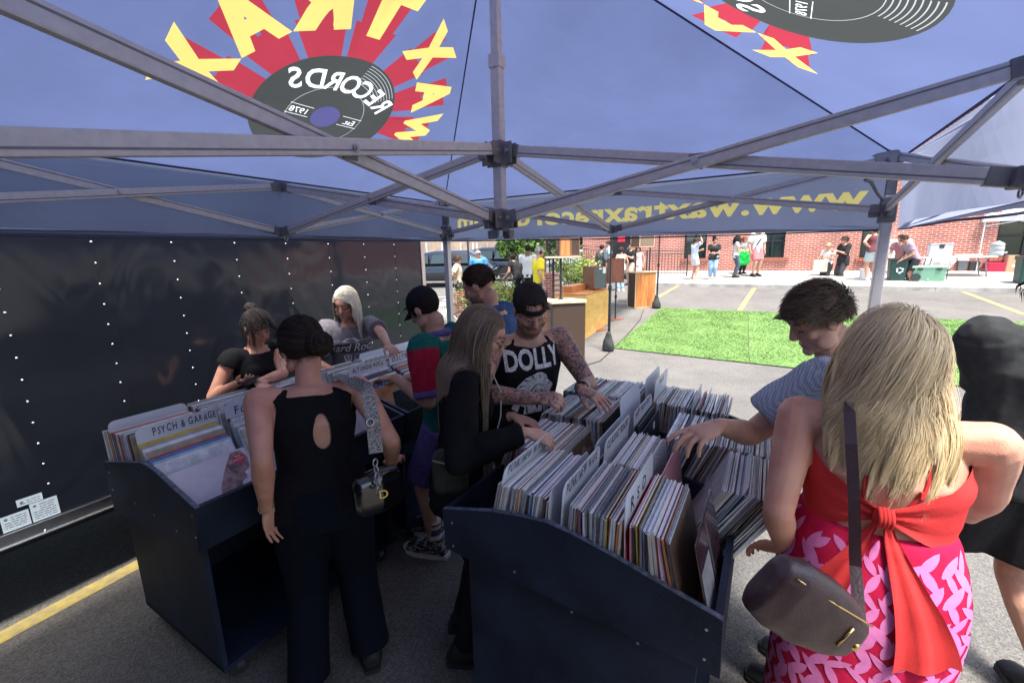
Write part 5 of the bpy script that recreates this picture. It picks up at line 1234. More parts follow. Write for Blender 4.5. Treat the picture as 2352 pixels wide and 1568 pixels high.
# brown shoulder bag across her back
M_bag = mat('brown_leather', (.055, .026, .028), .4, var=.15, scale=12, bump=.15, bscale=180, spec=.6); M_gold = mat('gold_metal', (.75, .55, .22), .25, 1., var=0)
bag = None
bc = gf(1855, 1395, .93)
bag = empty('shoulder_bag', bc-ZZ*.12, 'dark brown leather shoulder bag hanging at the blonde woman\'s left hip', 'bag')
bx = nrm(gf(1960, 1445, .95)-gf(1775, 1330, .93)); bz = nrm(np.cross(np.cross(bx, ZZ), bx)); bn = nrm(np.cross(bx, bz))
mb = MB(); mb.loft([(bc+bx*x, bz*h_, bn*w_) for x, h_, w_ in ((-.128, .045, .018), (-.115, .072, .032), (-.07, .086, .043), (0, .086, .046), (.07, .072, .042), (.115, .050, .032), (.125, .03, .018))], 20, sq=2.8)
V, F = remesh(mb, .005, 3, (.003, 14, 1, 2)); mesh_obj('bag_body', V, F, M_bag, bag, None, True)
mb = MB(); sgn = 1 if bn@(CAM-bc) > 0 else -1
mb.tube([bc+bx*x+bz*(.052-.0*x)+bn*sgn*(.040-abs(x)*.06) for x in np.linspace(-.10, .10, 10)], .0022, 6); mb.build('zip', M_gold, bag, True)
mb = MB(); mb.ell(bc+bx*.105-bz*.005+bn*sgn*.028, (.012, .012, .012)); mb.tube([bc+bx*(.06+.0*t)+bz*(.03-.05*t)+bn*sgn*.043 for t in (0, .5, 1)], .003, 6); mb.build('clasp', M_gold, bag, True)
sp = [bc+bx*.10+bz*.03+bn*sgn*.02, gf(1965, 1300, .99), gf(1962, 1150, 1.0), gf(1955, 1020, 1.02), gf(1950, 930, 1.05), P1.S['L']*.45+P1.neck*.55+ZZ*.035]
mb = MB(); mb.tube(sp, .0028, 8, flat=1); 
Vs = []; Fs = []
pp = [np.array(x) for x in sp]; fine = []
for i in range(len(pp)-1):
    for t in np.linspace(0, 1, 6, endpoint=False): fine.append(pp[i]*(1-t)+pp[i+1]*t)
fine.append(pp[-1])
for i, c_ in enumerate(fine):
    T_ = nrm(fine[min(i+1, len(fine)-1)]-fine[max(i-1, 0)]); vd = nrm(CAM-c_); sd_ = nrm(np.cross(T_, P1.f)); Vs += [c_-sd_*.0115, c_+sd_*.0115, c_+sd_*.0115+P1.f*.004, c_-sd_*.0115+P1.f*.004]
for i in range(len(fine)-1):
    for j in range(4): Fs.append((i*4+j, i*4+(j+1) % 4, (i+1)*4+(j+1) % 4, (i+1)*4+j))
mesh_obj('bag_strap', Vs, Fs, M_bag, bag)
# ---- woman in the black tank top (from behind)
p = gf(715, 1000, 1.72)
P2 = person('woman seen from behind in a black keyhole-back tank top and dark trousers', (-.815, 1.66), 1.645, -22, skin='rosy', female=True, bend=6, head=(-22, 28, 0), build=1.18, shoulder=1.16, hips=1.02, vox=.0055, neckf=.02,
    arms={'L': (gf(612, 1168, 1.66), gf(600, 1090, 1.25), -ZZ+P1.f*.1, -DH*.8-AH*.3, .25, {'spread': .3}), 'R': (gf(900, 1065, 1.95), gf(915, 1020, 1.66), nrm(AH-DH*.6), up, .6)}, legs={'L': (-.13, -.05), 'R': (.13, .02)})
M_tank = C('black_knit', (.010, .010, .012), .9, scale=60)
kc = P2.tc(.235)-P2.fw*.06*P2.H+P2.rr*.028
def keyhole(Cn, q):
    return None
Vt_old = None
o = top(P2, M_tank, 0, gap=.008, z0=.0, z1=.285, strap=.72, name='tank_top', wr=.008, low=.03)
V, F = P2.topV, P2.topF; Cn = np.array([V[list(x)].mean(0) for x in F]); L = Cn-P2.tc(.185); lx, lz, lf = L@P2.rr, L@P2.up, L@P2.fw
kd = ((lx-.035)/.033)**2+(lz/np.where(lz > 0, .09, .055))**2
kz = (kd < 1)*(lf < 0)
nk = (np.linalg.norm((Cn-(P2.neck+P2.up*.035-P2.fw*.02)), axis=1) < .078)
arm = np.zeros(len(F), bool)
for sd in 'LR': arm |= (np.linalg.norm(Cn-(P2.S[sd]+(P2.E[sd]-P2.S[sd])*.22), axis=1) < .062)
cut_faces(o, kz | nk | arm)
pants(P2, C('dark_navy_denim', (.006, .008, .015), .9, sheen=0), 1.0, gap=.012, flare=1.22, name='trousers', hemk=1.15, thigh=1.15)
shoes(P2, M_blk, M_blk_rub)
M_dkh = hair_mat('dark_brown_hair', (.012, .009, .008), (.06, .042, .032))
hair(P2, M_dkh, N=2200, L=.12, steps=9, wd=.004, lift=.012, gather=P2.hc-P2.hf*.10-P2.hu*.015+P2.hr*.03, tone=(0, .8), low=-.055, seed=9, puff=1.9)
spherepart(P2, M_dkh, P2.hc-P2.hf*.108-P2.hu*.02+P2.hr*.035, .050, 'hair_bun', N=320)
hair(P2, M_dkh, N=60, L=.09, steps=8, wd=.002, lift=.02, down=.4, tone=(0, 1), low=-.07, seed=19, wave=.01, shell=False, name='loose_hair')
mb = MB(); mb.ell(P2.hc-P2.hr*.082-P2.hu*.042+P2.hf*.002, (.004, .004, .004)); mb.build('earring', mat('pearl', (.8, .8, .78), .2, var=0), P2.root, True)
mb = MB(); wv_ = P2.W['L']; d_ = nrm(P2.W['L']-P2.E['L']); e1_ = nrm(np.cross(d_, AH)); e2_ = np.cross(d_, e1_)
mb.tube([wv_-d_*.012+(e1_*math.cos(t)+e2_*math.sin(t))*.027+d_*.008*math.sin(t) for t in np.linspace(0, 6.28, 20)], .0022, 6, cap=False); mb.build('bracelet', M_gold, P2.root, True)
# her patterned strap and black charm bag
sbag = empty('shoulder_bag', gf(880, 1150, 1.60)-ZZ*.15, 'black glossy shoulder bag on a silver patterned strap with a gold letter D charm', 'bag')
M_strap = mat('silver_black_weave', (.05, .05, .05), .45, var=0, col2=(.42, .4, .37), scale=170, bump=.6, bscale=190)
sp = [P2.S['R']*.62+P2.neck*.38+P2.fw*.05+ZZ*.045, P2.S['R']*.62+P2.neck*.38+ZZ*.052-P2.fw*.02, gf(842, 890, 1.63), gf(856, 960, 1.56), gf(864, 1040, 1.545)]
Vs = []; Fs = []; fine = []
for i in range(len(sp)-1):
    for t in np.linspace(0, 1, 6, endpoint=False): fine.append(sp[i]*(1-t)+sp[i+1]*t)
fine.append(sp[-1])
for i, c_ in enumerate(fine):
    T_ = nrm(fine[min(i+1, len(fine)-1)]-fine[max(i-1, 0)]); sd_ = nrm(np.cross(T_, nrm(CAM-c_)) if i > 8 else P2.rr)*-1 if i > 8 else P2.rr; nn_ = nrm(np.cross(sd_, T_))
    Vs += [c_-sd_*.024, c_+sd_*.024, c_+sd_*.024+nn_*.003, c_-sd_*.024+nn_*.003]
for i in range(len(fine)-1):
    for j in range(4): Fs.append((i*4+j, i*4+(j+1) % 4, (i+1)*4+(j+1) % 4, (i+1)*4+j))
mesh_obj('patterned_strap', Vs, Fs, M_strap, sbag)
gm = gf(850, 970, 1.545); mb = MB(); vd = nrm(CAM-gm); e1_ = nrm(np.cross(vd, ZZ)); e2_ = np.cross(e1_, vd); mb.tube([gm+(e1_*math.cos(t)+e2_*math.sin(t))*.013 for t in np.linspace(0, 6.28, 16)], .004, 6, cap=False); mb.build('eyelet', M_bolt, sbag, True)
M_pat = mat('black_patent', (.006, .006, .007), .12, var=0, coat=.6)
bc2 = gf(868, 1125, 1.62); mb = MB(); mb.loft([(bc2+DH*x*.3+AH*x, ZZ*h_, (DH-AH*.3)*w_) for x, h_, w_ in ((-.09, .05, .02), (-.075, .075, .035), (0, .085, .045), (.075, .075, .035), (.09, .05, .02))], 18, sq=3)
V, F = remesh(mb, .006, 2); mesh_obj('bag_body', V, F, M_pat, sbag, None, True)
mb = MB(); 
for k_ in range(5): c_ = gf(862+2*k_, 1062+16*k_, 1.535); mb.tube([c_+(DH*math.cos(t)*.010+ZZ*math.sin(t)*.014) if k_ % 2 else c_+(AH*math.cos(t)*.010+ZZ*math.sin(t)*.014) for t in np.linspace(0, 6.28, 12)], .003, 6, cap=False)
mb.build('chain', M_bolt, sbag, True)
lt = gf(882, 1142, 1.515); e1_ = nrm(np.cross(nrm(CAM-lt), ZZ))*-1; Vd, Fd = text2d('D', .045, .004); Pd = lt+Vd[:, :1]*e1_+Vd[:, 1:2]*ZZ
nn_ = np.cross(e1_, ZZ); n0 = len(Pd); mesh_obj('letter_charm', np.vstack([Pd, Pd+nn_*.004]), [tuple(f) for f in Fd]+[tuple(i+n0 for i in f) for f in Fd], M_gold, sbag)
# ---- woman with a phone by the trailer
P3 = person('woman in a black top looking at a phone beside the trailer', (-1.74, 2.84), 1.57, 118, skin='rosy', female=True, bend=4, head=(6, 26, 0), vox=.006, build=1.08, bust=.95,
    arms={'L': (gf(590, 878, 2.62), gf(660, 900, 2.75), nrm(DH*.5-ZZ*.1), -ZZ, .2), 'R': (gf(552, 876, 2.66), gf(492, 905, 2.72), nrm(DH+ZZ*.12), -ZZ*1.-AH*.4, .5)})
top(P3, black_tee, .22, gap=.010, z0=-.05, low=.03, name='tee_shirt', scoop=[(P3.neck+P3.up*.012, .078)])
pants(P3, C('black_cotton', (.015, .015, .017)), .98)
shoes(P3, M_blk, M_blk_rub)
M_blkh = hair_mat('black_hair', (.008, .007, .008), (.05, .042, .04))
hair(P3, M_blkh, N=1500, L=.15, steps=9, wd=.004, lift=.012, gather=P3.hc-P3.hf*.09+P3.hu*.07, tone=(0, 1), seed=12, low=-.04)
hair(P3, M_blkh, N=160, L=.11, steps=8, wd=.003, lift=.014, part=(0, -.5), down=.3, toward=P3.hf*.6, tone=(0, 1), seed=13, low=.05, frontcut=.2, shell=False, name='fringe', clamp_front=True)
hair(P3, M_blkh, N=90, L=.2, steps=12, wd=.003, lift=.02, part=(0, -.3), down=.6, tone=(0, .6), seed=14, low=.0, shell=False, name='loose_hair', wave=.01)
spherepart(P3, M_blkh, P3.hc-P3.hf*.10+P3.hu*.09, .036, 'hair_bun', N=200)
ph = empty('phone', P3.W['R']+nrm(DH)*.09+ZZ*.005, 'black phone held by the woman beside the trailer', 'phone')
mb = MB(); c_ = P3.W['R']+nrm(DH)*.095+ZZ*.022; mb.box(c_, (.145, .072, .009), (nrm(DH+ZZ*.12), nrm(AH+ZZ*.5), nrm(ZZ-AH*.5)), bev=.003); mb.build('phone_body', mat('phone_black', (.03, .03, .035), .2, var=0), ph)
mb = MB(); mb.box(c_+nrm(ZZ-AH*.5)*.005, (.135, .064, .001), (nrm(DH+ZZ*.12), nrm(AH+ZZ*.5), nrm(ZZ-AH*.5))); mb.build('screen', mat('dark_screen', (.02, .02, .03), .05, var=0), ph)
# ---- blond person in the grey tee
P4 = person('person with shoulder-length bleached hair in a grey lettered tee', (-1.30, 3.42), 1.66, 158, skin='rosy', female=True, bend=6, head=(28, 22, 4), vox=.006, build=1.05,
    arms={'L': (gf(892, 792, 3.02), gf(880, 735, 3.25), nrm(DH*.9-AH*.35-ZZ*.25), ZZ, .35), 'R': (gf(765, 850, 3.1), gf(735, 800, 3.3), nrm(DH-AH*.5), ZZ, .4)})
M_gt = C('washed_grey_jersey', (.15, .14, .165), .85)
top(P4, M_gt, .82, gap=.020, z0=-.06, low=.03, name='tee_shirt', wr=.012, sgap=.020, scoop=[(P4.neck+P4.up*.02, .07)])
pants(P4, C('black_cotton', (.015, .015, .017)), .98); shoes(P4, M_blk, M_blk_rub)
M_plat = hair_mat('platinum_hair', (.42, .36, .24), (.85, .8, .66), .4)
hair(P4, M_plat, N=2600, L=.28, steps=18, wd=.0035, wave=.010, wfreq=7, clump=.9, lift=.020, back=.2, flick=.02, down=.33, part=(.25, .45), tone=(.1, 1), cols=[(P4.S['L'], P4.S['R'], .055)], seed=22, low=-.02)
M_pr = mat('pale_print', (.5, .49, .52), .7, var=.15, scale=60); M_pb = mat('charcoal_print', (.05, .045, .055), .8, var=.1)
sh = [(1, poly_shape([(-.155, -.045), (.155, -.045), (.155, .045), (-.155, .045)])), (0, poly_shape([(-.149, -.040), (.149, -.040), (.149, .040), (-.149, .040)]))]
sh = [(1, poly_shape([(-.155, -.045), (.155, -.045), (.155, -.040), (-.155, -.040)])), (1, poly_shape([(-.155, .040), (.155, .040), (.155, .045), (-.155, .045)])), (2, poly_shape([(-.152, -.04), (.152, -.04), (.152, .04), (-.152, .04)])),
      (1, xf(text2d('Hard Rock', .082, .003, .35), 1, 1.1, 0, 0, -.024)), (1, xf(text2d('Cafe', .07, .003, .35), 1, 1, 0, .07, -.098)),
      (1, poly_shape([(-.07, .055), (-.03, .082), (.03, .082), (.07, .055), (.045, .049), (-.045, .049)])), (0, poly_shape([(-.04, .058), (-.02, .073), (.02, .073), (.04, .058)])), (1, xf(text2d('Love All', .024), 1, 1, 0, -.115, .055)), (1, xf(text2d('Serve All', .024), 1, 1, 0, .115, .055)),
      (1, poly_shape([(-.06, -.055), (.0, -.055), (-.005, -.10), (-.03, -.14), (-.055, -.10)])), (2, poly_shape([(-.05, -.062), (-.035, -.062), (-.03, -.11)])), (2, poly_shape([(-.02, -.062), (-.01, -.062), (-.02, -.12)]))]
wrap_print(P4, artwork([(-.17, -.16), (.17, -.16), (.17, .1), (-.17, .1)], sh, .02, keep_bg=False), [M_gt, M_pr, M_pb], P4.tc(.19)+P4.fw*.2, P4.rr*-1, P4.up, -P4.fw, P4.topV, P4.topF, name='chest_print')
# ---- young man in the polo shirt and cap
P5 = person('young man in a black cap and a green, red and purple polo shirt', (-.52, 2.50), 1.72, -72, skin='fair', bend=4, head=(4, 34, 0), vox=.006, build=.95, shift=(-.13, 0),
    arms={'L': (gf(905, 868, 2.42), gf(1000, 930, 2.30), nrm(-DH-AH*.1-ZZ*.1), ZZ, .5), 'R': (gf(925, 870, 2.9), gf(965, 900, 2.85), nrm(-DH), ZZ, .5)}, legs={'L': (-.05, -.02), 'R': (.14, .10)})
c_g, c_r, c_p = C('teal_green_pique', (.012, .13, .11)), C('crimson_pique', (.38, .018, .045)), C('violet_pique', (.13, .10, .30))
def polo(Cn, q):
    mi = np.zeros(len(Cn), int)
    for sd in 'LR':
        d = q.E[sd]-q.S[sd]; t = ((Cn-q.S[sd])@d)/(d@d); dist = np.linalg.norm(Cn-(q.S[sd]+np.clip(t, 0, 1)[:, None]*d), axis=1); out = ((Cn-q.S[sd])@q.rr)*(1 if sd == 'R' else -1) > -.03
        mi[(dist < .10) & (t > .05) & out] = 1; mi[(dist < .10) & (t > .80) & out] = 2
    return mi
top(P5, [c_g, c_r, c_p], .92, gap=.020, z0=-.06, low=.06, name='polo_shirt', wr=.011, sgap=.015, pick=polo, flare=1.05)
mb = MB(); mb.tube([P5.neck+P5.up*.006+(P5.rr*math.cos(t)*.060+P5.fw*math.sin(t)*.064)-ZZ*.012*math.sin(t) for t in np.linspace(0, 6.28, 20)], .022, 8, cap=False); mb.build('collar', c_p, P5.root, True)
pants(P5, C('purple_shorts_cloth', (.10, .075, .22)), .42, name='shorts', thigh=1.15, gap=.016)
M_sock = mat('striped_sock', (.6, .6, .58), .9, var=0)
def stripes(m, cols, scale):
    n = m.node_tree.nodes; l = m.node_tree.links; tc = n.get('Texture Coordinate') or n.new('ShaderNodeTexCoord'); sx = n.new('ShaderNodeSeparateXYZ'); l.new(tc.outputs['Object'], sx.inputs[0])
    cr = n.new('ShaderNodeValToRGB'); cr.color_ramp.interpolation = 'CONSTANT'; e = cr.color_ramp.elements
    mr = n.new('ShaderNodeMapRange'); mr.inputs[1].default_value = scale[0]; mr.inputs[2].default_value = scale[1]; l.new(sx.outputs[2], mr.inputs[0]); l.new(mr.outputs[0], cr.inputs[0])
    e[0].position = 0; e[0].color = (*cols[0][1], 1); e[1].position = cols[1][0]; e[1].color = (*cols[1][1], 1)
    for p_, c_ in cols[2:]: x = e.new(p_); x.color = (*c_, 1)
    l.new(cr.outputs[0], n['Principled BSDF'].inputs['Base Color'])
W_, K_, Yl, Bl = (.6, .6, .58), (.03, .03, .04), (.5, .36, .1), (.05, .07, .2)
stripes(M_sock, [(0, W_), (.18, Bl), (.26, K_), (.33, Bl), (.42, K_), (.5, W_), (.56, Yl), (.66, K_), (.74, W_)], (.13, .27))
mb = MB()
for sd in 'LR': mb = MB(); mb.tube([P5.A[sd]-ZZ*.02, P5.A[sd]+ZZ*.06, P5.A[sd]+ZZ*.17], [.045, .042, .044], 14); mb.build('sock', M_sock, P5.root, True)
M_zeb = mat('zebra_canvas', (.012, .012, .014), .7, var=0, col2=(.3, .29, .3), scale=30, aniso=(1, 1, 3), bump=.1); M_zeb.node_tree.nodes['Color Ramp'].color_ramp.elements[0].position = .50; M_zeb.node_tree.nodes['Color Ramp'].color_ramp.elements[1].position = .54
shoes(P5, M_zeb, M_wht_rub, high=.05)
for sd in 'LR':
    mb = MB(); A_ = P5.A[sd]; mb.ell(A_+P5.f*.185-ZZ*.052, (.042, .045, .026), (P5.r, P5.f, ZZ)); mb.build('toe_cap', M_wht_rub, P5.root, True)
    mb = MB()
    for k_ in range(5): c_ = A_+P5.f*(.075+.018*k_)+ZZ*(.030-.015*k_); mb.tube([c_-P5.r*.022+ZZ*.0, c_+ZZ*.008, c_+P5.r*.022], .0035, 5)
    mb.tube([A_+P5.f*.07+ZZ*.04, A_+P5.f*.10+ZZ*.05-P5.r*.03, A_+P5.f*.09+ZZ*.03-P5.r*.05], .003, 5); mb.build('laces', M_wht_rub, P5.root, True)
hair(P5, M_dkh, N=900, L=.03, steps=4, wd=.004, lift=.005, tone=(.2, 1), seed=31, low=-.06, down=.3)
cap(P5, C('black_cap_twill', (.014, .016, .022)))
# ---- tall bearded man in blue
P6 = person('tall bearded man in a blue button-up shirt standing beyond the canopy', (gf(1155, 700, 2.72)[0], gf(1155, 700, 2.72)[1]), 1.84, -70, skin='fair', bend=8, head=(-5, 30, 0), vox=.007, build=1.08, beard=True)
M_bs = C('blue_cotton', (.045, .09, .2)); top(P6, M_bs, .7, gap=.018, z0=-.06, name='shirt', wr=.012, sgap=.024)
mb = MB(); mb.tube([P6.neck+(P6.rr*math.cos(t)*.066+P6.fw*math.sin(t)*.07)-ZZ*.01*math.sin(t)+ZZ*.010 for t in np.linspace(0, 6.28, 20)], .022, 8, cap=False); mb.build('collar', M_bs, P6.root, True)
pants(P6, C('stone_chino', (.16, .14, .11)), .98); shoes(P6, M_blk, M_blk_rub)
hair(P6, hair_mat('brown_hair', (.02, .014, .010), (.10, .07, .05)), N=1300, L=.045, steps=6, wd=.004, lift=.006, tone=(0, 1), seed=33, low=-.02, down=.1, part=(.2, .5))
hair(P6, hair_mat('brown_hair', (0, 0, 0), (0, 0, 0)), N=1, L=.01, steps=3, shell=False, name='sideburn') if False else None
# ---- woman with long hair and glasses in black
p = gf(1085, 900, 1.80)
P7 = person('woman with long brown hair and glasses in a black zip jacket', (-.26, 1.80), 1.69, 84, skin='fair', female=True, bend=7, head=(4, 30, 0), vox=.0055, build=1.0, bust=.9,
    arms={'R': (gf(1205, 992, 1.62), gf(1095, 1000, 1.60), nrm(gf(1245, 1003, 1.62)-gf(1205, 992, 1.62)), nrm(ZZ+P1.f*-.3), .55), 'L': (gf(1178, 955, 1.96), gf(1120, 950, 2.0), nrm(gf(1240, 975, 1.95)-gf(1178, 955, 1.96)), ZZ, .28, {'spread': .35})})
M_jk = C('black_fleece', (.007, .007, .008), .9)
top(P7, M_jk, 1.93, gap=.011, z0=-.05, low=.03, name='jacket', wr=.019)
mb = MB(); cz = P7.tc(.27)+P7.fw*.085; mb.tube([P7.tc(z)+P7.fw*(y+.02)+P7.rr*.035*math.sin(z*20) for z, y in ((.28, .10), (.23, .145), (.17, .150), (.10, .125), (.02, .13))], .0035, 6); mb.build('zip', mat('pale_piping', (.45, .44, .40), .6), P7.root, True)
mb = MB(); q0 = P7.tc(.07)+P7.rr*.125+P7.fw*.03; mb.tube([q0, q0+ZZ*.05+P7.fw*.035, q0+ZZ*.10+P7.fw*.06], [.004, .0045, .003], 6); mb.build('pocket_piping', mat('pale_piping', (.45, .44, .40), .6), P7.root, True)
pants(P7, C('black_denim', (.016, .017, .02)), .98); shoes(P7, M_blk, M_blk_rub)
M_lb = hair_mat('long_brown_hair', (.045, .03, .022), (.46, .34, .22), .4)
hair(P7, M_lb, N=3600, L=.66, steps=26, wd=.0034, wave=.010, wfreq=9, clump=.7, lift=.012, down=.45, back=.55, part=(0, .3), tone=(0, .45), ends=.5, cols=[(P7.S['L'], P7.S['R'], .060), (P7.neck-ZZ*.42, P7.neck-ZZ*.02, .115), (P7.S['R'], P7.E['R'], .055)], seed=41, low=-.06, lensd=.12)
glasses(P7, mat('dark_frame', (.015, .015, .015), .3, var=0), 1.2)
gb = empty('belt_bag', gf(1030, 1080, 1.63), 'olive green canvas bag hanging at the hip of the woman in black', 'bag'); M_ol = mat('olive_canvas', (.028, .036, .022), .8, var=.2, bump=.3)
gc = gf(1034, 1075, 1.64); mb = MB(); mb.loft([(gc+ZZ*z, P7.f*w_, P7.r*d_) for z, w_, d_ in ((-.10, .04, .015), (-.08, .068, .03), (0, .07, .035), (.06, .064, .03), (.08, .04, .015))], 16, sq=3); V, F = remesh(mb, .006, 2, (.004, 14, 1, 3)); mesh_obj('bag_body', V, F, M_ol, gb, None, True)
mb = MB(); mb.tube([gc+P7.r*.05+ZZ*.06-P7.f*.06, gc+P7.r*.06+ZZ*.045, gc+P7.r*.05+ZZ*.05+P7.f*.06], .0035, 6); mb.build('zip', mat('pale_olive', (.2, .22, .14), .6), gb, True)
mb = MB(); mb.tube([gc+ZZ*.09-P7.f*.02, gf(1046, 1020, 1.68), gf(1085, 930, 1.72)], .010, 8, flat=.3); mb.build('bag_strap', M_ol, gb, True)
# ---- man in the backwards cap and lettered tank top
P8 = person('tattooed man in a backwards black cap, glasses and a black tank top lettered DOLLY', (.075, 2.25), 1.76, 158, skin='fair', bend=8, head=(6, 35, -6), vox=.0055, build=1.12, beard=True, shift=(-.06, 0), tattoo=True,
    arms={'R': (gf(1228, 915, 1.92), gf(1160, 880, 2.02), nrm(gf(1290, 918, 1.88)-gf(1228, 915, 1.92)), nrm(ZZ-P1.f*.5), .8, {'fcurl': (1.0, .8, .8, .9)}), 'L': (gf(1335, 892, 2.0), gf(1330, 800, 2.8), nrm(gf(1388, 918, 1.93)-gf(1335, 890, 2.02)), nrm(ZZ), .28, {'spread': .5})})
M_tk = C('black_tank_jersey', (.013, .013, .015))
o = top(P8, M_tk, 0, gap=.012, z0=-.05, low=.03, strap=.66, name='tank_top', wr=.009)
V, F = P8.topV, P8.topF; Cn = np.array([V[list(x)].mean(0) for x in F]); nk = np.linalg.norm(Cn-(P8.neck+P8.up*.01+P8.fw*.03), axis=1) < .085
arm = np.zeros(len(F), bool)
for sd in 'LR': arm |= (np.linalg.norm(Cn-(P8.S[sd]+(P8.E[sd]-P8.S[sd])*.24), axis=1) < .072)
cut_faces(o, nk | arm)
M_pw = mat('white_shirt_print', (.62, .62, .62), .7, var=.25, scale=60); M_pk = mat('black_shirt_print', (.02, .02, .022), .8, var=0)
S = [(0, xf(text2d('DOLLY', .12, .035), .80, 1.15, R_(3), -.012, .045))]
def blob(pts, m): S.append((m, poly_shape(pts)))
r_ = random.Random(3)
hairp = [(.095*math.cos(a)*(1+.10*math.sin(a*7)), -.085+.105*math.sin(a)*(1+.08*math.sin(a*5+1))) for a in np.linspace(0, 2*math.pi, 60, endpoint=False)]
blob(hairp, 0)
for a in np.linspace(.3, 5.9, 13): blob([(.052*math.cos(a), -.075+.06*math.sin(a)), (.094*math.cos(a+.12), -.085+.1*math.sin(a+.12)), (.09*math.cos(a+.2), -.085+.094*math.sin(a+.2))], 1)
blob([(.015+.043*math.cos(a), -.10+.056*math.sin(a)) for a in np.linspace(0, 2*math.pi, 30, endpoint=False)], 1)
blob([(.018+.037*math.cos(a), -.098+.050*math.sin(a)) for a in np.linspace(0, 2*math.pi, 30, endpoint=False)], 0)
for x in (.002, .036): blob([(x-.010, -.085), (x, -.079), (x+.010, -.085), (x, -.090)], 1); blob([(x-.012, -.073), (x, -.068), (x+.012, -.073), (x, -.0705)], 1)
blob([(.020, -.088), (.024, -.108), (.016, -.110)], 1); blob([(.008, -.125), (.020, -.120), (.032, -.125), (.02, -.133)], 1)
blob([(-.02, -.145), (.05, -.14), (.075, -.17), (.085, -.215), (-.06, -.215), (-.05, -.17)], 0); blob([(.0, -.15), (.03, -.15), (.02, -.20)], 1)
for x in (-.045, .045, .065): blob([(x, -.17), (x+.008, -.17), (x+.012, -.21), (x+.003, -.21)], 1)
blob([(-.10, -.12), (-.07, -.14), (-.09, -.20), (-.12, -.18)], 0)
wrap_print(P8, artwork([(-.19, -.23), (.19, -.23), (.19, .16), (-.19, .16)], S, .02, keep_bg=False), [M_pw, M_pk], P8.tc(.195)+P8.fw*.2, P8.rr*-1, P8.up, -P8.fw, P8.topV, P8.topF, off=.004, name='chest_print')
pants(P8, C('dark_grey_denim', (.03, .032, .036)), .98); shoes(P8, M_blk, M_blk_rub)
hair(P8, M_dkh, N=300, L=.015, steps=3, wd=.004, lift=.003, tone=(.3, 1), seed=44, low=-.03)
cap(P8, C('charcoal_cap_twill', (.028, .027, .026)), back=True)
glasses(P8, mat('clear_frame', (.28, .22, .18), .3, var=0), 1.0)
mb = MB(); wv_ = P8.W['L']; d_ = nrm(P8.W['L']-P8.E['L']); e1_ = nrm(np.cross(d_, AH)); e2_ = np.cross(d_, e1_)
mb.tube([wv_-d_*.015+(e1_*math.cos(t)+e2_*math.sin(t))*.032 for t in np.linspace(0, 6.28, 20)], .009, 8, cap=False, flat=.35); mb.box(wv_-d_*.015+ZZ*.031, (.038, .034, .011), (nrm(np.cross(d_, ZZ)), d_, ZZ), bev=.004); mb.build('watch', mat('black_watch', (.015, .015, .016), .3, var=0), P8.root, True)
# ---- man in the checked shirt reaching over
p = gf(1900, 900, 1.55)
P9 = person('man in a pale blue checked shirt reaching over the records', (p[0]+.115, p[1]+.05), 1.765, -44, skin='fair', bend=8, head=(-36, 30, 0), vox=.005, build=1.0, handk=1.05, shift=(-.03, 0),
    arms={'L': (gf(1652, 978, 1.42), gf(1752, 955, 1.50), nrm(gf(1590, 1000, 1.38)-gf(1652, 978, 1.42)), nrm(ZZ+P1.f*-.15), .42, {'spread': .5, 'thumb': 1.5, 'fcurl': (.22, .35, .5, .6)}), 'R': (gf(1900, 1150, 1.75), gf(1960, 1050, 1.8), -ZZ, P1.f, .4)})
def check_mat():
    m = mat('blue_gingham', (.3, .34, .4), .85, var=0); n = m.node_tree.nodes; l = m.node_tree.links; tc = n['Texture Coordinate']; mp = n.new('ShaderNodeMapping'); mp.inputs['Rotation'].default_value = (.2, .15, R_(66)); l.new(tc.outputs['Object'], mp.inputs[0])
    ck = n.new('ShaderNodeTexChecker'); ck.inputs['Scale'].default_value = 165; ck.inputs['Color1'].default_value = (.42, .47, .52, 1); ck.inputs['Color2'].default_value = (.16, .22, .30, 1); l.new(mp.outputs[0], ck.inputs['Vector']); l.new(ck.outputs[0], n['Principled BSDF'].inputs['Base Color']); return m
M_ck = check_mat(); top(P9, M_ck, .72, gap=.018, z0=-.06, name='shirt', wr=.010, sgap=.030)
mb = MB(); mb.tube([P9.neck+(P9.rr*math.cos(t)*.060+P9.fw*math.sin(t)*.064)-ZZ*.01*math.sin(t)+ZZ*.008 for t in np.linspace(0, 6.28, 20)], .020, 8, cap=False); mb.build('collar', M_ck, P9.root, True)
pants(P9, C('stone_chino', (.16, .14, .11)), .98); shoes(P9, M_blk, M_blk_rub)
hair(P9, hair_mat('grey_brown_hair', (.05, .036, .025), (.26, .19, .13)), N=3000, L=.05, steps=7, wd=.003, lift=.018, tone=(0, .8), seed=52, low=.0, down=.05, part=(0, -.9), wave=.006, wfreq=12, curl=.006, frontcut=.058)
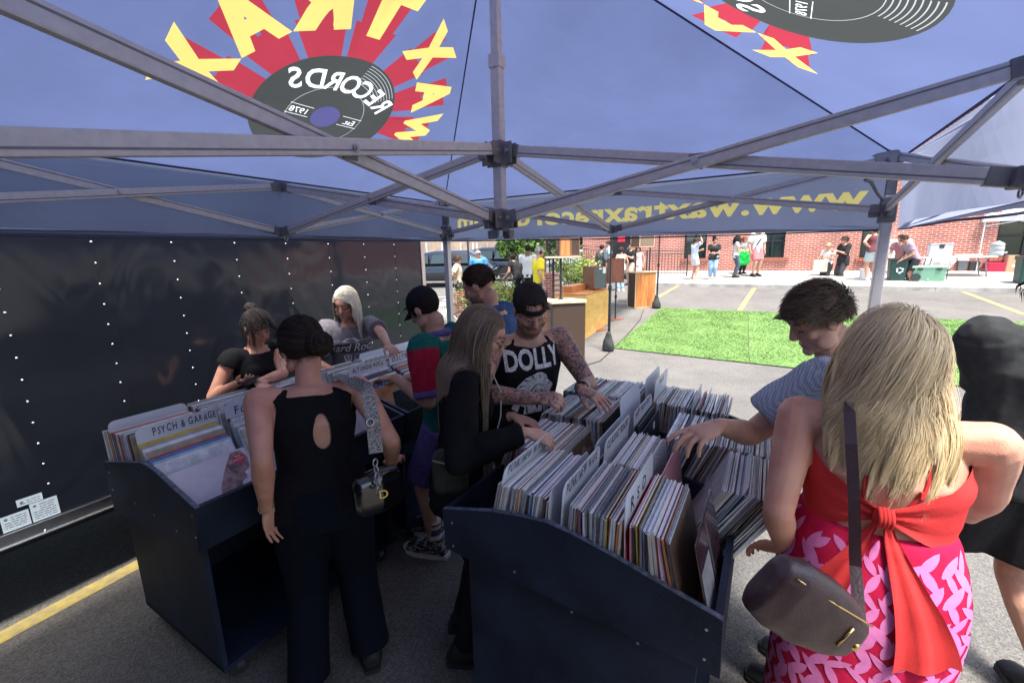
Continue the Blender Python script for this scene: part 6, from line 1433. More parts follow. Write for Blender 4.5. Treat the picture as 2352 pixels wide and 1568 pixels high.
# ---- man in black at the right edge
p = gf(2366, 900, 1.72)
P10 = person('man in a black tee and shorts cut off by the right edge of the photo', (p[0], p[1]), 1.83, 12, skin='fair', bend=0, side=8, head=(20, 8, 14), vox=.008, build=1.3, shoulder=1.2, legs={'L': (-.13, .06), 'R': (.10, -.25, .03)},
    arms={'L': (gf(2285, 1120, 1.95), gf(2215, 1120, 1.72), nrm(AH), -DH, .5), 'R': None})
top(P10, C('faded_black_jersey', (.034, .036, .037)), .72, gap=.014, z0=-.05, name='tee_shirt', wr=.016, sgap=.010)
pants(P10, C('black_shorts_cloth', (.018, .018, .02)), .40, name='shorts', gap=.018, thigh=1.15)
for sd in 'LR': mb = MB(); mb.tube([P10.A[sd]-ZZ*.03, P10.A[sd]+ZZ*.08, P10.A[sd]+ZZ*.22], [.05, .052, .06], 14); mb.build('sock', mat('dark_sock', (.03, .028, .034), .95, var=.2), P10.root, True)
shoes(P10, M_blk, M_blk_rub, high=.03)
hair(P10, M_dkh, N=300, L=.05, steps=5, wd=.004, lift=.01, tone=(0, 1), seed=61)
# ================================================================== brick building, windows, door, ramp railing
def gs(x, y):                              # sight line meets the pavement
    p = gp(x, y)
    z = .8
    for _ in range(40): p = gz(x, y, z); z = .5*z+.5*zside(p[0], p[1])
    return gz(x, y, z)
def gu(x, y, u):                           # sight line meets the plane at distance u parallel to the wall
    d = ray(x, y); t = (u-CAM@AH)/(d@AH); return CAM+d*t
def pix(X): X = np.asarray(X)-CAM; return 1176+FPX*(X@Rt)/(X@Fw), 784-FPX*(X@Up)/(X@Fw)
def ztop(x, y, P): f_ = (P-CAM)@Fw; return gf(x, y, f_)[2]
def brick_mat(name, c1, c2, mo):
    m = mat(name, c1, .85, var=0); n = m.node_tree.nodes; l = m.node_tree.links; tc = n['Texture Coordinate']
    mp = n.new('ShaderNodeMapping'); l.new(tc.outputs['Object'], mp.inputs[0]); mp.inputs['Rotation'].default_value = (R_(90), 0, AZ)
    sx = n.new('ShaderNodeSeparateXYZ'); vm = n.new('ShaderNodeVectorMath'); vm.operation = 'DOT_PRODUCT'; l.new(tc.outputs['Object'], vm.inputs[0]); vm.inputs[1].default_value = tuple(DH)
    l.new(tc.outputs['Object'], sx.inputs[0]); cx = n.new('ShaderNodeCombineXYZ'); l.new(vm.outputs['Value'], cx.inputs[0]); l.new(sx.outputs[2], cx.inputs[1])
    bt = n.new('ShaderNodeTexBrick'); l.new(cx.outputs[0], bt.inputs['Vector']); bt.inputs['Scale'].default_value = 1; bt.inputs['Brick Width'].default_value = .22; bt.inputs['Row Height'].default_value = .0712; bt.inputs['Mortar Size'].default_value = .011; bt.inputs['Mortar Smooth'].default_value = .2
    bt.inputs['Color1'].default_value = (*c1, 1); bt.inputs['Color2'].default_value = (*c2, 1); bt.inputs['Mortar'].default_value = (*mo, 1); bt.inputs['Bias'].default_value = -.2
    no = n.new('ShaderNodeTexNoise'); no.inputs['Scale'].default_value = 1.3; no.inputs['Detail'].default_value = 7; l.new(tc.outputs['Object'], no.inputs['Vector'])
    mx = n.new('ShaderNodeMixRGB'); mx.blend_type = 'MULTIPLY'; mx.inputs[0].default_value = .6; l.new(bt.outputs['Color'], mx.inputs[1])
    cr = n.new('ShaderNodeValToRGB'); cr.color_ramp.elements[0].color = (.6, .55, .55, 1); cr.color_ramp.elements[1].color = (1.15, 1.1, 1.1, 1); cr.color_ramp.elements[0].position = .3; cr.color_ramp.elements[1].position = .7; l.new(no.outputs[0], cr.inputs[0]); l.new(cr.outputs[0], mx.inputs[2])
    l.new(mx.outputs[0], n['Principled BSDF'].inputs['Base Color'])
    bp = n.new('ShaderNodeBump'); bp.inputs['Strength'].default_value = .4; bp.inputs['Distance'].default_value = .01; l.new(bt.outputs['Fac'], bp.inputs['Height']); bp.invert = True; l.new(bp.outputs[0], n['Principled BSDF'].inputs['Normal']); return m
M_brick = brick_mat('red_brick', (.46, .13, .08), (.30, .085, .06), (.62, .47, .40))
M_glass = mat('dark_window_glass', (.02, .035, .032), .06, var=0, spec=.9, coat=.5); M_wf = mat('black_window_frame', (.012, .014, .014), .5, var=0)
M_iron = mat('black_iron', (.014, .013, .013), .5, var=.1)
dL = gu(1338, 600, UW)@DH; dR = 30.
shop = empty('brick_building', ua(UW+4, (dL+dR)/2, ZW-.3), 'long red brick building with dark windows behind the pavement', 'building')
holes = []
for x0, x1, yb in ((1404, 1447, None), (1570, 1621, 594), (1744, 1800, 592), (1973, 2034, 592), (2281, 2420, 590)):
    a = gu(x0, 590, UW)@DH; b = gu(x1, 590, UW)@DH; zb_ = ZW-.05 if yb is None else gu((x0+x1)/2, yb, UW)[2]
    holes.append((a, b, zb_, 3.15 if yb is None else 3.7))
ZT = 6.2
mb = MB(); edges_d = [dL]+[v for h in holes for v in h[:2]]+[dR]
for i in range(0, len(edges_d), 2): mb.prism([ua(UW, edges_d[i], ZW-.4), ua(UW, edges_d[i+1], ZW-.4), ua(UW, edges_d[i+1], ZT), ua(UW, edges_d[i], ZT)], AH*.3)
for a, b, z0, z1 in holes:
    if z0 > ZW: mb.prism([ua(UW, a, ZW-.4), ua(UW, b, ZW-.4), ua(UW, b, z0), ua(UW, a, z0)], AH*.3)
    mb.prism([ua(UW, a, z1), ua(UW, b, z1), ua(UW, b, ZT), ua(UW, a, ZT)], AH*.3)
mb.prism([ua(UW+.3, dL, ZW-.4), ua(UW+9, dL, ZW-.4), ua(UW+9, dL, ZT), ua(UW+.3, dL, ZT)], DH*.3); mb.build('wall', M_brick, shop)
mb = MB(); mb.box(ua(UW+4.4, (dL+dR)/2, ZT+.05), (dR-dL+.2, 9.2, .1), (DH, AH, ZZ)); mb.build('roof', mat('roof_grey', (.2, .2, .2), .9), shop)
for i, (a, b, z0, z1) in enumerate(holes):
    W_, Hh = b-a, z1-z0
    if i == 0:
        mb = MB(); mb.box(ua(UW+.12, (a+b)/2, (z0+z1)/2), (W_, .05, Hh), (DH, AH, ZZ)); dr = mb.build('door', mat('dark_door', (.02, .02, .022), .4, var=.1), shop)
        mb = MB(); mb.box(ua(UW+.09, a+W_*.85, z0+1.0), (.03, .03, .25), (DH, AH, ZZ)); mb.build('handle', M_alu, dr)
        continue
    mb = MB(); mb.box(ua(UW+.15, (a+b)/2, (z0+z1)/2), (W_, .03, Hh), (DH, AH, ZZ)); gl = mb.build('window', M_glass, shop)
    mb = MB(); fr = .06
    for x in (a+fr/2, b-fr/2, (a+b)/2): mb.box(ua(UW+.11, x, (z0+z1)/2), (fr, .06, Hh), (DH, AH, ZZ))
    for z in (z0+fr/2, z1-fr/2, z0+Hh*.30): mb.box(ua(UW+.112, (a+b)/2, z), (W_, .05, fr), (DH, AH, ZZ))
    mb.build('frame', M_wf, gl)
    mb = MB(); 
    xx = a-.1
    while xx < b+.1: mb.box(ua(UW-.02, xx+.05, z0-.06), (.092, .12, .13), (DH, AH, ZZ)); xx += .102
    mb.build('sill', mat('sill_brick', (.36, .13, .08), .85, var=.2), gl)
a = gu(1419, 556, UW-.06); b = gu(1436, 540, UW-.06)
mb = MB(); mb.box(ua(UW-.05, (a@DH+b@DH)/2, (a[2]+b[2])/2), (abs(b@DH-a@DH), .03, abs(b[2]-a[2])*1.0), (DH, AH, ZZ)); o = mb.thing('door_sign', mat('red_sign', (.62, .02, .05), .5, var=.05), 'red rectangular sign at the top of the dark doorway', 'sign')
# ramp railing
def railing(pts, hgt, label, gap=.115):
    root = empty('railing', pts[0], label, 'railing'); 
    for i in range(len(pts)-1):
        p, q = np.array(pts[i]), np.array(pts[i+1]); L = np.linalg.norm(q-p); n = max(2, int(L/gap))
        for e in (p, q) if i == 0 else (q,): mb = MB(); mb.bar(e, e+ZZ*(hgt+.03), .045, .045, AH); mb.build('post', M_iron, root)
        mb = MB(); mb.bar(p+ZZ*hgt, q+ZZ*hgt, .045, .03); mb.bar(p+ZZ*(hgt-.13), q+ZZ*(hgt-.13), .03, .025); mb.bar(p+ZZ*.12, q+ZZ*.12, .03, .025); mb.build('rail', M_iron, root)
        mb = MB()
        for k in range(1, n): c = p+(q-p)*k/n; mb.bar(c+ZZ*.12, c+ZZ*(hgt-.13), .016, .016, AH)
        o = mb.build('balusters', M_iron, root); o['kind'] = 'stuff'
r0 = gs(1577, 634); rz = lambda d_, u_=None: ua(u_ or r0@AH, d_, zside(*ua(u_ or r0@AH, d_)[:2]))
dA = r0@DH
railing([rz(dA), rz(dA-1.6), rz(dA-3.4)], 1.02, 'black iron ramp railing on the pavement in front of the brick wall')
railing([rz(dA-3.6, r0@AH+1.0)+ZZ*.15, rz(dA-5.6, r0@AH+1.0)+ZZ*.3, rz(dA-6.6, r0@AH+1.0)-ZZ*.1], 1.0, 'black curved railing beside the dark doorway')
# ================================================================== speaker cabinets and stands
M_wal = mat('walnut_veneer', (.12, .058, .035), .5, var=0, col2=(.2, .10, .06), scale=5, aniso=(6, 6, .7)); M_ora = mat('orange_wood', (.42, .13, .035), .5, var=0, col2=(.58, .24, .07), scale=4, aniso=(6, 6, .6)); M_hon = mat('honey_plywood', (.62, .33, .075), .5, var=0, col2=(.72, .45, .13), scale=3, aniso=(1, 1, 3))
M_dkg = mat('dark_grille', (.055, .033, .022), .9, var=.15, scale=150, bump=.3, bscale=300); M_red = mat('reddish_veneer', (.24, .075, .045), .5, var=.2, scale=6, aniso=(6, 6, .7)); M_pine = mat('raw_wood_top', (.56, .42, .28), .7, var=.15, scale=8); M_gbk = mat('grey_cabinet_back', (.10, .115, .115), .7, var=.1)
M_pole = mat('dark_steel_pole', (.03, .03, .034), .45, .3, var=.1)
def fw_of(P): return (P-CAM)@Fw
def cabinet(root, name, xl, xm, xr, yt, yb, fwd, dep, ml, mr, mt, yaw=None):
    """box whose vertical corner edge is at pixel xm, faces spanning xl..xm and xm..xr"""
    c = gf(xm, yb, fwd); zt = gf(xm, yt, fwd)[2]; h = zt-c[2]
    f1 = fwd; wl = (xm-xl)/FPX*fwd; wr = (xr-xm)/FPX*fwd; a = R_(yaw if yaw is not None else 28)
    e2 = np.array([math.cos(a), math.sin(a), 0]); e1 = np.array([-math.sin(a), math.cos(a), 0])     # e2 to the right and back, e1 to the left and back
    W2 = wr/max(.25, e2[0]-(xr-1176)/FPX*e2[1]); W1 = wl/max(.25, -(e1[0]-(xl-1176)/FPX*e1[1])); W1 = min(max(W1, .12), 1.2); W2 = min(max(W2, .12), 1.2)
    P = [c, c+e2*W2, c+e2*W2+e1*W1, c+e1*W1]; mb = MB()
    V = P+[p+ZZ*h for p in P]; mb.add(V, [(0, 1, 5, 4)], 0); mb.add(V, [(3, 0, 4, 7)], 1); mb.add(V, [(1, 2, 6, 5), (2, 3, 7, 6)], 0); mb.add(V, [(4, 5, 6, 7), (0, 3, 2, 1)], 2)
    o = mb.build(name, [mr, ml, mt], root)
    m2 = MB()        # thin framed edges of the box
    for i in range(4):
        j = (i+1) % 4; m2.bar(P[i]+ZZ*(h-.008), P[j]+ZZ*(h-.008), .02, .018); m2.bar(P[i]+ZZ*.009, P[j]+ZZ*.009, .02, .018); m2.bar(P[i]+ZZ*.018, P[i]+ZZ*(h-.018), .018, .018, e1)
    m2.build('edge_trim', mt, o)
    return o, P, h, e1, e2
def stand(px, y0, y1, fwd, xb0, xb1, root, mbase):
    b = gf(px, y1, fwd); t = gf(px, y0, fwd); t[:2] = b[:2]; w_ = (xb1-xb0)/FPX*fwd
    mb = MB(); mb.tube([b, t], .017, 10); mb.build('pole', M_pole, root)
    k = b+(t-b)*.62; mb = MB(); mb.tube([k-ZZ*.05, k-ZZ*.02, k+ZZ*.03, k+ZZ*.05], [.02, .033, .030, .02], 10); mb.build('clamp', M_pole, root)
    mb = MB(); mb.box(b+ZZ*.005, (w_, w_*.8, .025), (np.array([.96, .28, 0]), np.array([-.28, .96, 0]), ZZ)); mb.build('base', mbase, root)
pB = gp(1365, 757); fB = fw_of(pB); r_ = empty('speaker_stand', pB, 'dark pole stand with a reddish base carrying the walnut speaker with grey back', 'speaker stand'); stand(1365, 662, 757, fB, 1345, 1396, r_, M_red)
r_ = empty('loudspeaker', gf(1365, 663, fB), 'walnut and grey backed loudspeaker on the nearer pole stand', 'loudspeaker'); o, P, h, e1, e2 = cabinet(r_, 'cabinet', 1340, 1364, 1392, 612, 664, fB-.05, .3, M_wal, M_gbk, M_red)
mb = MB(); c = P[0]+e2*.30+ZZ*h*.84; mb.box(c-e1*.004, (.09, .004, .16), (e2, e1, ZZ)); mb.box(P[0]+e2*.18+ZZ*h*.9-e1*.004, (.08, .004, .04), (e2, e1, ZZ)); mb.build('paper_label', mat('white_paper', (.7, .7, .68), .8, var=0), o)
pC = gp(1413, 733); fC = fw_of(pC); r_ = empty('speaker_stand', pC, 'dark pole stand with a reddish base carrying the reddish flat-fronted speaker', 'speaker stand'); stand(1413, 648, 733, fC, 1398, 1430, r_, M_red)
r_ = empty('loudspeaker', gf(1413, 648, fC), 'reddish brown loudspeaker on the farther pole stand', 'loudspeaker'); cabinet(r_, 'cabinet', 1396.5, 1398, 1432, 594, 650, fC-.05, .3, M_wal, M_red, M_wal, yaw=4)
pA = gp(1320, 828); fA = fw_of(pA)
r_ = empty('speaker_cabinet', pA, 'tall dark brown pair of joined speaker cabinets with a raw wood top', 'speaker cabinet')
pa = [gf(x, y, f_) for x, y, f_ in ((1238, 822, fA+.2), (1268, 826, fA-.02), (1343, 822, fA+.05))]
tz = gf(1343, 692, fA+.05)[2]
mb = MB(); g1_ = ground(*pA[:2])
def pz(p, z): return np.array([p[0], p[1], z])
bk = np.array([.15, .95, 0])
for i, (m_, nm) in enumerate(((M_wal, 'cabinet'), (M_dkg, 'cabinet'))):
    mb = MB(); mb.prism([pz(pa[i], g1_), pz(pa[i+1], g1_), pz(pa[i+1], g1_)+bk*.45, pz(pa[i], g1_)+bk*.45], ZZ*(tz-g1_)); mb.build(nm, m_, r_)
mb = MB(); mb.prism([pz(pa[0], tz)-bk*.02, pz(pa[1], tz)-bk*.03, pz(pa[2], tz)-bk*.02+np.array([.02, 0, 0]), pz(pa[2], tz)+bk*.2+np.array([.02, 0, 0]), pz(pa[2], tz)+bk*.5-np.array([.22, 0, 0]), pz(pa[0], tz)+bk*.5], ZZ*.035); mb.build('wooden_top', M_pine, r_)
mb = MB(); mb.box(pz(pa[1], (g1_+tz)/2)-bk*.012, (.03, .03, tz-g1_)); mb.build('edge_strip', M_pole, r_)
r2 = empty('speaker_rack', pz(pa[1], tz+.04), 'high shelf on dark poles holding an orange box above the brown cabinets', 'speaker rack')
zs = gf(1310, 592, fA+.1)[2]
for x_, off in ((1271, .18), (1288, .02)):
    q = gf(x_, 680, fA+.12+off); mb = MB(); mb.tube([pz(q, tz+.036), pz(q, zs)], .022, 10); mb.tube([pz(q, tz+.036), pz(q, tz+.05)], .05, 12); mb.build('pole', M_pole, r2)
q0, q1 = gf(1252, 590, fA+.1), gf(1331, 592, fA+.1)
mb = MB(); mb.box(pz((q0+q1)/2, zs+.015), (np.linalg.norm(q1-q0), .38, .03), (nrm(pz(q1-q0, 0)), np.array([0, 1., 0]), ZZ)); mb.build('shelf', M_pine, r2)
r3 = empty('loudspeaker', gf(1300, 588, fA), 'bright orange wooden loudspeaker with a brown side, high on the rack', 'loudspeaker'); cabinet(r3, 'cabinet', 1285, 1286.5, 1311, 545, 589, fA+.08, .3, M_wal, M_ora, M_wal, yaw=6); cabinet(r3, 'side_cabinet', 1311, 1312, 1330, 546, 588, fA+.10, .3, M_dkg, M_dkg, M_wal, yaw=6)
# honey-coloured cabinet behind
h0, h1 = gp(1345, 778), gp(1396, 743); zh_ = ztop(1396, 664, h1); hd = np.array([-.9, .43, 0])
r_ = empty('speaker_cabinet', h0, 'large honey-coloured plywood cabinet behind the walnut speaker', 'speaker cabinet')
mb = MB(); mb.prism([pz(h0, g1_), pz(h1, g1_), pz(h1, g1_)+hd*.75, pz(h0, g1_)+hd*.75], ZZ*(zh_-g1_)); mb.build('cabinet', M_hon, r_)
mb = MB(); mb.prism([pz(h0, zh_), pz(h1, zh_), pz(h1, zh_)+hd*.75, pz(h0, zh_)+hd*.75], ZZ*.03); mb.build('orange_top', M_ora, r_)
mb = MB(); mb.box(pz((h0+h1)/2, zh_+.09)+hd*.55, (1.0, .25, .16), (nrm(pz(h1-h0, 0)), np.cross(ZZ, nrm(pz(h1-h0, 0))), ZZ)); mb.build('ledge', M_ora, r_)
pD = gp(1457, 709); fD = fw_of(pD)
r_ = empty('speaker_cabinet', pD, 'orange and black cabinet with a pale top beside the weight bag', 'speaker cabinet'); oD, P, h, e1, e2 = cabinet(r_, 'cabinet', 1441, 1458, 1503, 626, 708, fD, .4, M_dkg, M_ora, M_pine, yaw=22)
mb = MB(); cc = (P[0]+P[1]+P[2]+P[3])/4+ZZ*(h+.012); mb.box(cc, (np.linalg.norm(P[1]-P[0])+.06, np.linalg.norm(P[3]-P[0])+.06, .024), (e2, e1, ZZ)); mb.build('pale_top', M_pine, r_)
r4 = empty('speaker_rack', P[0]+ZZ*(h+.02), 'brown box raised on two dark poles above the orange and black cabinet', 'speaker rack')
z4 = gf(1470, 568, fD)[2]
for k in (.18, .9): q = P[0]+e2*np.linalg.norm(P[1]-P[0])*k+e1*.2; mb = MB(); mb.tube([pz(q, P[0][2]+h+.024), pz(q, z4)], .022, 8); mb.build('pole', M_pole, r4)
cabinet(r4, 'box', 1449, 1469, 1502, 540, 568, fD, .4, M_wal, mat('grey_brown_panel', (.2, .135, .10), .7, var=.1), M_pine, yaw=16)
# second pop-up frame: thin dark legs with weight bags
M_wb = mat('black_weight_bag', (.03, .034, .034), .75, var=.2, bump=.3)
pop = empty('canopy_tent', gp(1398, 805), 'second pop-up canopy of which only thin dark legs with weight bags show', 'canopy tent')
feet = [gp(1398, 806), gp(1508, 708)]; f3 = gf(1080, 690, 10.2); f3[2] = ground(*f3[:2]); feet.append(f3)
f4 = feet[1]+(f3-feet[0])*np.array([1, 1, 0]); feet.append(pz(f4, ground(*f4[:2])))
for i, ft in enumerate(feet):
    zt = 2.42+ft[2]*0; mb = MB(); mb.box(pz(ft, (ft[2]+1.15)/2+.05), (.04, .04, 1.2), (DH, AH, ZZ)); mb.box(pz(ft, (ft[2]+1.0+zt)/2), (.03, .03, zt-ft[2]-1.0), (DH, AH, ZZ)); mb.box(pz(ft, ft[2]+1.2), (.06, .06, .09), (DH, AH, ZZ), bev=.01); mb.build('leg', M_pole, pop)
    if i < 3:
        V = MB(); hh = .50
        V.loft([(pz(ft, ft[2]+z_)-DH*.01, DH*w_, AH*d_) for z_, w_, d_ in ((.0, .10, .08), (.04, .12, .10), (.14, .11, .09), (.25, .07, .06), (.33, .045, .045), (.38, .035, .035))], 14, sq=2.6)
        v_, f_ = remesh(V, .02, 2, (.015, 7, 1, i)); mesh_obj('weight_bag', v_, f_, M_wb, pop, None, True)
cr4 = [pz(f_, 2.42) for f_ in feet]
mb = MB()
for i, j in ((0, 1), (1, 3), (3, 2), (2, 0)): mb.bar(cr4[i], cr4[j], .03, .04)
mb.build('top_frame', M_pole, pop)
pk4 = sum(cr4)/4+ZZ*.8
mb = MB()
for i, j in ((0, 1), (1, 3), (3, 2), (2, 0)): mb.add([cr4[i]+ZZ*.03, cr4[j]+ZZ*.03, pk4], [(0, 1, 2)])
mb.build('roof', cloth_sheet('white_canopy_cloth', (.75, .77, .8), .5), pop)
mb = MB(); cpts = [gp(x, y)+ZZ*.008 for x, y in ((1330, 832), (1352, 838), (1378, 830), (1398, 812), (1440, 770), (1470, 735), (1478, 712))]; mb.tube(cpts, .008, 6); mb.thing('power_cable', M_blk, 'thin cable lying on the asphalt beside the brown cabinets', 'cable')
# ================================================================== things on the pavement at the right
def on(x, y): return gs(x, y)
def crate(name, label, cat, x0, x1, yt, yb, m, dep=.4, taper=.0, lid=None, rib=None):
    a, b = on(x0, yb), on(x1, yb); c = (a+b)/2; W_ = abs((b-a)@DH); zt = ztop((x0+x1)/2, yt, c); h = max(.08, zt-c[2]); c = c+AH*dep/2
    root = empty(name, c, label, cat); mb = MB()
    mb.loft([(c+ZZ*0, DH*W_/2*(1-taper), AH*dep/2*(1-taper)), (c+ZZ*.04, DH*W_/2*(1-taper)*1.02, AH*dep/2*(1-taper)), (c+ZZ*h*.96, DH*W_/2, AH*dep/2), (c+ZZ*h, DH*W_/2*.98, AH*dep/2*.98)], 24, sq=9); mb.build('body', m, root, False)
    if lid is not None: mb = MB(); mb.box(c+ZZ*(h+.0), (W_*1.05, dep*1.06, max(.04, h*.16)), (DH, AH, ZZ), bev=.015); mb.build('lid', lid, root)
    return root, c, W_, h
M_gc = mat('sage_cooler_plastic', (.16, .33, .22), .5, var=.05); M_wh = mat('white_plastic', (.66, .67, .66), .45, var=.05); M_gb = mat('dark_green_bin', (.015, .06, .05), .5, var=.1); M_dk = mat('dark_plastic', (.03, .035, .035), .5, var=.1)
rt, c, W_, h = crate('cooler', 'large sage green wheeled cooler on the pavement', 'cooler', 2093, 2172, 613, 646, M_gc, .45, .06, mat('pale_sage_lid', (.3, .48, .37), .5, var=.05))
mb = MB()
for s in (-.28, .26): mb.box(c-AH*.235+DH*W_*s+ZZ*h*.86, (.12, .03, .07), (DH, AH, ZZ), bev=.008)
mb.build('latch', M_dk, rt)
mb = MB(); q = c-AH*.22-DH*W_*.38+ZZ*.12; mb.tube([q-AH*.03, q+AH*.03], .115, 18); mb.build('wheel', M_dk, rt); mb = MB(); mb.bar(c+DH*(W_/2+.03)-AH*.1+ZZ*.05, c+DH*(W_/2+.03)-AH*.1+ZZ*h*.85, .02, .02, AH); mb.build('pull_handle', M_dk, rt); mb = MB(); mb.tube([c-AH*.232+ZZ*.07-DH*.02, c-AH*.24+ZZ*.07-DH*.02], .018, 12); mb.build('drain_plug', M_wh, rt)
rt, c, W_, h = crate('recycling_bin', 'dark green recycling bin with a white recycling symbol beside the tent leg', 'bin', 2040, 2082, 596, 645, M_gb, .5, .14)
mb = MB(); mb.box(c+ZZ*(h+.01), (W_*1.08, .55, .05), (DH, AH, ZZ), bev=.015); mb.build('rim', M_dk, rt)
sh = []
for k in range(3):
    a = R_(90+120*k); c_, s_ = math.cos(a), math.sin(a); P_ = [(.045, -.07), (.045, .03), (.02, .03), (.065, .08), (.11, .03), (.085, .03), (.085, -.05)]
    sh.append((0, xf(poly_shape([(y, x) for x, y in P_]), 1.0, 1.0, a-R_(90)-.5, 0, 0)))
art_on_plane('recycling_symbol', artwork([(-.2, -.2), (.2, -.2), (.2, .2), (-.2, .2)], sh, 0, keep_bg=False), [M_wh], c-AH*.262+ZZ*h*.5+DH*.02, DH, ZZ, rt, fn=lambda V, V2, n: V-AH*.004)
# folding table with jug, cooler and papers
tl, tr_ = on(2132, 634), on(2262, 638); tz_ = ztop(2200, 589, (tl+tr_)/2)
tb_ = empty('folding_table', (tl+tr_)/2, 'white folding table against the brick wall holding a water jug', 'folding table')
tc_ = (tl+tr_)/2+AH*.35; TW = abs((tr_-tl)@DH)+.5
mb = MB(); mb.box(pz(tc_, tz_-.02), (TW, .75, .04), (DH, AH, ZZ), bev=.01); mb.build('table_top', M_wh, tb_)
M_lg = mat('grey_table_leg', (.25, .25, .26), .4, .5, var=0)
for s in (-1, 1):
    mb = MB(); 
    for k in (-.3, .3): e = tc_+DH*s*TW*.36+AH*k; mb.bar(pz(e, tz_-.04), pz(e+DH*s*.08, zside(*e[:2])), .03, .03, AH)
    e = tc_+DH*s*TW*.38; mb.bar(pz(e-AH*.3, tz_-.4), pz(e+AH*.3, tz_-.4), .025, .025); mb.build('leg', M_lg, tb_)
def ontable(x0, x1, yt, m, name, label, cat, dep=.35, lid=None, round_=False):
    a, b = gf(x0, 588, fw_of(tc_)), gf(x1, 588, fw_of(tc_)); W_ = abs((b-a)@DH); c = tc_+DH*(((a+b)/2-tc_)@DH); c = pz(c, tz_); h = ztop((x0+x1)/2, yt, c)-tz_
    root = empty(name, c, label, cat); mb = MB()
    if round_: mb.loft([(c+ZZ*h*t, DH*W_/2*k, AH*W_/2*k) for t, k in ((0, .92), (.05, 1), (.3, 1), (.33, .93), (.37, 1), (.6, 1), (.64, .93), (.68, 1), (.82, .95), (.92, .6), (.95, .3), (1, .3))], 20)
    else: mb.box(c+ZZ*h*.45, (W_, dep, h*.9), (DH, AH, ZZ), bev=.02)
    mb.build('body', m, root, round_)
    if lid: mb = MB(); mb.box(c+ZZ*h*.93, (W_*1.06, dep*1.06, h*.16), (DH, AH, ZZ), bev=.015); mb.build('lid', lid, root); mb = MB(); mb.box(c+ZZ*h*.78-AH*(dep/2+.01), (W_*.22, .03, h*.3), (DH, AH, ZZ), bev=.008); mb.build('latch', M_dk, root)
    return root
ontable(2136, 2180, 559, M_wh, 'cooler', 'white hard cooler with a black latch on the folding table', 'cooler', lid=mat('grey_lid', (.4, .41, .41), .5, var=0))
ontable(2252, 2279, 554, mat('clear_blue_plastic', (.5, .55, .55), .15, var=0, trans=.4), 'water_jug', 'ribbed clear water jug standing on the folding table', 'water jug', round_=True)
ontable(2192, 2238, 584, mat('crumpled_paper', (.5, .5, .5), .8, var=.2), 'food_tray', 'low pale tray of wrapped things between cooler and jug', 'tray')
crate('storage_tub', 'grey tub stuffed with white plastic under the folding table', 'tub', 2197, 2221, 597, 622, mat('grey_tub', (.12, .13, .14), .5), .35, .1, M_wh)
crate('storage_tub', 'dark tub with a pale bag under the table next to the grey tub', 'tub', 2224, 2250, 600, 622, M_dk, .35, .1)
crate('storage_tub', 'bright red open tub right of the folding table', 'tub', 2264, 2314, 603, 624, mat('red_tub', (.55, .015, .06), .45, var=.05), .4, .12)
rt, c, W_, h = crate('storage_tub', 'translucent white box standing above the red tub', 'tub', 2271, 2306, 580, 620, mat('milky_plastic', (.6, .62, .64), .4, var=.05), .3, .05, M_wh)
M_cb = mat('cardboard', (.42, .29, .17), .85, var=.1)
rt, c, W_, h = crate('cardboard_box', 'stacked cardboard box with white labels below the dark window', 'box', 2315, 2340, 602, 624, M_cb, .35); mb = MB(); mb.box(c-AH*.178+ZZ*h*.62, (W_*.5, .004, h*.3), (DH, AH, ZZ)); mb.build('paper_label', M_wh, rt)
rt, c, W_, h = crate('cardboard_box', 'cardboard box on top of the box with white labels', 'box', 2308, 2336, 586, 624, M_cb, .25)
crate('wheeled_bin', 'dark green bin cut off by the right edge of the photo', 'bin', 2340, 2385, 592, 653, M_gb, .5, .1, M_dk)
crate('plastic_bucket', 'translucent white bucket beside the woman in pale shorts', 'bucket', 1974, 1996, 617, 640, M_wh, .25, .12)
V = MB(); c = on(2155, 625)+AH*.3; V.ell(c+ZZ*.28, (.42, .2, .25), (DH, AH, ZZ)); V.ell(c+DH*.25+ZZ*.35, (.2, .16, .2), (DH, AH, ZZ)); v_, f_ = remesh(V, .025, 1, (.06, 5, 1, 4)); tag(mesh_obj('bin_bag', v_, f_, M_wh, smooth=True), 'crumpled white plastic bag lying behind the sage green cooler', 'bag')
c = on(2064, 630)+AH*.8; mb = MB(); mb.box(pz(c, zside(*c[:2])+.55), (.7, .5, 1.1), (DH, AH, ZZ), bev=.02); mb.thing('plastic_shelf_unit', M_wh, 'white draped serving unit behind the recycling bin', 'serving unit')
# white pop-up canopy over the table
wt = empty('canopy_tent', on(2242, 622), 'white striped pop-up canopy standing over the folding table', 'canopy tent')
w0 = on(2242, 622); zc_ = ztop(2250, 500, w0); wc = cloth_sheet('white_canopy_cloth', (.75, .77, .8), .5)
cs = [w0, w0+DH*3.0, w0+DH*3.0+AH*2.4, w0+AH*2.4]; cs = [pz(q, 0) for q in cs]
M_wp = mat('white_pole', (.6, .6, .62), .4, .2, var=0)
for i, q in enumerate(cs): mb = MB(); gz_ = zside(*q[:2]); mb.box(pz(q, (gz_+zc_)/2), (.035, .035, zc_-gz_), (DH, AH, ZZ)); mb.build('leg', M_wp, wt)
pk = pz(sum(cs)/4, zc_+1.0); mb = MB()
for i in range(4):
    a_, b_ = cs[i], cs[(i+1) % 4]; o_ = lambda q: pz(q+(q-pz(sum(cs)/4, 0))*.05, zc_)
    mb.add([o_(a_), o_(b_), pk], [(0, 1, 2)]); mb.add([o_(a_), o_(b_), o_(b_)-ZZ*.16, o_(a_)-ZZ*.16], [(0, 1, 2, 3)])
mb.build('roof', wc, wt)
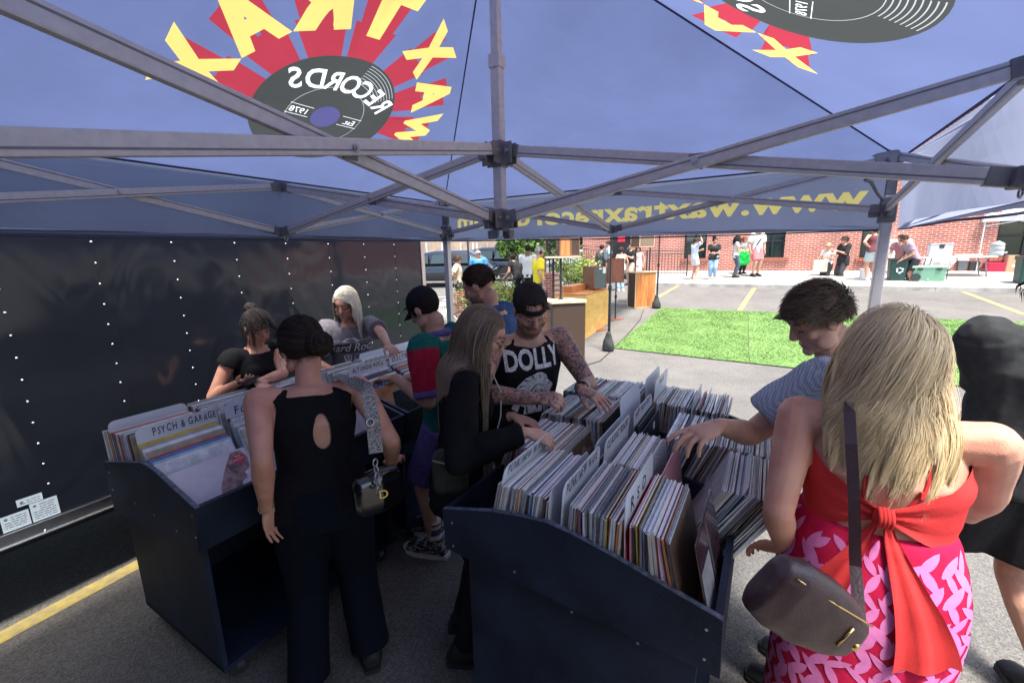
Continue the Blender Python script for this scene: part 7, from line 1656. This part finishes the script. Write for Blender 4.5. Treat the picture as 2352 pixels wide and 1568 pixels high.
for a_, b_ in ((0, 1), (1, 2), (3, 0)):
    mb = MB(); p_, q_ = cs[a_], cs[b_]; mid = (p_+q_)/2
    for s0, s1 in ((p_, mid), (mid, q_)): mb.bar(pz(s0, zc_-.02), pz(s1, zc_-.3), .02, .03); mb.bar(pz(s0, zc_-.3), pz(s1, zc_-.02), .02, .03)
    mb.build('truss', M_wp, wt)
# ================================================================== left background: street, cars, planting
M_bld = mat('weathered_cladding', (.30, .24, .19), .85, var=.2, scale=2); M_wfr = mat('white_timber', (.66, .64, .6), .7, var=.1); M_of = mat('orange_timber', (.6, .3, .1), .7, var=.2); M_rb = mat('red_fascia', (.5, .12, .10), .7, var=.1); M_rec = mat('brown_recess', (.17, .12, .10), .9, var=.2)
FB = 34.
bb = empty('warehouse_building', gf(1080, 600, FB), 'low building far at the left with white-framed openings and a red fascia', 'building')
def bxp(name, x0, x1, y0, y1, fwd, m, parent, dep=.3, ext=0):
    a = gf(x0, y1, fwd); b = gf(x1, y1, fwd); z0 = min(a[2], b[2])-ext; z1 = max(gf(x0, y0, fwd)[2], gf(x1, y0, fwd)[2]); c = (a+b)/2; ex = nrm(pz(b-a, 0)); ey = np.cross(ZZ, ex)
    mb = MB(); mb.box(pz(c, (z0+z1)/2)+ey*dep/2, (np.linalg.norm(pz(b-a, 0)), dep, z1-z0), (ex, ey, ZZ)); return mb.build(name, m, parent)
bxp('wall', 880, 1180, 480, 640, FB, M_bld, bb, 6)
bxp('fascia', 880, 1180, 540, 557, FB-.4, M_rb, bb, .35)
for x0, x1 in ((986, 1014), (1036, 1058), (1063, 1086), (1100, 1118)): wdo = bxp('opening', x0, x1, 562, 600, FB-.1, M_rec, bb, .08); bxp('lintel', x0-2, x1+2, 557.5, 562, FB-.2, M_wfr, wdo, .1)
for x in (982, 1017, 1034, 1060, 1088, 1097): bxp('post', x-1.2, x+1.2, 558, 612, FB-.5, M_wfr, bb, .12)
for x in (998, 1053, 1121): bxp('brace', x-1, x+1, 558, 606, FB-.7, M_of, bb, .12)
bxp('ledge', 980, 1130, 600, 606, FB-.6, M_wfr, bb, .5)
o = bxp('signboard', 1142, 1156, 552, 590, FB-6, mat('teal_board', (.12, .42, .42), .6, var=.1), None); tag(o, 'teal board standing left of the green tree', 'signboard')
def car(label, c, az, L, W_, Hh, paint, name='parked_car', suv=True, glass=None):
    a = R_(az); f = np.array([math.sin(a), math.cos(a), 0]); s = np.array([math.cos(a), -math.sin(a), 0]); root = empty(name, c, label, 'car'); B = lambda x, y, z: c+f*x*L+s*y*W_+ZZ*z*Hh
    prof = [(-.49, .20, .30), (-.50, .32, .56), (-.44, .48 if suv else .5, .62), (-.36, .56, .66), (.12, .56, .66), (.22, .55, .62), (.40, .50, .56), (.48, .38, .50), (.50, .22, .30)]
    mb = MB(); lo = .16
    st_ = [(-.5, .30, .50), (-.48, .17, .60), (-.30, .15, .62), (0, .15, .62), (.25, .15, .60), (.42, .16, .54), (.49, .20, .48), (.5, .28, .40)]
    rings = []
    for x, z0, z1 in st_: rings.append((B(x, 0, (z0+z1)/2), s*W_*.5*(.93 if abs(x) > .47 else 1), ZZ*Hh*(z1-z0)/2))
    mb.loft(rings, 20, sq=5); cab = [(-.47 if suv else -.36, .60, .60, .44), (-.40 if suv else -.26, .78, .80, .42), (-.28, .99, .99, .38), (.0, 1.0, 1.0, .385), (.12, .95, .95, .39), (.27, .60, .60, .44)]
    mb.loft([(B(x, 0, (z+.56)/2), s*W_*k, ZZ*Hh*(z-.56+.06)/2) for x, z, _, k in cab], 18, sq=4); mb.build('body', paint, root, True)
    g = MB()
    for sd in (-1, 1):
        for x0, x1, x2, x3 in ((-.37, -.17, -.20, -.31), (-.15, .03, .01, -.15), (.05, .20, .10, .05)):
            g.prism([B(x0, sd*.432, .66), B(x1, sd*.432, .66), B(x2, sd*.405, .90), B(x3, sd*.405, .90)], s*sd*.012)
    g.prism([B(.262, -.36, .66), B(.262, .36, .66), B(.15, .33, .93), B(.15, -.33, .93)], f*.02); g.build('windows', M_glass, root)
    for sd in (-1, 1):
        for x in (-.31, .32):
            q = B(x, sd*.47, 0)+ZZ*.34; mb = MB(); mb.tube([q-s*sd*.06, q+s*sd*.06], .34, 22); w_ = mb.build('wheel', mat('tyre', (.02, .02, .02)), root); mb = MB()
            for k in range(5): t = k*1.257; mb.bar(q+s*sd*.062, q+s*sd*.062+(f*math.cos(t)+ZZ*math.sin(t))*.20, .05, .01, s)
            mb.tube([q+s*sd*.055, q+s*sd*.064], .06, 12); mb.build('rim', M_alu, w_)
        mb = MB(); mb.ell(B(.475, sd*.36, .42), (.09, .2, .07), (f, s, ZZ)); mb.build('headlight', mat('lamp_lens', (.7, .72, .75), .1, var=0), root, True)
        mb = MB(); mb.box(B(.13, sd*.53, .64), (.1, .16, .12), (f, s, ZZ), bev=.02); mb.build('mirror', paint, root)
    return root
cpaint = mat('black_car_paint', (.012, .014, .018), .12, var=0, coat=.8); spaint = mat('silver_car_paint', (.48, .5, .52), .25, .4, var=0, coat=.6); bpaint = mat('deep_blue_car_paint', (.009, .013, .022), .15, var=0, coat=.8)
c = gf(1122, 610, 22.5); car('black rounded car parked at the street behind the man in blue', pz(c, ground(*c[:2])+.02), -62, 4.8, 1.9, 1.62, cpaint)
c = gf(1012, 610, 20.0); car('dark pickup-like car parked beyond the trailer end', pz(c, ground(*c[:2])-.0), -78, 5.2, 1.95, 1.55, bpaint)
c = gf(1326, 615, 33); car('silver car parked between the tree and the brick building', pz(c, ground(*c[:2])), -60, 4.6, 1.85, 1.5, spaint)
# trees and planting
def leaves(P, size, seed, up_=.3):
    g = np.random.default_rng(seed); n = len(P); a = g.normal(size=(n, 3)); a /= np.linalg.norm(a, axis=1)[:, None]; b = np.cross(a, g.normal(size=(n, 3))); b /= np.linalg.norm(b, axis=1)[:, None]; s = size*(.6+.8*g.random(n))[:, None]
    V = np.stack([P-a*s, P+b*s*.45, P+a*s, P-b*s*.45], 1).reshape(-1, 3); return V, [tuple(range(4*i, 4*i+4)) for i in range(n)]
def leaf_mat(name, c1, c2):
    m = mat(name, c1, .55, var=0, col2=c2, scale=2.2); m.node_tree.nodes['Principled BSDF'].inputs['Transmission Weight'].default_value = 0; return m
M_lf = leaf_mat('green_leaves', (.035, .085, .012), (.16, .27, .05)); M_lf2 = leaf_mat('dark_leaves', (.02, .05, .012), (.07, .12, .03)); M_lf3 = leaf_mat('yellow_green_leaves', (.14, .22, .03), (.34, .42, .09)); M_bark = mat('bark', (.12, .09, .07), .9, var=.3, bump=.5); M_fl = mat('orange_flowers', (.6, .12, .03), .6, var=.3)
def tree(label, c, crown_z, rx, rz, trunk_r, n, size, m, seed, name='tree', clumps=26, cat='tree'):
    g = np.random.default_rng(seed); root = empty(name, c, label, cat); mb = MB(); top_ = c+ZZ*(crown_z-c[2]); mb.tube([c, c+(top_-c)*.5+DH*.06, top_], [trunk_r, trunk_r*.75, trunk_r*.4], 9)
    cl = []
    for i in range(clumps):
        v = g.normal(size=3); v /= np.linalg.norm(v); p = top_+v*np.array([rx, rx, rz])*(.35+.6*g.random()); cl.append((p, (.22+.25*g.random())*rx))
        if i % 2 == 0: mb.tube([top_-ZZ*rz*.5, (top_+p)/2-ZZ*.1, p], [trunk_r*.4, trunk_r*.2, trunk_r*.06], 5)
    mb.build('trunk', M_bark, root, True); P = []
    for p, r in cl:
        k = n//clumps; d = g.normal(size=(k, 3)); d /= np.linalg.norm(d, axis=1)[:, None]; P.append(p+d*r*(g.random(k)**.4)[:, None]*np.array([1, 1, .75]))
    V, F = leaves(np.vstack(P), size, seed); mesh_obj('crown', V, F, m, root)
    return root
c = gf(1200, 640, 15.5); tree('leafy green tree whose crown hangs below the blue valance', pz(c, ground(*c[:2])), gf(1200, 563, 15.5)[2], .95, .62, .07, 5200, .075, M_lf, 5)
for i, (x, y, f_, rx, rz, lb) in enumerate(((1262, 556, 44, 4.5, 2.6, 'dark green tree far behind the speaker rack'), (1160, 520, 52, 5, 3, 'dark green tree behind the warehouse'), (1350, 530, 55, 4, 3, 'dark green tree behind the silver car'))):
    c = gf(x, 600, f_); tree(lb, pz(c, .5), gf(x, y, f_)[2]+.6, rx, rz, .25, 4200, .28, M_lf2, 20+i)
def shrub(label, x, y, fwd, rx, rz, m, n=900, size=.045, flowers=None, seed=1, cat='shrub'):
    c = gf(x, y, fwd); c = pz(c, ground(*c[:2])); g = np.random.default_rng(seed); root = empty('shrub', c, label, cat); mb = MB(); P = []
    for i in range(14): a = g.random()*6.28; e = c+np.array([math.cos(a)*rx*.6, math.sin(a)*rx*.6, rz*(.8+.5*g.random())]); mb.tube([c, (c+e)/2+ZZ*.05, e], [.01, .008, .003], 4); P.append(e+g.normal(size=(n//14, 3))*np.array([rx*.33, rx*.33, rz*.33]))
    mb.build('stems', M_bark, root); P = np.vstack(P); P[:, 2] = np.maximum(P[:, 2], c[2]+.02); V, F = leaves(P, size, seed); mesh_obj('foliage', V, F, m, root)
    if flowers: Q = P[g.integers(0, len(P), 90)]+g.normal(size=(90, 3))*.03+ZZ*.06; V, F = leaves(Q, .04, seed+1); mesh_obj('flowers', V, F, flowers, root)
for i, (x, y, f_, rx, rz, m_, fl, lb) in enumerate(((1318, 655, 14, .55, .85, M_lf3, None, 'pale green shrub behind the rack poles'), (1345, 650, 14.5, .4, .7, M_lf3, None, 'pale green shrub against the brick corner'), (1150, 672, 11.5, .5, .55, M_lf3, M_fl, 'shrub with orange flowers behind the white pickets'), (1090, 672, 12.5, .45, .5, M_lf, M_fl, 'green shrub with orange flowers beside the man in the beige shirt'), (1185, 668, 12, .4, .45, M_lf, None, 'low green shrub below the leafy tree'))):
    shrub(lb, x, y, f_, rx, rz, m_, 1400, .05, fl, 50+i)
# white picket edging
def pickets(x0, x1, y, f0, f1, label):
    a, b = gf(x0, y, f0), gf(x1, y, f1); a, b = pz(a, ground(*a[:2])), pz(b, ground(*b[:2])); root = empty('picket_fence', a, label, 'fence'); n = int(np.linalg.norm(b-a)/.11); mb = MB()
    for k in range(n+1): p_ = a+(b-a)*k/n; mb.bar(p_, p_+ZZ*.55, .05, .015, nrm(b-a))
    o = mb.build('pickets', M_wfr, root); o['kind'] = 'stuff'; mb = MB(); mb.bar(a+ZZ*.15, b+ZZ*.15, .02, .05); mb.bar(a+ZZ*.42, b+ZZ*.42, .02, .05); mb.build('rail', M_wfr, root)
pickets(975, 1030, 670, 11.0, 12.2, 'white picket fence behind the pale bicycle'); pickets(1112, 1175, 660, 12.2, 13.5, 'white picket fence in front of the orange flowers')
bp_ = gf(1068, 690, 12.6); mb = MB(); mb.box(pz(bp_, ground(*bp_[:2])+.35), (.5, .5, .7), (DH, AH, ZZ)); mb.thing('brick_pier', M_brick, 'short brick pier beside the man in the beige shirt', 'brick pier')
bp_ = gf(1260, 640, 12.5); mb = MB(); mb.box(pz(bp_, ground(*bp_[:2])+.55), (.45, .45, 1.1), (DH, AH, ZZ)); mb.thing('brick_pier', M_brick, 'brick pier behind the person in the yellow tee', 'brick pier')
# pergola behind the yellow tee
pg = empty('pergola', gf(1262, 640, 24), 'dark timber pergola beyond the yellow tee', 'pergola'); M_tim = mat('dark_timber', (.07, .045, .035), .8, var=.2)
for x in (1228, 1252, 1281): bxp('post', x-3, x+3, 545, 640, 24, M_tim, pg, .2)
bxp('beam', 1220, 1290, 584, 592, 23.9, M_tim, pg, .2); bxp('beam', 1220, 1290, 545, 552, 23.9, M_tim, pg, .2)
# bicycle
def bicycle(label, c, az, m, dark):
    a = R_(az); f = np.array([math.sin(a), math.cos(a), 0]); root = empty('bicycle', c, label, 'bicycle'); P = lambda x, z: c+f*x+ZZ*z; s = np.cross(f, ZZ)
    for x in (-.52, .52):
        mb = MB(); mb.tube([P(x, .34)+(f*math.cos(t)+ZZ*math.sin(t))*.33 for t in np.linspace(0, 6.283, 28)], .018, 6, cap=False); w_ = mb.build('wheel', dark, root)
        mb = MB()
        for k in range(10): t = k*.628; mb.tube([P(x, .34), P(x, .34)+(f*math.cos(t)+ZZ*math.sin(t))*.32], .0025, 4)
        mb.build('spokes', M_bolt, w_)
    mb = MB()
    for p, q in (((-.52, .34), (-.12, .30)), ((-.52, .34), (-.2, .78)), ((-.12, .30), (-.22, .86)), ((-.12, .30), (.36, .76)), ((-.2, .78), (.34, .84)), ((.33, .9), (.52, .34))): mb.tube([P(*p), P(*q)], .018, 7)
    mb.build('frame', m, root, True)
    mb = MB(); mb.ell(P(-.23, .92), (.13, .07, .03), (f, s, ZZ)); mb.build('saddle', m, root, True)
    mb = MB(); mb.tube([P(.33, .9), P(.32, .98)], .014, 6); mb.tube([P(.22, 1.0)+s*.28, P(.33, .99)+s*.12, P(.33, .99)-s*.12, P(.22, 1.0)-s*.28], .014, 6); mb.build('handlebar', m, root, True)
    mb = MB(); mb.tube([P(-.12, .30)-s*.05, P(-.12, .30)+s*.05], .08, 14); mb.bar(P(-.12, .3)+s*.06, P(-.02, .18)+s*.06, .02, .02, s); mb.build('crank', dark, root)
M_bk = mat('pale_green_enamel', (.5, .52, .42), .35, var=0); M_rub = mat('bicycle_rubber', (.03, .03, .03), .7)
c = gf(1004, 700, 9.3); bicycle('pale green bicycle leaning between the trailer and the tent leg', pz(c, ground(*c[:2])), -95, M_bk, M_rub)
c = gf(1172, 655, 14.5); bicycle('black bicycle parked under the leafy tree', pz(c, ground(*c[:2])), 80, M_blk, M_rub)
# hidden horizon: low treeline and pale far buildings
mb = MB()
tl_ = []
for k in range(70):
    a = R_(-75+k*2.3); r = 95+12*math.sin(k*1.7); c = np.array([r*math.sin(a), r*math.cos(a), .5]); tl_.append(c+rng.normal(size=(260, 3))*np.array([2.6, 2.6, 1.9])+ZZ*(3.2+1.5*math.sin(k*2.1)))
P = np.vstack(tl_); P[:, 2] = np.maximum(P[:, 2], .6); V, F = leaves(P, .8, 77); o = mesh_obj('distant_trees', V, F, M_lf2, origin=(0, 0, 0)); tag(o, 'far treeline beyond the street', 'trees', None, 'stuff')
# ================================================================== people in the background
SK = lambda n: mat(n, {'w': (.62, .61, .6), 'k': (.014, .014, .016)}[n[0]] if n in 'wk' else (.2, .2, .2))
def Cc(name, c): return mat(name, c, .85, var=.1, scale=30)
W_t, K_t, J_b, J_d = Cc('white_cotton', (.62, .61, .6)), Cc('plain_black_cloth', (.014, .014, .016)), Cc('light_denim', (.25, .38, .52)), Cc('dark_denim', (.05, .075, .11))
hb_, hk, hy, hg = hair_mat('far_brown_hair', (.02, .013, .01), (.12, .08, .05)), hair_mat('far_black_hair', (.008, .007, .007), (.035, .03, .028)), hair_mat('far_blond_hair', (.3, .22, .11), (.7, .58, .36)), hair_mat('far_grey_hair', (.2, .19, .17), (.5, .48, .44))
GRP = 'people standing about in the background'
def far(label, top_px, foot=None, fwd=None, H=None, az=180, surf='side', arms='down', skin='fair', female=False, build=1., topm=None, sleeve=.6, botm=None, leg=.4, shoe=True, hm=None, hl=.05, headp=(0, 8, 0), bend=0, capm=None, sung=False, low=.02, strap=None, bust=0., hN=260, legs=None):
    if foot is not None:
        P = gs(*foot) if surf == 'side' else gp(*foot); g0 = P[2]; zt = ztop(top_px[0], top_px[1], P); Hh = H or max(1.45, min(1.92, (zt-g0)/math.cos(R_(bend))))
    else:
        P = gf(top_px[0], top_px[1], fwd); Hh = H; g0 = P[2]-Hh*(1-.15*math.sin(R_(bend)))
    a = R_(az); f = np.array([math.sin(a), math.cos(a), 0]); r = np.array([math.cos(a), -math.sin(a), 0]); sh = .105*Hh; zS = g0+.8*Hh; c = pz(P, 0)
    L_ = lambda s, x, y, z: pz(c, 0)+r*(s*sh+x*Hh*s)+f*y*Hh+ZZ*(g0+z*Hh)
    am = {}
    for sd, s in (('L', -1), ('R', 1)):
        k = arms if isinstance(arms, str) else arms[0 if sd == 'L' else 1]
        if k == 'hip': am[sd] = (L_(s, -.02, -.02, .60), L_(s, .16, -.08, .68), -r*s*.7-ZZ*.5, f, .6)
        elif k == 'front': am[sd] = (L_(s, -.07, .17, .62), L_(s, .04, -.02, .64), -r*s*.8+f*.3, f, .6)
        elif k == 'hold': am[sd] = (L_(s, -.05, .19, .70), L_(s, .04, -.02, .64), f*.6-r*s*.4+ZZ*.3, -r*s, .7)
        elif k == 'up': am[sd] = (L_(s, .06, .02, 1.02), L_(s, .12, .02, .90), ZZ-r*s*.4, f, .5)
        elif k == 'low': am[sd] = (L_(s, .0, .22, .52), L_(s, .06, .05, .64), f-ZZ*.6, ZZ, .5)
        else: am[sd] = (L_(s, .05, .02, .50), L_(s, .09, -.05, .65), -ZZ+f*.1, r*s, .4)
    q = person(label, (P[0], P[1]), Hh, az, gz0=g0, skin=skin, female=female, build=build, vox=.0155, near=False, arms=am, head=headp, bend=bend, group=GRP, feet=True, bust=bust, legs=legs, handk=1.15)
    if topm is not None: top(q, topm, 0 if strap else sleeve, gap=.018, z0=-.05, low=low, name='shirt', wr=.010, strap=strap, vox=.018)
    if botm is not None: pants(q, botm, leg, gap=.014, name='shorts' if leg < .5 else 'trousers', wr=.006, vox=.018, thigh=1.1 if leg < .5 else 1)
    if shoe: shoes(q, shoe if shoe is not True else K_t, M_wht_rub if shoe is not True else M_blk_rub, vox=.014)
    if hm is not None: hair(q, hm, N=hN, L=hl, steps=6, wd=.011, lift=.014, tone=(0, 1), seed=hash(label) % 99 if False else len(label), low=-.03, down=.4)
    if capm is not None: cap(q, capm)
    if sung: glasses(q, K_t, 2.2, K_t)
    return q
far('man in sunglasses with an open beige shirt and black shorts, hand on hip', (1060, 584), (1056, 722), az=92, surf='g', arms='hip', topm=Cc('beige_linen', (.5, .42, .29)), sleeve=.85, botm=K_t, leg=.42, hm=hb_, hl=.12, sung=True, low=.10)
far('grey-haired person in sunglasses whose head shows above the man in blue', (1097, 574), fwd=15, H=1.75, az=170, topm=Cc('bright_blue_cloth', (.05, .25, .6)), sleeve=.6, botm=K_t, hm=hg, hl=.08, sung=True)
q = far('person in a yellow tee wearing headphones', (1237, 566), fwd=10.2, H=1.78, az=78, topm=Cc('yellow_cotton', (.75, .62, .02)), sleeve=.7, botm=J_d, leg=.42, hm=hg, hl=.05, low=.06, sung=True)
mb = MB(); mb.tube([q.hc+q.hr*.09*math.cos(t)+q.hu*.125*math.sin(t)-q.hf*.01 for t in np.linspace(0, math.pi, 12)], .010, 6)
for s in (-1, 1): mb.ell(q.hc+q.hr*.092*s, (.02, .035, .04), (q.hr, q.hf, q.hu))
mb.build('headphones', K_t, q.root, True)
far('dark-haired man in a white shirt behind the yellow tee', (1212, 562), fwd=12.5, H=1.78, az=20, skin='brown', topm=W_t, botm=K_t, leg=.9, hm=hk, hl=.03, arms='front')
far('person in a black tee stooping under the leafy tree', (1188, 583), fwd=13, H=1.6, az=-60, topm=K_t, sleeve=.4, botm=K_t, leg=.9, hm=hk, hl=.12, bend=20, arms='low')
far('dark-haired person with a grey backpack near the doorway', (1382, 562), fwd=17.5, H=1.66, az=60, topm=Cc('slate_cloth', (.07, .08, .085)), sleeve=1.5, botm=K_t, leg=.98, hm=hk, hl=.06, build=1.2)
far('person in a pale blue shirt beside the grey backpack', (1399, 552), fwd=18, H=1.8, az=-80, topm=Cc('pale_blue_cotton', (.4, .58, .68)), sleeve=.8, botm=J_d, leg=.98, hm=hb_, hl=.05)
far('woman with bare shoulders and blue jeans seen from behind', (1421, 567), (1425, 668), az=-15, surf='g', female=True, skin='rosy', topm=Cc('cream_cloth', (.6, .52, .42)), strap=.5, botm=J_b, leg=.95, shoe=W_t, hm=hb_, hl=.08, headp=(40, 0, 0))
far('man in a black tee and beige shorts near the doorway', (1448, 559), (1447, 655), az=-120, surf='g', topm=K_t, botm=Cc('beige_twill', (.45, .36, .26)), leg=.42, hm=hk, hl=.04, arms='hold')
far('woman in a pale floral dress behind the raised brown box', (1462, 565), (1464, 652), az=-150, surf='g', female=True, skin='rosy', topm=Cc('floral_cream', (.6, .5, .45)), sleeve=.0, strap=.5, botm=Cc('floral_cream', (.6, .5, .45)), leg=.62, hm=hk, hl=.14)
q = far('woman in a white shirt and short shorts with one arm raised', (1598, 546), (1592, 642), az=80, female=True, skin='rosy', arms=('hold', 'up'), topm=Cc('white_blue_cotton', (.56, .62, .70)), sleeve=.8, botm=W_t, leg=.33, hm=hb_, hl=.05, shoe=Cc('tan_leather', (.4, .25, .17)))
mb = MB(); mb.box(q.P-q.r*.18+ZZ*.02, (.06, .28, .15), (q.r, q.f, ZZ), bev=.02); mb.thing('handbag', Cc('orange_leather', (.6, .3, .17)), 'small orange handbag at the hip of the woman raising an arm', 'bag')
q = far('woman with a high bun in a black tee and light ripped jeans', (1642, 546), (1636, 641), az=-150, female=True, skin='tan', arms='front', build=1.15, topm=K_t, sleeve=.6, botm=J_b, leg=.95, hm=hk, hl=.04, headp=(-40, 0, 0), shoe=Cc('tan_leather', (.4, .25, .17)), bust=.9); spherepart(q, hk, q.hc+q.hu*.13-q.hf*.05, .06, 'hair_bun', 80, .012)
far('long-haired woman in a white top and dark flared jeans', (1684, 541), (1686, 637), az=110, female=True, skin='rosy', topm=Cc('cream_cotton', (.6, .56, .5)), sleeve=.5, botm=J_d, leg=.96, hm=hk, hl=.30, arms=('down', 'front'), bust=.8)
far('broad person in a white tee behind the long-haired woman', (1686, 536), fwd=18.2, H=1.82, az=170, build=1.25, topm=W_t, botm=Cc('grey_twill', (.3, .3, .3)), leg=.9, hm=hb_)
q = far('short person with reddish hair behind the bright green bag', (1706, 560), (1703, 628), az=170, H=1.42, topm=Cc('grey_pattern_cloth', (.25, .26, .27)), botm=K_t, leg=.95, hm=hair_mat('auburn_hair', (.12, .03, .02), (.3, .08, .05)), hl=.1, arms='front')
V = MB(); cb = q.P-AH*.32-ZZ*.16; V.loft([(cb+ZZ*z_, DH*w_, AH*.09) for z_, w_ in ((-.26, .14), (-.22, .24), (0, .27), (.18, .24), (.27, .12))], 16, sq=3); v_, f_ = remesh(V, .02, 1, (.03, 8, 1, 2)); gbo = tag(mesh_obj('carrier_bag', v_, f_, Cc('bright_green_nylon', (.01, .62, .09)), smooth=True), 'bright green carrier bag held beside the man in pink shorts', 'bag')
q = far('man in a white printed tee and pink shorts with a black cross-body strap', (1735, 530), (1733, 634), az=172, H=1.86, build=1.15, topm=W_t, sleeve=.85, botm=Cc('salmon_cloth', (.58, .16, .17)), leg=.42, hm=hb_, hl=.04)
mb = MB(); mb.tube([q.S['L']+ZZ*.03, q.tc(.2)+q.fw*.17, q.tc(.08)+q.fw*.15+q.rr*.14], .02, 6); mb.build('cross_body_strap', K_t, q.root)
q = far('short-haired blond person in a white tee looking down, tote on the arm', (1906, 557), fwd=15.3, H=1.60, az=-120, female=True, skin='rosy', topm=W_t, sleeve=.5, botm=Cc('black_trousers', (.02, .02, .022)), leg=.97, hm=hy, hl=.05, arms='hold', headp=(0, 28, 0))
mb = MB(); tb0 = q.P+q.f*.20+q.r*.12-ZZ*.06; mb.box(tb0, (.42, .10, .42), (DH, AH, ZZ), bev=.02); tbm = mb.thing('tote_bag', Cc('cream_canvas', (.68, .62, .48)), 'cream tote bag held by the short-haired blond person', 'bag')
mb = MB(); mb.tube([tb0+ZZ*.2-DH*.1, tb0+ZZ*.48, tb0+ZZ*.2+DH*.1], .01, 5); mb.build('handle', Cc('cream_canvas', (.68, .62, .48)), tbm)
far('person in loose black clothes and sunglasses walking past the wall', (1944, 541), fwd=15.0, H=1.74, az=-95, female=True, skin='rosy', topm=K_t, sleeve=1.0, botm=Cc('washed_black_denim', (.05, .05, .055)), leg=.97, hm=hb_, hl=.10, arms='hold', sung=True, low=.12, build=1.1)
far('woman in a maroon tank top and pale shorts seen from behind', (1998, 528), (1998, 644), az=10, female=True, skin='rosy', arms='hip', H=1.74, build=1.08, topm=Cc('maroon_jersey', (.14, .035, .045)), strap=.5, botm=Cc('pale_mint_denim', (.42, .52, .5)), leg=.34, hm=hb_, hl=.1, shoe=W_t, low=-.04, bend=8)
far('man in a lilac tee and black shorts bending over the coolers', (2110, 541), fwd=13.3, H=1.74, az=-70, skin='tan', topm=Cc('lilac_cotton', (.34, .25, .32)), sleeve=.6, botm=K_t, leg=.42, hm=hb_, hl=.03, bend=28, arms='low', headp=(0, 30, 0), sung=True)
far('person in a maroon and white top behind the man in lilac', (2078, 541), fwd=14.6, H=1.72, az=-110, topm=Cc('maroon_white_cotton', (.34, .14, .15)), botm=K_t, leg=.9, hm=hk, bend=15, arms='low')
